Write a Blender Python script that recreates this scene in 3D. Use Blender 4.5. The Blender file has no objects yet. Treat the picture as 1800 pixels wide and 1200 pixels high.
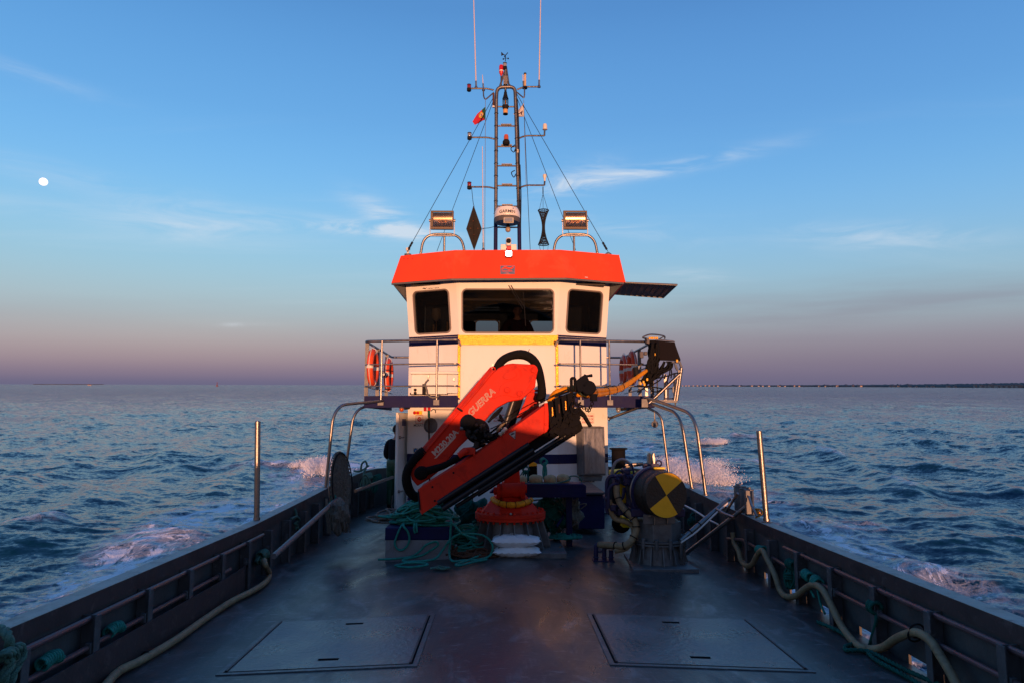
import bpy, bmesh, math, random
import numpy as np
from mathutils import Vector, Matrix
rnd = random.Random(7)
R = math.radians
sc = bpy.context.scene
COL = sc.collection

# ------------------------------------------------------------------ camera, sky, sun, exposure
FPX = 1200.0                       # focal length in photo pixels (1800 wide) = 24 mm on 36 mm
BOAT_PITCH = R(3.125)              # bow-up trim
BOAT_ROLL = R(-0.127)
CAM_LOC = Vector((-0.10, 0.0, 1.67))
EYE_OVER_SEA = 3.1
_yaw, _pit = math.atan(18/1200), math.atan(142/1200)
CAM_M = Matrix.Translation(CAM_LOC) @ Matrix.Rotation(-_yaw, 4, 'Z') @ Matrix.Rotation(math.pi/2 + _pit, 4, 'X')
BOAT = (Matrix.Translation((0, 0, EYE_OVER_SEA)) @ Matrix.Rotation(-BOAT_PITCH, 4, 'X')
        @ Matrix.Rotation(BOAT_ROLL, 4, 'Y') @ Matrix.Translation((0, 0, -1.67)))
cd = bpy.data.cameras.new('camera'); cd.lens = 24; cd.sensor_width = 36
cd.clip_start = 0.05; cd.clip_end = 90000
cam = bpy.data.objects.new('camera', cd); COL.objects.link(cam)
CAM_W = BOAT @ CAM_M
cam.matrix_world = CAM_W
sc.camera = cam

SUN_EL, SUN_AZ = R(1.75), R(4.0)   # sun just above the sea, behind the camera, slightly to its right
w = bpy.data.worlds.new('World'); sc.world = w; w.use_nodes = True
nt = w.node_tree; N = nt.nodes; L = nt.links
for n in list(N): N.remove(n)
def S(r, g, b):
    f = lambda c: (c/255/12.92) if c/255 <= .04045 else ((c/255+.055)/1.055)**2.4
    return (f(r), f(g), f(b), 1)
def nd(t, **k):
    n = N.new(t)
    for a, v in k.items(): setattr(n, a, v)
    return n
def ramp(stops, interp='B_SPLINE'):
    n = nd('ShaderNodeValToRGB'); e = n.color_ramp.elements
    n.color_ramp.interpolation = interp
    e[0].position, e[0].color = stops[0]; e[1].position, e[1].color = stops[-1]
    for p, c in stops[1:-1]:
        q = e.new(p); q.color = c
    return n
def wmath(op, a, b=None, c=None, clamp=False):
    n = nd('ShaderNodeMath', operation=op, use_clamp=clamp)
    for i, v in enumerate((a, b, c)):
        if v is None: continue
        if isinstance(v, (int, float)): n.inputs[i].default_value = v
        else: L.new(v, n.inputs[i])
    return n.outputs[0]
def wmix(f, a, b):
    n = nd('ShaderNodeMix', data_type='RGBA')
    for i, v in ((0, f), (6, a), (7, b)):
        if isinstance(v, (int, float)): n.inputs[i].default_value = v
        elif isinstance(v, tuple): n.inputs[i].default_value = v
        else: L.new(v, n.inputs[i])
    return n.outputs[2]
tc = nd('ShaderNodeTexCoord')
sp = nd('ShaderNodeSeparateXYZ'); L.new(tc.outputs['Generated'], sp.inputs[0])
X, Y, Z = sp.outputs
zc = wmath('MAXIMUM', Z, 0.0)
rl = ramp([(0, S(100,101,131)), (.010, S(112,107,135)), (.032, S(147,132,147)), (.060, S(165,156,164)), (.095, S(162,178,188)), (.15, S(150,192,213)),
           (.21, S(134,192,229)), (.28, S(112,181,236)), (.36, S(97,165,226)), (.49, S(80,145,211)), (1, S(40,84,152))], 'B_SPLINE')
rr = ramp([(0, S(101,101,130)), (.02, S(108,105,134)), (.045, S(124,120,143)), (.07, S(136,135,155)), (.10, S(144,165,180)), (.15, S(142,183,207)),
           (.21, S(124,181,225)), (.28, S(105,171,227)), (.36, S(91,155,218)), (.49, S(77,138,205)), (1, S(40,84,152))], 'B_SPLINE')
L.new(zc, rl.inputs[0]); L.new(zc, rr.inputs[0])
mr = nd('ShaderNodeMapRange', interpolation_type='SMOOTHSTEP'); L.new(X, mr.inputs[0])
mr.inputs[1].default_value = -.45; mr.inputs[2].default_value = .45
front = wmix(mr.outputs[0], rl.outputs[0], rr.outputs[0])
# wisps of cirrus on a cloud plane
inv = wmath('DIVIDE', 1.0, wmath('ADD', zc, .06))
cv = nd('ShaderNodeCombineXYZ')
L.new(wmath('MULTIPLY', X, inv), cv.inputs[0]); L.new(wmath('MULTIPLY', Y, inv), cv.inputs[1])
mp = nd('ShaderNodeMapping'); L.new(cv.outputs[0], mp.inputs[0])
mp.inputs['Rotation'].default_value = (0, 0, R(24)); mp.inputs['Scale'].default_value = (.42, 1.5, 1)
mp.inputs['Location'].default_value = (1.7, .6, 0)
ns = nd('ShaderNodeTexNoise'); L.new(mp.outputs[0], ns.inputs['Vector'])
ns.inputs['Scale'].default_value = .75; ns.inputs['Detail'].default_value = 9; ns.inputs['Roughness'].default_value = .58
ns.inputs['Distortion'].default_value = .9
cr = ramp([(.50, (0,0,0,1)), (.76, (1,1,1,1))], 'EASE'); L.new(ns.outputs[0], cr.inputs[0])
band = nd('ShaderNodeMapRange', interpolation_type='SMOOTHSTEP'); L.new(Z, band.inputs[0])
band.inputs[1].default_value = .40; band.inputs[2].default_value = .24
band2 = nd('ShaderNodeMapRange', interpolation_type='SMOOTHSTEP'); L.new(Z, band2.inputs[0]); band2.inputs[1].default_value = .07; band2.inputs[2].default_value = .16
cl = wmath('MULTIPLY', wmath('MULTIPLY', cr.outputs[0], wmath('MULTIPLY', band.outputs[0], band2.outputs[0])), .16)
# single wisps: azimuth, elevation (degrees), half length, half width, tilt, strength
az_ = wmath('MULTIPLY', wmath('ARCTAN2', X, Y), 57.2958); el_ = wmath('MULTIPLY', wmath('ARCSINE', Z), 57.2958)
nw = nd('ShaderNodeTexNoise'); mw = nd('ShaderNodeMapping'); L.new(tc.outputs['Generated'], mw.inputs[0]); mw.inputs['Scale'].default_value = (5, 5, 26); mw.inputs['Rotation'].default_value = (0, R(-7), 0)
L.new(mw.outputs[0], nw.inputs['Vector']); nw.inputs['Scale'].default_value = 1.7; nw.inputs['Detail'].default_value = 8; nw.inputs['Roughness'].default_value = .62; nw.inputs['Distortion'].default_value = .7
nwr = nd('ShaderNodeMapRange', interpolation_type='SMOOTHSTEP'); L.new(nw.outputs[0], nwr.inputs[0]); nwr.inputs[1].default_value = .34; nwr.inputs[2].default_value = .74
tot = cl
for (px, py, a_l, b_w, tilt, st) in ((655, 404, 5.2, .5, -3, 2.0), (690, 388, 3.0, .9, -28, 1.3), (1110, 308, 8.5, .55, 7, 1.0), (1000, 318, 3.5, 1.1, 12, .7), (40, 124, 6.0, .5, -9, .2), (330, 395, 6.5, 1.1, 3, .55), (1545, 415, 6.0, .9, -8, .6), (1090, 400, 6, .8, -10, .4), (425, 571, 1.6, .16, 2, .55), (1230, 484, 3, .5, -6, .35), (200, 330, 9, .9, -6, .25)):
    d = CAM_W.to_3x3() @ Vector(((px-900)/FPX, (600-py)/FPX, -1)); d.normalize(); a0 = math.degrees(math.atan2(d.x, d.y)); e0 = math.degrees(math.asin(d.z)); ct, st_ = math.cos(R(tilt)), math.sin(R(tilt))
    da = wmath('MULTIPLY', wmath('SUBTRACT', az_, a0), math.cos(R(e0))); de = wmath('SUBTRACT', el_, e0)
    u_ = wmath('MULTIPLY', wmath('ADD', wmath('MULTIPLY', da, ct), wmath('MULTIPLY', de, st_)), 1/a_l); v_ = wmath('MULTIPLY', wmath('SUBTRACT', wmath('MULTIPLY', de, ct), wmath('MULTIPLY', da, st_)), 1/b_w)
    g_ = wmath('EXPONENT', wmath('MULTIPLY', wmath('ADD', wmath('MULTIPLY', u_, u_), wmath('MULTIPLY', v_, v_)), -1.0))
    tot = wmath('ADD', tot, wmath('MULTIPLY', wmath('MULTIPLY', g_, nwr.outputs[0]), st*.95))
tot = wmath('MINIMUM', tot, .8)
front = wmix(tot, front, S(208, 218, 232))
# low grey-violet cloud bank to the right
ns2 = nd('ShaderNodeTexNoise'); mp2 = nd('ShaderNodeMapping'); L.new(tc.outputs['Generated'], mp2.inputs[0])
mp2.inputs['Scale'].default_value = (1.6, 1.6, 16); L.new(mp2.outputs[0], ns2.inputs['Vector'])
ns2.inputs['Scale'].default_value = 1.6; ns2.inputs['Detail'].default_value = 5
cr2 = ramp([(.40, (0,0,0,1)), (.70, (1,1,1,1))], 'EASE'); L.new(ns2.outputs[0], cr2.inputs[0])
b2 = ramp([(0, (0,0,0,1)), (.03, (.2,.2,.2,1)), (.08, (1,1,1,1)), (.17, (0,0,0,1))], 'EASE'); L.new(zc, b2.inputs[0])
mr3 = nd('ShaderNodeMapRange', interpolation_type='SMOOTHSTEP'); L.new(X, mr3.inputs[0])
mr3.inputs[1].default_value = 0.0; mr3.inputs[2].default_value = .55
k2 = wmath('MULTIPLY', wmath('MULTIPLY', cr2.outputs[0], b2.outputs[0]), wmath('MULTIPLY_ADD', mr3.outputs[0], .55, .10))
front = wmix(k2, front, S(126, 125, 148))
# the sunset half of the sky, behind the camera
rb = ramp([(0, S(205,128,84)), (.05, S(185,128,100)), (.13, S(150,128,125)), (.28, S(112,126,150)), (.5, S(76,112,158)), (1, S(46,92,160))], 'EASE')
L.new(zc, rb.inputs[0])
mb_ = nd('ShaderNodeMapRange', interpolation_type='SMOOTHSTEP'); L.new(Y, mb_.inputs[0])
mb_.inputs[1].default_value = .25; mb_.inputs[2].default_value = -.75
skyc = wmix(mb_.outputs[0], front, rb.outputs[0])
nish = nd('ShaderNodeTexSky', sky_type='NISHITA', sun_disc=False)
nish.sun_elevation = SUN_EL; nish.sun_rotation = math.pi - SUN_AZ
add = nd('ShaderNodeMix', data_type='RGBA', blend_type='ADD'); add.inputs[0].default_value = 0.03
L.new(skyc, add.inputs[6]); L.new(nish.outputs[0], add.inputs[7])
bg = nd('ShaderNodeBackground'); L.new(add.outputs[2], bg.inputs[0]); bg.inputs[1].default_value = 1.0
wo = nd('ShaderNodeOutputWorld'); L.new(bg.outputs[0], wo.inputs[0])

sd = bpy.data.lights.new('sun', 'SUN'); sd.energy = 4.7; sd.angle = R(0.5); sd.color = (1.0, .47, .235)
sun = bpy.data.objects.new('sun', sd); COL.objects.link(sun)
sdir = Vector((math.sin(SUN_AZ)*math.cos(SUN_EL), -math.cos(SUN_AZ)*math.cos(SUN_EL), math.sin(SUN_EL)))
sun.rotation_euler = sdir.to_track_quat('Z', 'Y').to_euler(); sun.location = (20, -60, 20)
vs = sc.view_settings; vs.view_transform = 'Standard'; vs.look = 'None'; vs.exposure = 0.0; vs.gamma = 1.0
sc.cycles.max_bounces = 6; sc.cycles.transparent_max_bounces = 12
sc.cycles.caustics_reflective = False; sc.cycles.caustics_refractive = False

# ------------------------------------------------------------------ measuring: photo pixel -> point in the boat's frame
CM3 = CAM_M.to_3x3()
def ray(px, py): return CM3 @ Vector(((px-900)/FPX, (600-py)/FPX, -1))
def P(px, py, y):
    d = ray(px, py); return CAM_LOC + d*((y-CAM_LOC.y)/d.y)
def PZ(px, py, z):
    d = ray(px, py); return CAM_LOC + d*((z-CAM_LOC.z)/d.z)
def PX(px, py, x):
    d = ray(px, py); return CAM_LOC + d*((x-CAM_LOC.x)/d.x)
def PP(px, py, pt, nrm, off=0.0):
    d = ray(px, py); t = (Vector(pt)-CAM_LOC).dot(nrm)/d.dot(nrm); return CAM_LOC + d*t + Vector(nrm)*off
CW3 = CAM_W.to_3x3(); CWL = CAM_W.translation.copy()
def W(px, py, dist):               # far things, world frame
    d = (CW3 @ Vector(((px-900)/FPX, (600-py)/FPX, -1))).normalized(); h = math.hypot(d.x, d.y)
    return CWL + d*(dist/h)
def deckz(x): return -0.039*max(abs(x)-.12, 0)

# ------------------------------------------------------------------ materials
MATS = {}
def pm(name, col, rough=.5, metal=0., var=.12, scale=5., bump=.0, bscale=40., rvar=.1, stain=None, stain_amt=.0, sscale=3., stretch=None, spec=.5, coat=0., alpha_detail=6):
    if name.split('_')[0] in ('black', 'dark') and name != 'dark_hair': spec = .15
    if name in MATS: return MATS[name]
    m = bpy.data.materials.new(name); m.use_nodes = True; t = m.node_tree; n = t.nodes; l = t.links
    b = n['Principled BSDF']; b.inputs['Metallic'].default_value = metal
    b.inputs['Specular IOR Level'].default_value = spec; b.inputs['Coat Weight'].default_value = coat
    tcn = n.new('ShaderNodeTexCoord'); mpn = n.new('ShaderNodeMapping'); l.new(tcn.outputs['Object'], mpn.inputs[0])
    if stretch: mpn.inputs['Scale'].default_value = stretch
    a = n.new('ShaderNodeTexNoise'); a.inputs['Scale'].default_value = scale; a.inputs['Detail'].default_value = alpha_detail; a.inputs['Roughness'].default_value = .62
    l.new(mpn.outputs[0], a.inputs['Vector'])
    c = n.new('ShaderNodeValToRGB'); c.color_ramp.elements[0].position = .3; c.color_ramp.elements[1].position = .7
    lo = tuple(max(0, v*(1-var)) for v in col[:3])+(1,); hi = tuple(min(1, v*(1+var)) for v in col[:3])+(1,)
    c.color_ramp.elements[0].color = lo; c.color_ramp.elements[1].color = hi; l.new(a.outputs[0], c.inputs[0])
    out = c.outputs[0]
    if stain:
        s = n.new('ShaderNodeTexNoise'); s.inputs['Scale'].default_value = sscale; s.inputs['Detail'].default_value = 10; s.inputs['Roughness'].default_value = .7
        s.inputs['Distortion'].default_value = .5
        l.new(mpn.outputs[0], s.inputs['Vector'])
        sr = n.new('ShaderNodeValToRGB'); sr.color_ramp.elements[0].position = .60-.15*stain_amt; sr.color_ramp.elements[1].position = .72-.1*stain_amt
        l.new(s.outputs[0], sr.inputs[0])
        mx = n.new('ShaderNodeMix'); mx.data_type = 'RGBA'; ml = n.new('ShaderNodeMath'); ml.operation = 'MULTIPLY'; ml.inputs[1].default_value = min(1, .4+stain_amt*.6)
        l.new(sr.outputs[0], ml.inputs[0]); l.new(ml.outputs[0], mx.inputs[0]); l.new(out, mx.inputs[6]); mx.inputs[7].default_value = tuple(stain[:3])+(1,)
        out = mx.outputs[2]
    l.new(out, b.inputs['Base Color'])
    rr_ = n.new('ShaderNodeMapRange'); l.new(a.outputs[0], rr_.inputs[0]); rr_.inputs[1].default_value = .3; rr_.inputs[2].default_value = .7
    rr_.inputs[3].default_value = max(.03, rough-rvar); rr_.inputs[4].default_value = min(1, rough+rvar); l.new(rr_.outputs[0], b.inputs['Roughness'])
    if bump:
        q = n.new('ShaderNodeTexNoise'); q.inputs['Scale'].default_value = bscale; q.inputs['Detail'].default_value = 4; l.new(mpn.outputs[0], q.inputs['Vector'])
        bp = n.new('ShaderNodeBump'); bp.inputs['Strength'].default_value = min(1, bump); bp.inputs['Distance'].default_value = .02
        l.new(q.outputs[0], bp.inputs['Height']); l.new(bp.outputs[0], b.inputs['Normal'])
    MATS[name] = m; return m
def emit(name, col, s):
    m = bpy.data.materials.new(name); m.use_nodes = True; b = m.node_tree.nodes['Principled BSDF']
    b.inputs['Base Color'].default_value = tuple(col[:3])+(1,); b.inputs['Emission Color'].default_value = tuple(col[:3])+(1,); b.inputs['Emission Strength'].default_value = s
    MATS[name] = m; return m
def glassy(name, tint, rough=.02, refl=1.0):
    m = bpy.data.materials.new(name); m.use_nodes = True; t = m.node_tree; n = t.nodes; l = t.links; n.remove(n['Principled BSDF'])
    tr = n.new('ShaderNodeBsdfTransparent'); tr.inputs[0].default_value = tuple(tint)+(1,)
    g = n.new('ShaderNodeBsdfGlossy'); g.inputs['Roughness'].default_value = rough; g.inputs[0].default_value = (.9, .9, .9, 1)
    f = n.new('ShaderNodeFresnel'); f.inputs[0].default_value = 1.45
    mu = n.new('ShaderNodeMath'); mu.operation = 'MULTIPLY'; mu.inputs[1].default_value = refl; l.new(f.outputs[0], mu.inputs[0])
    x = n.new('ShaderNodeMixShader'); l.new(mu.outputs[0], x.inputs[0]); l.new(tr.outputs[0], x.inputs[1]); l.new(g.outputs[0], x.inputs[2])
    l.new(x.outputs[0], n['Material Output'].inputs[0]); MATS[name] = m; return m

STEEL = pm('stainless_tube', (.27, .25, .235), .40, 1, .15, 9, .12, 60, .08)
MASTM = pm('mast_metal', (.16, .145, .14), .45, .9, .2, 12, .2, 60)
GALV = pm('galvanised_steel', (.17, .17, .175), .58, .6, .25, 7, .2, 30, .12, stain=(.11,.10,.10), stain_amt=.5, sscale=5)
GREYP = pm('grey_paint', (.060, .062, .066), .6, 0, .22, 3, .15, 25, .15, stain=(.13,.10,.085), stain_amt=.25, sscale=6)
FRAMEP = pm('frame_paint', (.075, .078, .085), .6, 0, .25, 6, .2, 25, .15, stain=(.28,.28,.28), stain_amt=.2, sscale=14)
CAPM = pm('cap_worn', (.36, .35, .31), .6, 0, .3, 5, .3, 50, .15, stain=(.18,.17,.15), stain_amt=.7, sscale=7)
BROWNP = pm('brown_grey_paint', (.050, .038, .040), .5, 0, .2, 5, .1, 30, .12, stain=(.16,.12,.12), stain_amt=.3, sscale=9)
PIPEP = pm('rail_pipe_paint', (.10, .062, .066), .35, 0, .25, 9, .1, 50, .12, stain=(.07,.05,.05), stain_amt=.4, sscale=14)
WHITE = pm('white_paint', (.79, .78, .76), .68, 0, .05, 1.3, .05, 8, .08, stain=(.64,.57,.50), stain_amt=.10, sscale=4.5, stretch=(1.4, 1.4, .45))
WHITE2 = pm('white_gelcoat', (.78, .77, .74), .6, 0, .05, 4, 0, 8, .06)
BLUE = pm('navy_paint', (.008, .009, .062), .65, 0, .2, 4, .1, 20, .12, stain=(.02,.022,.10), stain_amt=.3, sscale=9, spec=.25)
WINB = pm('navy_winch', (.012, .011, .065), .55, 0, .3, 8, .15, 30, .12)
ORANGE = pm('signal_orange', (.88, .060, .018), .75, 0, .14, 1.1, .06, 14, .1, stain=(.74,.10,.04), stain_amt=.6, sscale=1.3, stretch=(1, 1, .4), spec=.25)
CRANE = pm('crane_red', (.64, .026, .008), .74, 0, .22, 2.2, .10, 14, .12, stain=(.33,.012,.006), stain_amt=.45, sscale=5, spec=.28)
BLACK = pm('black_steel', (.006, .006, .008), .85, 0, .4, 10, .3, 30, .1, stain=(.014,.012,.010), stain_amt=.4, sscale=14)
RUB = pm('black_rubber', (.006, .006, .007), .75, 0, .3, 10, .25, 60, .1)
FABRIC = pm('black_sleeve', (.007, .0065, .0065), .85, 0, .3, 14, .6, 60, .05)
CHROME = pm('cylinder_rod', (.10, .10, .11), .4, .8, .1, 6)
YELH = pm('yellow_sleeve', (.74, .27, .006), .6, 0, .15, 9, .5, 40, .1, stain=(.30,.10,.01), stain_amt=.3, sscale=10, spec=.2)
YELP = pm('yellow_paint', (.92, .62, .01), .45, 0, .15, 6, .1, 20, .1, stain=(.3,.2,.03), stain_amt=.25, sscale=8)
AMBERP = pm('amber_paint', (.95, .47, .012), .45, 0, .12, 5, .08, 20, .1)
BEIGEH = pm('beige_hose', (.27, .20, .11), .6, 0, .25, 12, .3, 50, .1, stain=(.13,.09,.05), stain_amt=.6, sscale=9)
TEAL = pm('teal_rope', (.008, .24, .19), .65, 0, .3, 25, .6, 180, .1)
TEAL2 = pm('worn_green_rope', (.07, .17, .13), .75, 0, .35, 25, .6, 160, .1)
GREENR = pm('dark_green_rope', (.006, .10, .08), .7, 0, .3, 25, .6, 160, .1)
GLINE = pm('old_cord', (.16, .15, .12), .8, 0, .3, 20, .4, 90)
NETM = pm('net_twine', (.15, .135, .11), .85, 0, .4, 30, .6, 120)
RUSTY = pm('rusty_chain', (.10, .038, .018), .8, .2, .5, 20, .6, 60)
SACK = pm('white_sack', (.82, .82, .83), .6, 0, .06, 6, .35, 22, .08)
PANEL = pm('dark_cover', (.010, .008, .010), .9, 0, .25, 5, .15, 40)
RINGM = pm('ring_orange', (.80, .085, .02), .5, 0, .12, 8, .1, 30)
TAPE = pm('reflective_tape', (.75, .72, .66), .4, 0, .05, 8)
RED = pm('red_plastic', (.55, .012, .02), .3, 0, .15, 8)
WPLAS = pm('white_plastic', (.78, .73, .68), .4, 0, .05, 8)
BPLAS = pm('black_plastic', (.012, .012, .014), .7, 0, .2, 8)
SLATE = pm('dull_grey_trim', (.10, .09, .095), .65, 0, .15, 8)
WINFR = pm('window_rubber', (.20, .165, .155), .6, 0, .1, 8)
GOLDM = pm('bare_plate', (.52, .22, .035), .34, 1, .25, 30, .35, 70, .10, stain=(.16,.075,.05), stain_amt=.35, sscale=12)  # gold colour holds the sun glint of the ledge and corner strips
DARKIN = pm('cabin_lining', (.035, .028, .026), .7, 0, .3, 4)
FLOATM = pm('cork_float', (.42, .33, .17), .75, 0, .3, 14, .5, 30, .1, stain=(.2,.13,.06), stain_amt=.5, sscale=10)
SKIN = pm('skin', (.42, .20, .13), .55, 0, .1, 12)
JACKET = pm('dark_jacket', (.010, .010, .016), .85, 0, .3, 12, .5, 50)
BIB = pm('green_bib', (.008, .06, .032), .45, 0, .25, 8, .5, 16)
GLASS = glassy('window_glass', (.42, .45, .48), .02, .55)
LENS = glassy('lamp_glass', (.85, .82, .78), .05, 1.6)
REDLENS = pm('red_lens', (.22, .006, .012), .15, 0, .1, 10, coat=.6)
AMBLENS = pm('amber_lens', (.5, .09, .01), .15, 0, .1, 10, coat=.6)
CLEARPL = pm('clear_lens', (.30, .31, .34), .12, .2, .15, 10, coat=.6)
PAPER = pm('sticker_white', (.72, .70, .66), .5, 0, .05, 8)
STRED = pm('sticker_red', (.50, .015, .02), .5, 0, .1, 8)
STBLUE = pm('sticker_blue', (.01, .12, .32), .5, 0, .1, 8)
INK = pm('ink_dark', (.03, .03, .05), .5, 0, .1, 8)
LETTER = pm('lettering_cream', (.62, .47, .38), .45, 0, .15, 18)

# ------------------------------------------------------------------ mesh builder
WL = {}
class MB:
    def __init__(s): s.v = []; s.f = []
    def add(s, vs, fs):
        o = len(s.v); s.v += [tuple(v) for v in vs]; s.f += [tuple(i+o for i in f) for f in fs]; return s
    def box(s, c, d, rot=None):
        x, y, z = (k/2 for k in d)
        vs = [Vector(p) for p in ((-x,-y,-z),(x,-y,-z),(x,y,-z),(-x,y,-z),(-x,-y,z),(x,-y,z),(x,y,z),(-x,y,z))]
        if rot is not None: vs = [rot @ p for p in vs]
        return s.add([p+Vector(c) for p in vs], [(0,3,2,1),(4,5,6,7),(0,1,5,4),(1,2,6,5),(2,3,7,6),(3,0,4,7)])
    def span(s, a, b):
        a, b = Vector(a), Vector(b); return s.box((a+b)/2, [abs(k) for k in (b-a)])
    def hexa(s, q, r):             # two quads -> solid
        return s.add(list(q)+list(r), [(0,3,2,1),(4,5,6,7),(0,1,5,4),(1,2,6,5),(2,3,7,6),(3,0,4,7)])
    def tube(s, pts, r, seg=8, closed=False, smooth=0, cap=True):
        pts = [Vector(p) for p in pts]
        if smooth: pts = crom(pts, smooth, closed)
        n = len(pts); rs = r if isinstance(r, (list, tuple)) else None
        if rs and len(rs) != n: rs = [rs[0]+(rs[-1]-rs[0])*i/(n-1) for i in range(n)]
        T = []
        for i in range(n):
            a = pts[(i-1) % n] if (closed or i) else pts[0]; b = pts[(i+1) % n] if (closed or i < n-1) else pts[-1]
            t = b-a; T.append(t.normalized() if t.length > 1e-9 else Vector((0,0,1)))
        u = T[0].orthogonal().normalized(); vs = []
        for i in range(n):
            u = (u - T[i]*u.dot(T[i]))
            u = u.normalized() if u.length > 1e-6 else T[i].orthogonal().normalized()
            v = T[i].cross(u); rr = rs[i] if rs else r
            for k in range(seg):
                a = 2*math.pi*k/seg; vs.append(pts[i] + (u*math.cos(a)+v*math.sin(a))*rr)
        fs = []
        for i in range(n if closed else n-1):
            j = (i+1) % n
            for k in range(seg):
                k2 = (k+1) % seg; fs.append((i*seg+k, i*seg+k2, j*seg+k2, j*seg+k))
        if not closed and cap:
            fs.append(tuple(range(seg))[::-1]); fs.append(tuple((n-1)*seg+k for k in range(seg)))
        return s.add(vs, fs)
    def cyl(s, a, b, r, r2=None, seg=16):
        return s.tube([a, b], [r, r if r2 is None else r2], seg)
    def lathe(s, prof, o, axis=(0,0,1), seg=24, arc=None):   # prof: (radius, height)
        ax = Vector(axis).normalized(); u = ax.orthogonal().normalized(); v = ax.cross(u); o = Vector(o); vs = []; fs = []; m = len(prof)
        for k in range(seg):
            a = 2*math.pi*k/seg
            for r, h in prof: vs.append(o + ax*h + (u*math.cos(a)+v*math.sin(a))*r)
        for k in range(seg):
            k2 = (k+1) % seg
            for i in range(m-1): fs.append((k*m+i, k2*m+i, k2*m+i+1, k*m+i+1))
        if prof[0][0] > 1e-6: fs.append(tuple(k*m for k in range(seg))[::-1])
        if prof[-1][0] > 1e-6: fs.append(tuple(k*m+m-1 for k in range(seg)))
        return s.add(vs, fs)
    def ball(s, c, r, seg=12, sc3=(1,1,1)):
        n = seg//2; return s.add(*_ball(Vector(c), r, seg, n, sc3))
    def torus(s, c, R0, r, axis=(0,0,1), seg=32, ts=10):
        ax = Vector(axis).normalized(); u = ax.orthogonal().normalized(); v = ax.cross(u); c = Vector(c)
        return s.tube([c+(u*math.cos(2*math.pi*k/seg)+v*math.sin(2*math.pi*k/seg))*R0 for k in range(seg)], r, ts, closed=True)
    def prism(s, poly, y0, y1):    # poly of (x,z), solid between y0 (front) and y1 (back)
        n = len(poly); vs = [(x, y0, z) for x, z in poly]+[(x, y1, z) for x, z in poly]
        fs = [tuple(range(n)), tuple(range(2*n-1, n-1, -1))]+[((i+1) % n, i, i+n, (i+1) % n+n) for i in range(n)]
        return s.add(vs, fs)
    def ppx(s, px, y0, y1):
        q = [P(a, b, y0) for a, b in px]; return s.prism([(p.x, p.z) for p in q], y0, y1)
    def slab(s, pts, t):           # planar polygon given in 3-D, thickened by vector t
        pts = [Vector(p) for p in pts]; t = Vector(t); n = len(pts)
        return s.add(pts+[p+t for p in pts], [tuple(range(n)), tuple(range(2*n-1, n-1, -1))]+[((i+1) % n, i, i+n, (i+1) % n+n) for i in range(n)])
    def mesh(s, me, M=None):
        M = M or Matrix(); return s.add([M @ v.co for v in me.vertices], [tuple(p.vertices) for p in me.polygons])
    def build(s, name, mat, parent=None, bevel=0, sharp=.6, bseg=2, origin=None, smooth=True, fixn=True):
        me = bpy.data.meshes.new(name)
        if parent is not None: o0 = WL[parent.name]
        elif origin is not None: o0 = Vector(origin)
        else:
            a = np.array(s.v); o0 = Vector((float((a[:,0].min()+a[:,0].max())/2), float((a[:,1].min()+a[:,1].max())/2), float(a[:,2].min())))
        me.from_pydata([tuple(Vector(v)-o0) for v in s.v], [], s.f)
        big = len(s.f) > 40000
        if not big:
            bm = bmesh.new(); bm.from_mesh(me)
            if fixn: bmesh.ops.recalc_face_normals(bm, faces=bm.faces)
            for f in bm.faces: f.smooth = smooth
            if smooth:
                for e in bm.edges:
                    if len(e.link_faces) == 2 and e.calc_face_angle(0) > sharp: e.smooth = False
            bm.to_mesh(me); bm.free()
        me.materials.append(mat)
        ob = bpy.data.objects.new(name, me); COL.objects.link(ob)
        if parent is not None: ob.parent = parent; WL[ob.name] = o0
        else: ob.location = o0; WL[ob.name] = o0
        if bevel:
            md = ob.modifiers.new('bevel', 'BEVEL'); md.width = bevel; md.segments = bseg; md.limit_method = 'ANGLE'; md.angle_limit = R(35)
        return ob
def _ball(c, r, seg, n, sc3):
    vs = [c+Vector((0,0,-r*sc3[2]))]; fs = []
    for i in range(1, n):
        th = math.pi*i/n
        for k in range(seg):
            a = 2*math.pi*k/seg; vs.append(c+Vector((r*math.sin(th)*math.cos(a)*sc3[0], r*math.sin(th)*math.sin(a)*sc3[1], -r*math.cos(th)*sc3[2])))
    vs.append(c+Vector((0,0,r*sc3[2])))
    for k in range(seg): fs.append((0, 1+(k+1) % seg, 1+k))
    for i in range(n-2):
        for k in range(seg):
            k2 = (k+1) % seg; a = 1+i*seg; fs.append((a+k, a+k2, a+seg+k2, a+seg+k))
    l = 1+(n-2)*seg; t = len(vs)-1
    for k in range(seg): fs.append((l+k, l+(k+1) % seg, t))
    return vs, fs
def crom(p, m, closed=False):
    out = []; n = len(p)
    for i in range(n if closed else n-1):
        a = p[(i-1) % n] if (closed or i) else p[0]*2-p[1]; b = p[i]; c = p[(i+1) % n]
        d = p[(i+2) % n] if (closed or i < n-2) else p[-1]*2-p[-2]
        for k in range(m):
            t = k/m; out.append(.5*((2*b)+(c-a)*t+(2*a-5*b+4*c-d)*t*t+(3*b-a-3*c+d)*t**3))
    if not closed: out.append(p[-1])
    return out
def bend(pts, r, n=6):             # polyline with rounded corners
    pts = [Vector(p) for p in pts]; out = [pts[0]]
    for i in range(1, len(pts)-1):
        a, b, c = pts[i-1], pts[i], pts[i+1]; u = (a-b); v = (c-b); k = min(r, u.length*.49, v.length*.49)
        p0 = b+u.normalized()*k; p1 = b+v.normalized()*k
        for j in range(n+1):
            t = j/n; out.append(p0*(1-t)**2+b*2*t*(1-t)+p1*t*t)
    out.append(pts[-1]); return out
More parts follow.
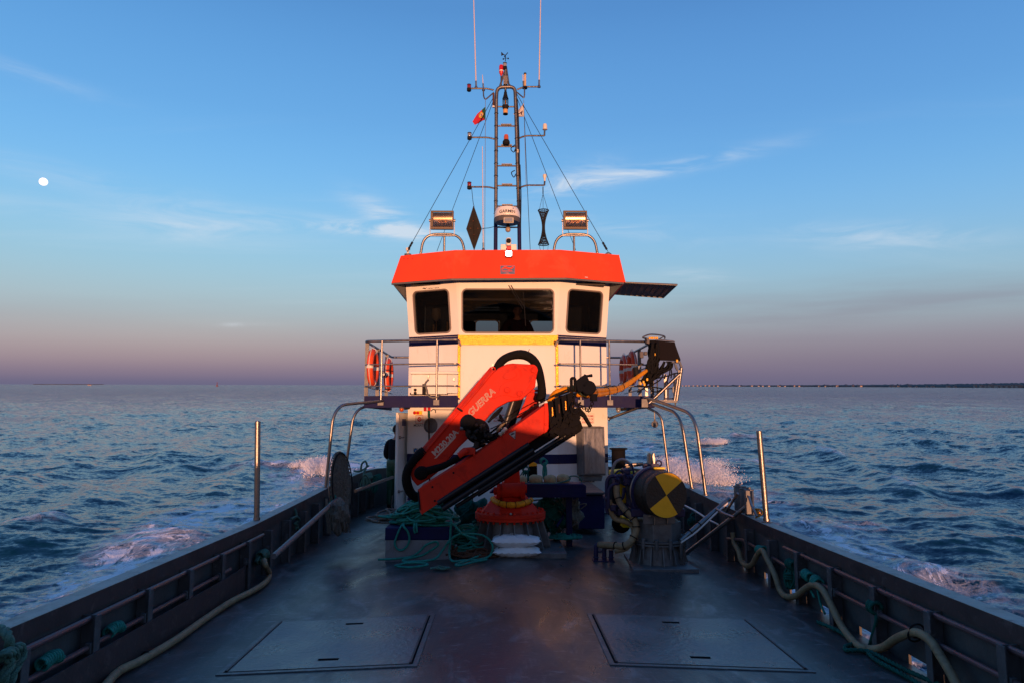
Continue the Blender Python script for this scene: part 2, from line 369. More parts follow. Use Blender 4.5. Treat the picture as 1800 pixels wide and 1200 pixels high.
def rope3(mb, pts, r, pitch=None, smooth=6, seg=6):   # three-strand laid rope
    pts = crom([Vector(p) for p in pts], smooth); n = len(pts)
    pitch = pitch or r*7; L_ = [0]
    for i in range(1, n): L_.append(L_[-1]+(pts[i]-pts[i-1]).length)
    m = max(8, int(L_[-1]/pitch*9)); rs = []; j = 0
    for i in range(m+1):
        d = L_[-1]*i/m
        while j < n-2 and L_[j+1] < d: j += 1
        k = (d-L_[j])/max(1e-6, L_[j+1]-L_[j]); rs.append((pts[j].lerp(pts[j+1], k), d))
    u = None
    strands = [[], [], []]
    for i, (p, d) in enumerate(rs):
        t = (rs[min(i+1, m)][0]-rs[max(i-1, 0)][0]).normalized()
        u = t.orthogonal().normalized() if u is None else (u-t*u.dot(t)).normalized()
        v = t.cross(u)
        for s_ in range(3):
            a = 2*math.pi*(d/pitch + s_/3); strands[s_].append(p+(u*math.cos(a)+v*math.sin(a))*r*.5)
    for s_ in strands: mb.tube(s_, r*.56, seg)
def thing(name, label, cat, loc=(0,0,0), group=None, kind=None):
    o = bpy.data.objects.new(name, None); COL.objects.link(o); o.location = loc; o.empty_display_size = .1
    WL[o.name] = Vector(loc); return tag(o, label, cat, group, kind)
def tag(o, label=None, cat=None, group=None, kind=None):
    if label: o['label'] = label
    if cat: o['category'] = cat
    if group: o['group'] = group
    if kind: o['kind'] = kind
    return o
def lbl(o, t): o['label'] = t; return o
def text(s, pos, right, up, size, mat, parent, name='lettering', depth=.002, align='LEFT', shear=0, bold=0, outline=0):
    cu = bpy.data.curves.new('t', 'FONT'); cu.body = s; cu.size = 1; cu.align_x = align; cu.shear = shear; cu.offset = bold
    if outline: cu.fill_mode = 'NONE'; cu.bevel_depth = outline; cu.bevel_resolution = 0
    ob = bpy.data.objects.new('t', cu); COL.objects.link(ob)
    dg = bpy.context.evaluated_depsgraph_get(); me = bpy.data.meshes.new_from_object(ob.evaluated_get(dg))
    r = Vector(right).normalized(); u = Vector(up); u = (u-r*u.dot(r)).normalized(); nn = r.cross(u)
    vs = [Vector(pos)+r*v.co.x*size+u*v.co.y*size+nn*v.co.z*size for v in me.vertices]
    m = MB().add(vs, [tuple(p.vertices) for p in me.polygons])
    bpy.data.objects.remove(ob); bpy.data.curves.remove(cu)
    o = m.build(name, mat, parent, smooth=False, fixn=False)
    return o

# ------------------------------------------------------------------ sea (world frame, z = 0)
def vnoise(x, y, seed):            # smooth value noise, vectorised
    xi = np.floor(x).astype(np.int64); yi = np.floor(y).astype(np.int64); fx = x-xi; fy = y-yi
    def h(a, b):
        n = (a*374761393 + b*668265263 + seed*974634777) & 0x7fffffff
        n = ((n ^ (n >> 13))*1274126177) & 0x7fffffff
        return ((n ^ (n >> 16)) & 0xffff)/65535.0
    u = fx*fx*(3-2*fx); v = fy*fy*(3-2*fy)
    return (h(xi,yi)*(1-u)+h(xi+1,yi)*u)*(1-v)+(h(xi,yi+1)*(1-u)+h(xi+1,yi+1)*u)*v
def fbm(x, y, seed, o=4):
    s = 0; a = .5
    for i in range(o): s = s+a*vnoise(x*2**i, y*2**i, seed+i*17); a *= .5
    return s/(1-.5**o)
def sm(a, b, x): t = np.clip((x-a)/(b-a), 0, 1); return t*t*(3-2*t)
def sea_surface():
    rng = np.random.RandomState(5)
    y_px = np.concatenate([np.geomspace(1.0/16, 3, 24), np.arange(3.6, 150, .55), np.arange(150.8, 700, 1.1)])
    rad = (EYE_OVER_SEA*FPX/y_px)[::-1]; rad = np.concatenate([rad, [45000.]]) if rad[-1] < 45000 else rad
    fine = np.linspace(-R(47), R(47), 980); coarse = np.linspace(R(47), 2*math.pi-R(47), 90)[1:-1]
    ang = np.concatenate([fine, coarse]); nr, na = len(rad), len(ang)
    A, Rr = np.meshgrid(ang, rad); X = Rr*np.sin(A); Y = Rr*np.cos(A)
    dr = np.gradient(rad)[:, None]*np.ones_like(A); dt = Rr*(fine[1]-fine[0]); dt = np.where(np.abs((A+math.pi) % (2*math.pi)-math.pi) < R(48), dt, Rr*.05)
    cell = np.maximum(dr, dt); cele = np.maximum(dt, dr*.16)
    PT = [sm(.30, .70, fbm(X*s1+s2, Y*s1*.8-s2, 200+s2, 3))*1.1+.28 for s1, s2 in ((.32, 1), (.21, 7), (.13, 13), (.45, 23), (.09, 31), (.26, 43))]
    H = np.zeros_like(X); DX = np.zeros_like(X); DY = np.zeros_like(X)
    wx = X+1.3*(fbm(X*.11, Y*.11, 3)-.5)*4; wy = Y+1.3*(fbm(X*.11+9, Y*.11, 4)-.5)*4
    gust = .6+.8*fbm(X*.05, Y*.05, 21)
    for i in range(96):
        lam = .30*(13/.30)**(i/95.0); k = 2*math.pi/lam
        th = R(205)+rng.randn()*R(30 if lam > 3 else 46); a = .0033*lam**.88*(1.0 if lam < 5 else .8)
        if lam > 8: a *= .6
        ph = rng.rand()*6.283; wgt = sm(1.5, 3.0, lam/cele)*PT[i % 6]
        arg = k*(wx*math.sin(th)+wy*math.cos(th))+ph; c = np.cos(arg)*wgt*a; s_ = np.sin(arg)*wgt*a*.8
        H += c*gust; DX -= math.sin(th)*s_*gust*1.15; DY -= math.cos(th)*s_*gust*1.15
    # the boat's own diverging wave trains either side
    ax = np.abs(X); yb = Y
    for lam, a, sl, ph, sd_ in ((3.4, .060, .26, .4, 301), (2.3, .034, .20, 2.0, 311), (5.2, .05, .34, 1.1, 321), (1.5, .018, .30, .7, 331)):
        arg = 2*math.pi/lam*(ax-sl*Y+.9*(fbm(X*.18, Y*.12, sd_)-.5)*2)+ph; env = (.35+.95*fbm(X*.12, Y*.09, sd_+3))*sm(3, 6, ax)*(1-sm(22, 48, ax))*sm(-6, 4, Y)*(1-sm(50, 110, Y))*sm(1.2, 3, lam/cele)*(.4+.6*sm(8, 11, ax))
        c = np.cos(arg); H += a*env*(c+.25*np.cos(2*arg)); DX -= np.sign(X)*a*env*np.sin(arg)*.9
    crest = 7.0+.7*(fbm(Y*.16, X*0+3, 31)-.5)*2+.05*np.maximum(Y-8, 0)
    d = (ax-crest)/1.25
    tr = np.exp(-d*d)*(.2+1.1*fbm(X*.9, Y*.6, 41, 4))*sm(3, 9, Y)*(1-sm(30, 60, Y))
    H += .025*tr*sm(.2, .6, cell*0+1)
    d2 = (ax-(crest+3.4+.12*Y))/1.8; H += .06*np.exp(-d2*d2)*sm(4, 12, Y)*(1-sm(30, 70, Y))
    churn = sm(11, 5, ax)*sm(4, 9, Y)*(1-sm(50, 90, Y)); wch = sm(.9, .25, cell)
    H += churn*wch*.15*(fbm(X*.8, Y*.8, 51, 5)-.5)+churn*.06*(1-np.abs(2*fbm(X*.45, Y*.3, 55)-1)*2).clip(0, 1)**3*sm(1.2, .4, cell)
    H *= 1.0
    inside = (ax < 3.3) & (Y > -6) & (Y < 17.2)
    Z = np.where(inside, -1.2, H)
    Z = np.where((ax < 4.0) & ~inside & (Y < 17.2), H*.5-.12, Z)
    # foam: wake bands beside the hull, spreading aft
    edge = ax+1.5*(fbm(X*.45, Y*.3, 91, 4)-.5)*2-.04*np.maximum(Y-12, 0)
    F = .66*sm(7.7, 6.5, edge)*sm(2, 6, Y)*(1-sm(30, 60, Y))
    inner = sm(6.0+.08*Y, 4.2, ax)*sm(6, 13, Y)*(1-sm(40, 75, Y))
    F = np.maximum(F, .56*inner)
    left = (X < 0); F = np.where(left, F*1.02, F*.98)
    F = F+.24*np.exp(-((edge-6.9)/.9)**2)*sm(3, 7, Y)*(1-sm(22, 40, Y))
    patch = fbm(X*.55, Y*.35, 61, 4); F = F*(.62+.5*sm(.36, .66, patch))
    aft = sm(9.5, 3, ax)*sm(16, 22, Y)*(1-sm(40, 80, Y)); F = np.maximum(F, .46*aft*(.5+.8*patch))
    # breaking crests out to the sides
    cr = sm(.17, .30, H*gust)*sm(.56, .66, fbm(X*.07, Y*.07, 71, 3))*(1-sm(60, 120, Rr)); F = np.maximum(F, .75*cr)
    Z = Z + np.where(inside, 0, F*sm(.5, .15, cell)*.03*(fbm(X*1.7, Y*1.7, 95, 5)-.45))
    for cx, cy, rx, ry, hh in ((-10.2, 15.4, .8, .5, .20), (-8.6, 26, 2.2, .9, .22), (9.3, 28, 2.2, .8, .15), (14.2, 40.5, 1.6, .7, .28), (7.9, 15.1, .8, .5, .05)):
        g = np.exp(-((X-cx)/rx)**2-((Y-cy)/ry)**2); F = np.maximum(F, .9*g*(.5+.9*fbm(X*1.4, Y*1.4, 83))); Z = Z+hh*g*(.6+.8*fbm(X*1.6, Y*1.6, 81))
    Xd = X+DX; Yd = Y+DY; Zd = Z - (Rr**2)/(2*6.4e6*1.15)
    co = np.stack([Xd, Yd, Zd], -1).reshape(-1, 3)
    idx = np.arange(nr*na).reshape(nr, na); nx = np.roll(idx, -1, axis=1)
    q = np.stack([idx[:-1], nx[:-1], nx[1:], idx[1:]], -1).reshape(-1, 4)[:, ::-1]
    me = bpy.data.meshes.new('sea'); me.vertices.add(len(co)); me.vertices.foreach_set('co', co.ravel())
    me.loops.add(q.size); me.loops.foreach_set('vertex_index', q.ravel().astype(np.int32))
    me.polygons.add(len(q)); me.polygons.foreach_set('loop_start', np.arange(0, q.size, 4, dtype=np.int32))
    me.polygons.foreach_set('use_smooth', np.ones(len(q), bool)); me.update(calc_edges=True)
    at = me.attributes.new('foam', 'FLOAT', 'POINT'); at.data.foreach_set('value', np.clip(F, 0, 1).ravel().astype(np.float32))
    ob = bpy.data.objects.new('sea', me); COL.objects.link(ob); tag(ob, 'dark blue choppy open sea with foam trails beside the boat', None, None, 'structure')
    return ob
def sea_material():
    m = bpy.data.materials.new('sea_water'); m.use_nodes = True; t = m.node_tree; n = t.nodes; l = t.links; b = n['Principled BSDF']
    def N_(ty, **k):
        q = n.new(ty)
        for a, v in k.items(): setattr(q, a, v)
        return q
    tc = N_('ShaderNodeTexCoord')
    def noise(sc_, det, rough, stretch=(1,1,1), dist=0, rot=0):
        mp = N_('ShaderNodeMapping'); l.new(tc.outputs['Object'], mp.inputs[0]); mp.inputs['Scale'].default_value = stretch; mp.inputs['Rotation'].default_value = (0,0,rot)
        q = N_('ShaderNodeTexNoise'); l.new(mp.outputs[0], q.inputs['Vector']); q.inputs['Scale'].default_value = sc_; q.inputs['Detail'].default_value = det
        q.inputs['Roughness'].default_value = rough; q.inputs['Distortion'].default_value = dist; return q.outputs[0]
    def M_(op, a, b_=None, c=None, clamp=False):
        q = N_('ShaderNodeMath', operation=op, use_clamp=clamp)
        for i, v in enumerate((a, b_, c)):
            if v is None: continue
            if isinstance(v, (int, float)): q.inputs[i].default_value = v
            else: l.new(v, q.inputs[i])
        return q.outputs[0]
    at = N_('ShaderNodeAttribute', attribute_name='foam')
    big = noise(1.5, 9, .66, (1, .6, 1), 1.1); vein = noise(1.5, 8, .62, (1, .6, 1), 1.2); vein2 = noise(4.2, 6, .6, (1, .7, 1), 1.0)
    rg1 = M_('SUBTRACT', 1.0, M_('MULTIPLY', M_('ABSOLUTE', M_('SUBTRACT', vein, .5)), 13.0), clamp=True); rg2 = M_('SUBTRACT', 1.0, M_('MULTIPLY', M_('ABSOLUTE', M_('SUBTRACT', vein2, .5)), 10.0), clamp=True)
    ridge = M_('MAXIMUM', rg1, M_('MULTIPLY', rg2, .8))
    f0 = M_('ADD', M_('MULTIPLY', M_('SUBTRACT', big, .5), 4.2), M_('MULTIPLY', ridge, .22))
    thick = M_('MULTIPLY', M_('SUBTRACT', M_('ADD', at.outputs['Fac'], f0), 1.02), 5.0, clamp=True)
    lace = M_('MULTIPLY', M_('MULTIPLY', ridge, M_('MULTIPLY', M_('SUBTRACT', at.outputs['Fac'], .15), 2.2, clamp=True)), .45)
    foam = M_('MAXIMUM', M_('MULTIPLY', thick, .92), lace)
    foam = M_('MULTIPLY', foam, M_('MULTIPLY', at.outputs['Fac'], 6.0, clamp=True))
    wat = N_('ShaderNodeBsdfPrincipled') if False else b
    b.inputs['Base Color'].default_value = (.002, .030, .058, 1); b.inputs['Roughness'].default_value = .10; ln = N_('ShaderNodeVectorMath', operation='LENGTH'); l.new(tc.outputs['Object'], ln.inputs[0]); rmp = N_('ShaderNodeMapRange'); l.new(ln.outputs['Value'], rmp.inputs[0]); rmp.inputs[1].default_value = 25; rmp.inputs[2].default_value = 500; rmp.inputs[3].default_value = .05; rmp.inputs[4].default_value = .10; l.new(rmp.outputs[0], b.inputs['Roughness']); b.inputs['IOR'].default_value = 1.333
    b.inputs['Specular IOR Level'].default_value = .24; b.inputs['Specular Tint'].default_value = (.50, .80, 1, 1)
    # wind ripples: random facet slopes laid over the mesh normal (too fine to mesh, and they do not fade with distance)
    def slopes(sc_, det, st, rot):
        mp = N_('ShaderNodeMapping'); l.new(tc.outputs['Object'], mp.inputs[0]); mp.inputs['Scale'].default_value = st; mp.inputs['Rotation'].default_value = (0, 0, rot)
        q = N_('ShaderNodeTexNoise'); l.new(mp.outputs[0], q.inputs['Vector']); q.inputs['Scale'].default_value = sc_; q.inputs['Detail'].default_value = det; q.inputs['Roughness'].default_value = .62; q.inputs['Distortion'].default_value = .35
        v = N_('ShaderNodeVectorMath', operation='SUBTRACT'); l.new(q.outputs['Color'], v.inputs[0]); v.inputs[1].default_value = (.5, .5, .5); return v.outputs[0]
    def vscale(v, f):
        q = N_('ShaderNodeVectorMath', operation='SCALE'); l.new(v, q.inputs[0])
        if isinstance(f, (int, float)): q.inputs['Scale'].default_value = f
        else: l.new(f, q.inputs['Scale'])
        return q.outputs[0]
    def vadd(a, c): q = N_('ShaderNodeVectorMath', operation='ADD'); l.new(a, q.inputs[0]); l.new(c, q.inputs[1]); return q.outputs[0]
    kd = N_('ShaderNodeMapRange'); l.new(ln.outputs['Value'], kd.inputs[0]); kd.inputs[1].default_value = 15; kd.inputs[2].default_value = 220; kd.inputs[3].default_value = .66; kd.inputs[4].default_value = 3.2
    calm = N_('ShaderNodeMapRange'); l.new(noise(.10, 4, .6, (1, .6, 1), .6), calm.inputs[0]); calm.inputs[1].default_value = .35; calm.inputs[2].default_value = .65; calm.inputs[3].default_value = .65; calm.inputs[4].default_value = 1.25
    sv = vadd(slopes(2.1, 5, (1, 1.6, 1), .35), vscale(slopes(8.5, 4, (1, 1.4, 1), -.2), .85))
    sv = vscale(sv, M_('MULTIPLY', kd.outputs[0], calm.outputs[0])); fl = N_('ShaderNodeVectorMath', operation='MULTIPLY'); l.new(sv, fl.inputs[0]); fl.inputs[1].default_value = (1, 1, 0)
    ge = N_('ShaderNodeNewGeometry'); nn = N_('ShaderNodeVectorMath', operation='NORMALIZE'); l.new(vadd(ge.outputs['Normal'], fl.outputs[0]), nn.inputs[0]); l.new(nn.outputs[0], b.inputs['Normal'])
    fb = N_('ShaderNodeBsdfPrincipled'); fb.inputs['Base Color'].default_value = (.84, .87, .92, 1); fb.inputs['Roughness'].default_value = .8
    fb.inputs['Specular IOR Level'].default_value = .2
    bp2 = N_('ShaderNodeBump'); bp2.inputs['Strength'].default_value = .9; bp2.inputs['Distance'].default_value = .09; l.new(M_('ADD', big, M_('MULTIPLY', vein2, .5)), bp2.inputs['Height']); l.new(bp2.outputs[0], fb.inputs['Normal'])
    mx = N_('ShaderNodeMixShader'); l.new(foam, mx.inputs[0]); l.new(b.outputs[0], mx.inputs[1]); l.new(fb.outputs[0], mx.inputs[2]); l.new(mx.outputs[0], n['Material Output'].inputs[0])
    return m
SEA = sea_surface(); SEA.data.materials.append(sea_material())

# spray thrown up by the wake: real droplets
SPRAYM = pm('spray_droplets', (.80, .80, .84), .45, 0, .05, 3)
def spray(px, py, dist, rx, rz, n, label, seed, rmin=.006, rmax=.034, depth=.9):
    rg = random.Random(seed); c = W(px, py, dist); c.z = max(c.z, 0.05); mb = MB()
    jets = [(rg.uniform(-1, 1), rg.uniform(-1, 1), rg.uniform(.35, 1)) for _ in range(14)]
    for i in range(n):
        j = jets[int(rg.random()**1.2*14)]; t = rg.random(); fan = rg.gauss(0, .16+.10*t)
        x = j[0]*rx*.75+fan*rx*1.0+j[0]*t*rx*.25; z = (t-.5*t*t)*1.9*rz*j[2]*(1-.35*j[0]**2)+rg.gauss(0, .05); y = j[1]*depth+rg.gauss(0, .2)
        r = rmin+(rmax-rmin)*rg.random()**3.0; r *= 1.35-.75*t
        p = c+Vector((x, y, max(z, -.05)))
        o = len(mb.v); s_ = rg.uniform(.7, 1.6)
        mb.v += [(p.x+r, p.y, p.z), (p.x-r, p.y, p.z), (p.x, p.y+r, p.z), (p.x, p.y-r, p.z), (p.x, p.y, p.z+r*s_), (p.x, p.y, p.z-r*s_)]
        mb.f += [(o,o+2,o+4),(o+2,o+1,o+4),(o+1,o+3,o+4),(o+3,o,o+4),(o+2,o,o+5),(o+1,o+2,o+5),(o+3,o+1,o+5),(o,o+3,o+5)]
    ob = mb.build('spray', SPRAYM, origin=(c.x, c.y, 0)); tag(ob, label, 'spray', None, 'stuff'); WORLD_OBJS.append(ob)
WORLD_OBJS = [SEA]
spray(1222, 844, 22.5, 1.0, .80, 46000, 'tall burst of white spray rising behind the two tallest arch rails', 1, .003, .017)
spray(1160, 828, 25, .7, .35, 6000, 'thin low spray between the winch and the arch rails', 5, .003, .015)
spray(1254, 779, 38, .7, .24, 7000, 'small far curl of pale spray right of the arch rails', 2, .006, .025)
spray(566, 829, 24.5, .62, .50, 22000, 'pink lit spray breaking beside the round net hoop', 3, .003, .017)
spray(538, 815, 27, .35, .18, 5000, 'small low splash left of the larger spray near the hoop', 4, .004, .018)

# the far shore, moon, buoy, small boat (world frame)
def shore(name, label, pxs, dist, hgt, mat, depth=160, seed=3):
    rg = random.Random(seed); n = len(pxs); mb = MB(); front = []; back = []
    x0, x1 = pxs[0], pxs[-1]; m = 260
    vs = []; 
    for i in range(m+1):
        x = x0+(x1-x0)*i/m; d = dist(x); p = W(x, 680, d); q = W(x, 680, d+depth); h = hgt(x, rg)
        vs += [(p.x, p.y, -1), (p.x, p.y, min(h*.25, 2)), ((p.x+q.x)/2, (p.y+q.y)/2, h), (q.x, q.y, h*.7), (q.x, q.y, -1)]
    fs = [(i*5+k, (i+1)*5+k, (i+1)*5+k+1, i*5+k+1) for i in range(m) for k in range(4)]
    o = mb.add(vs, fs).build(name, mat, origin=(vs[0][0], vs[0][1], 0)); tag(o, label, None, None, 'structure'); WORLD_OBJS.append(o); return o
LANDM = pm('far_land', (.085, .062, .060), .9, 0, .5, .02, 0, 1, .05, stain=(.24,.15,.11), stain_amt=.25, sscale=.02)
HAZEH = pm('far_hill', (.10, .10, .15), .95, 0, .2, .005)
def dR(x): return 4200-(x-1195)*3.4
shore('shore', 'low dark wooded shore along the right horizon', (1195, 1850), dR,
      lambda x, rg: (5.4+max(0, x-1280)*.014+rg.uniform(-.9, 1.6)+(2.5 if rg.random() < .05 else 0))*(min(1, (x-1190)/60)), LANDM)
shore('hills', 'faint hazy hill at the right edge of the horizon', (1745, 1990), lambda x: 9000, lambda x, rg: 52*max(0, 1-((x-1850)/105)**2)**.8+1, HAZEH, 900, 5)
shore('sandbar', 'thin dark sandbar on the left horizon', (58, 182), lambda x: 3600, lambda x, rg: 1.6+rg.uniform(-.3, .5), LANDM, 60, 4)
HOUSEM = pm('far_house', (.40, .30, .26), .8, 0, .2, .05); ROOFM = pm('far_roof', (.34, .16, .11), .8, 0, .2, .05)
hx = [1200,1206,1211,1219,1226,1232,1240,1247,1255,1262,1300,1322,1334,1341,1352,1368,1371,1380,1397,1405,1440,1452,1468,1472,1500,1511,1514,1566,1572,1580,1600,1612,1630,1641,1668,1680,1716,1727,1731,1738,1744,1748,1755,1761,1768,1777,1786,1794]
rg = random.Random(9)
for i, x in enumerate(hx):
    d = dR(x)-22; p = W(x, 679, d); wd = rg.uniform(5, 11)*(2.0 if x > 1730 else 1); h = rg.uniform(3, 5.5)+(2 if x > 1700 else 0); zb = rg.uniform(.8, 2.2)
    t = thing('shore_house', 'pale low house strung along the far wooded shore', 'house', (p.x, p.y, zb), 'houses along the far shore')
    m = MB().span((p.x-wd/2, p.y, zb-2), (p.x+wd/2, p.y+8, zb+h*.7)); m.build('wall', HOUSEM, t)
    m = MB().hexa([(p.x-wd/2-.4, p.y-.4, zb+h*.7+.02), (p.x+wd/2+.4, p.y-.4, zb+h*.7+.02), (p.x+wd/2+.4, p.y+8.4, zb+h*.7+.02), (p.x-wd/2-.4, p.y+8.4, zb+h*.7+.02)],
                  [(p.x-wd/2, p.y+3.6, zb+h), (p.x+wd/2, p.y+3.6, zb+h), (p.x+wd/2, p.y+4.4, zb+h), (p.x-wd/2, p.y+4.4, zb+h)]); m.build('roof', ROOFM, t)
    WORLD_OBJS.append(t)
mp_ = W(76.5, 320, 20000); mo = MB().ball(mp_, 20000*8.0/1200/1.40, 40).build('moon', emit('moon_glow', (1.0, .98, .95), 1.0))
tag(mo, 'full white moon high over the sea at left', 'moon'); WORLD_OBJS.append(mo)
# channel buoy and tiny boat
b0 = W(381.5, 679, 1100); b0.z = 0
t = thing('channel_buoy', 'dark red channel buoy standing up on the left horizon', 'buoy', b0); WORLD_OBJS.append(t)
BUOYM = pm('buoy_red', (.22, .05, .04), .6, 0, .2, 1)
MB().lathe([(1.5, -1), (1.7, .3), (1.6, 1.3), (.7, 1.6)], b0, seg=16).build('float', BUOYM, t)
m = MB()
for a in (0, 1.57, 3.14, 4.71): m.tube([b0+Vector((math.cos(a)*.8, math.sin(a)*.8, 1.5)), b0+Vector((math.cos(a)*.3, math.sin(a)*.3, 5.2))], .12, 6)
for h in (2.6, 3.9): m.torus(b0+Vector((0, 0, h)), .62-.12*(h-2.6), .07, seg=12, ts=5)
m.build('tower', BUOYM, t); MB().ball(b0+Vector((0, 0, 5.6)), .5, 12).build('topmark', BUOYM, t)
b1 = W(157, 677.5, 1500); b1.z = 0
t = thing('fishing_boat', 'tiny open fishing boat under the left horizon', 'boat', b1); WORLD_OBJS.append(t)
MB().hexa([b1+Vector(v) for v in ((-3, -.7, 0), (3.4, -.7, 0), (3.4, .7, 0), (-3, .7, 0))], [b1+Vector(v) for v in ((-3.6, -1, 1), (4.6, -.6, 1.3), (4.6, .6, 1.3), (-3.6, 1, 1))]).build('hull', HOUSEM, t)
MB().span(b1+Vector((-1.6, -.6, 1.1)), b1+Vector((.3, .6, 2.3))).build('cabin', BUOYM, t)

# ================================================================== everything below is in the boat's frame
# ------------------------------------------------------------------ deck and hull
ST = [(0,-4.6,1.36),(.75,-4.1,1.30),(1.45,-3.2,1.17),(2.05,-2,.98),(2.5,-.6,.80),(2.78,1,.64),(2.9,2.4,.53),(2.93,4,.48),(2.93,8,.49),(2.93,10,.55),(2.93,11.4,.60),(2.93,13.5,.65),
      (2.92,14.4,.66),(2.83,15.0,.66),(2.6,15.45,.66),(2.2,15.75,.66),(0,15.8,.66)]
def stat(y):
    for (a, b) in zip(ST[:-2], ST[1:-1]):
        if a[1] <= y <= b[1]:
            k = (y-a[1])/(b[1]-a[1]); return a[0]+(b[0]-a[0])*k, a[2]+(b[2]-a[2])*k
    return ST[-2][0], .66
def deck_material():
    m = bpy.data.materials.new('deck_paint'); m.use_nodes = True; t = m.node_tree; n = t.nodes; l = t.links; b = n['Principled BSDF']
    tc = n.new('ShaderNodeTexCoord')
    def noise(s, det, ro, st=(1,1,1), di=0):
        mp = n.new('ShaderNodeMapping'); l.new(tc.outputs['Object'], mp.inputs[0]); mp.inputs['Scale'].default_value = st
        q = n.new('ShaderNodeTexNoise'); l.new(mp.outputs[0], q.inputs['Vector']); q.inputs['Scale'].default_value = s; q.inputs['Detail'].default_value = det
        q.inputs['Roughness'].default_value = ro; q.inputs['Distortion'].default_value = di; return q.outputs[0]
    def rmp(x, a, b_, ca, cb):
        q = n.new('ShaderNodeValToRGB'); l.new(x, q.inputs[0]); q.color_ramp.elements[0].position = a; q.color_ramp.elements[1].position = b_
        q.color_ramp.elements[0].color = ca; q.color_ramp.elements[1].color = cb; return q.outputs[0]
    def mix(f, a, c):
        q = n.new('ShaderNodeMix'); q.data_type = 'RGBA'
        for i, v in ((0, f), (6, a), (7, c)):
            if isinstance(v, (int, float, tuple)): q.inputs[i].default_value = v
            else: l.new(v, q.inputs[i])
        return q.outputs[2]
    A = noise(.9, 8, .62, di=.4); B = noise(3.2, 10, .72, (1, .6, 1), .8); C = noise(16, 6, .7, (.35, 1.6, 1), .3); D = noise(1.6, 12, .68, di=2.2)
    c0 = rmp(A, .35, .68, (.032, .032, .034, 1), (.068, .067, .070, 1))
    f1 = rmp(B, .53, .68, (0,0,0,1), (.75,.75,.75,1)); c1 = mix(f1, c0, (.19, .19, .195, 1))          # scuffed bare patches
    f2 = rmp(C, .60, .70, (0,0,0,1), (.8,.8,.8,1)); c2 = mix(f2, c1, (.30, .30, .31, 1))          # fine scratches
    f3 = rmp(D, .60, .72, (0,0,0,1), (.55,.55,.55,1)); c3 = mix(f3, c2, (.055, .030, .034, 1))    # old reddish primer
    l.new(c3, b.inputs['Base Color'])
    r = rmp(noise(1.3, 8, .62, (1.3, .5, 1), 1.0), .36, .64, (.26, .26, .26, 1), (.48, .48, .48, 1)); l.new(r, b.inputs['Roughness'])
    b.inputs['Specular IOR Level'].default_value = .5
    h = n.new('ShaderNodeMath'); h.operation = 'MULTIPLY_ADD'; l.new(noise(34, 5, .6), h.inputs[0]); h.inputs[1].default_value = .35; l.new(B, h.inputs[2])
    bp = n.new('ShaderNodeBump'); bp.inputs['Strength'].default_value = .35; bp.inputs['Distance'].default_value = .012; l.new(h.outputs[0], bp.inputs['Height']); l.new(bp.outputs[0], b.inputs['Normal'])
    return m
DECKM = deck_material()
def deck():
    mb = MB(); rows = []
    ys = [-4.5,-4.1,-3.2,-2,-.6,1,2.4,4,6,8,10,11.4,13.5,14.4,15.0,15.45,15.74]
    fr = [-1,-.75,-.5,-.25,-.045,.045,.25,.5,.75,1]
    for y in ys:
        hb, _ = stat(y); hb = max(hb+.005, .05); rows.append([len(mb.v)+i for i in range(len(fr))])
        for f in fr: x = f*hb; mb.v.append((x, y, deckz(x)+ (max(0, 1-y)*.05 if y < 1 else 0)))
    for a, b in zip(rows[:-1], rows[1:]):
        for i in range(len(fr)-1): mb.f.append((a[i], a[i+1], b[i+1], b[i]))
    o = mb.build('deck', DECKM, origin=(0, 6, 0), sharp=1); return tag(o, 'worn wet dark blue grey steel working deck', None, None, 'structure')
deck()
hull = thing('workboat', 'dark grey steel workboat hull with low bulwarks round its open deck', 'boat', (0, 6, -1.6))
mb = MB(); sect = []
full = [(x, y, z) for x, y, z in ST]+[(-x, y, z) for x, y, z in ST[-2:0:-1]]
for x, y, z in full:
    s_ = 1 if x >= 0 else -1; ox = x+.045*s_ if abs(x) > .01 else x; oy = y-.05 if y < -4 else (y+.05 if y > 15.6 else y)
    sect.append([(ox, oy, deckz(x)-.16), (ox*.985, oy, -1.0), (ox*.9, oy, -2.0), (ox*.5, oy, -2.8), (0, oy, -3.0)])
n_ = len(sect)
for s_ in sect: mb.v += s_
for i in range(n_):
    j = (i+1) % n_
    for k in range(4): mb.f.append((i*5+k, j*5+k, j*5+k+1, i*5+k+1))
mb.build('hull_shell', GREYP, hull)
PORTS_Y = [4.13+.703*k for k in range(-1, 7)]
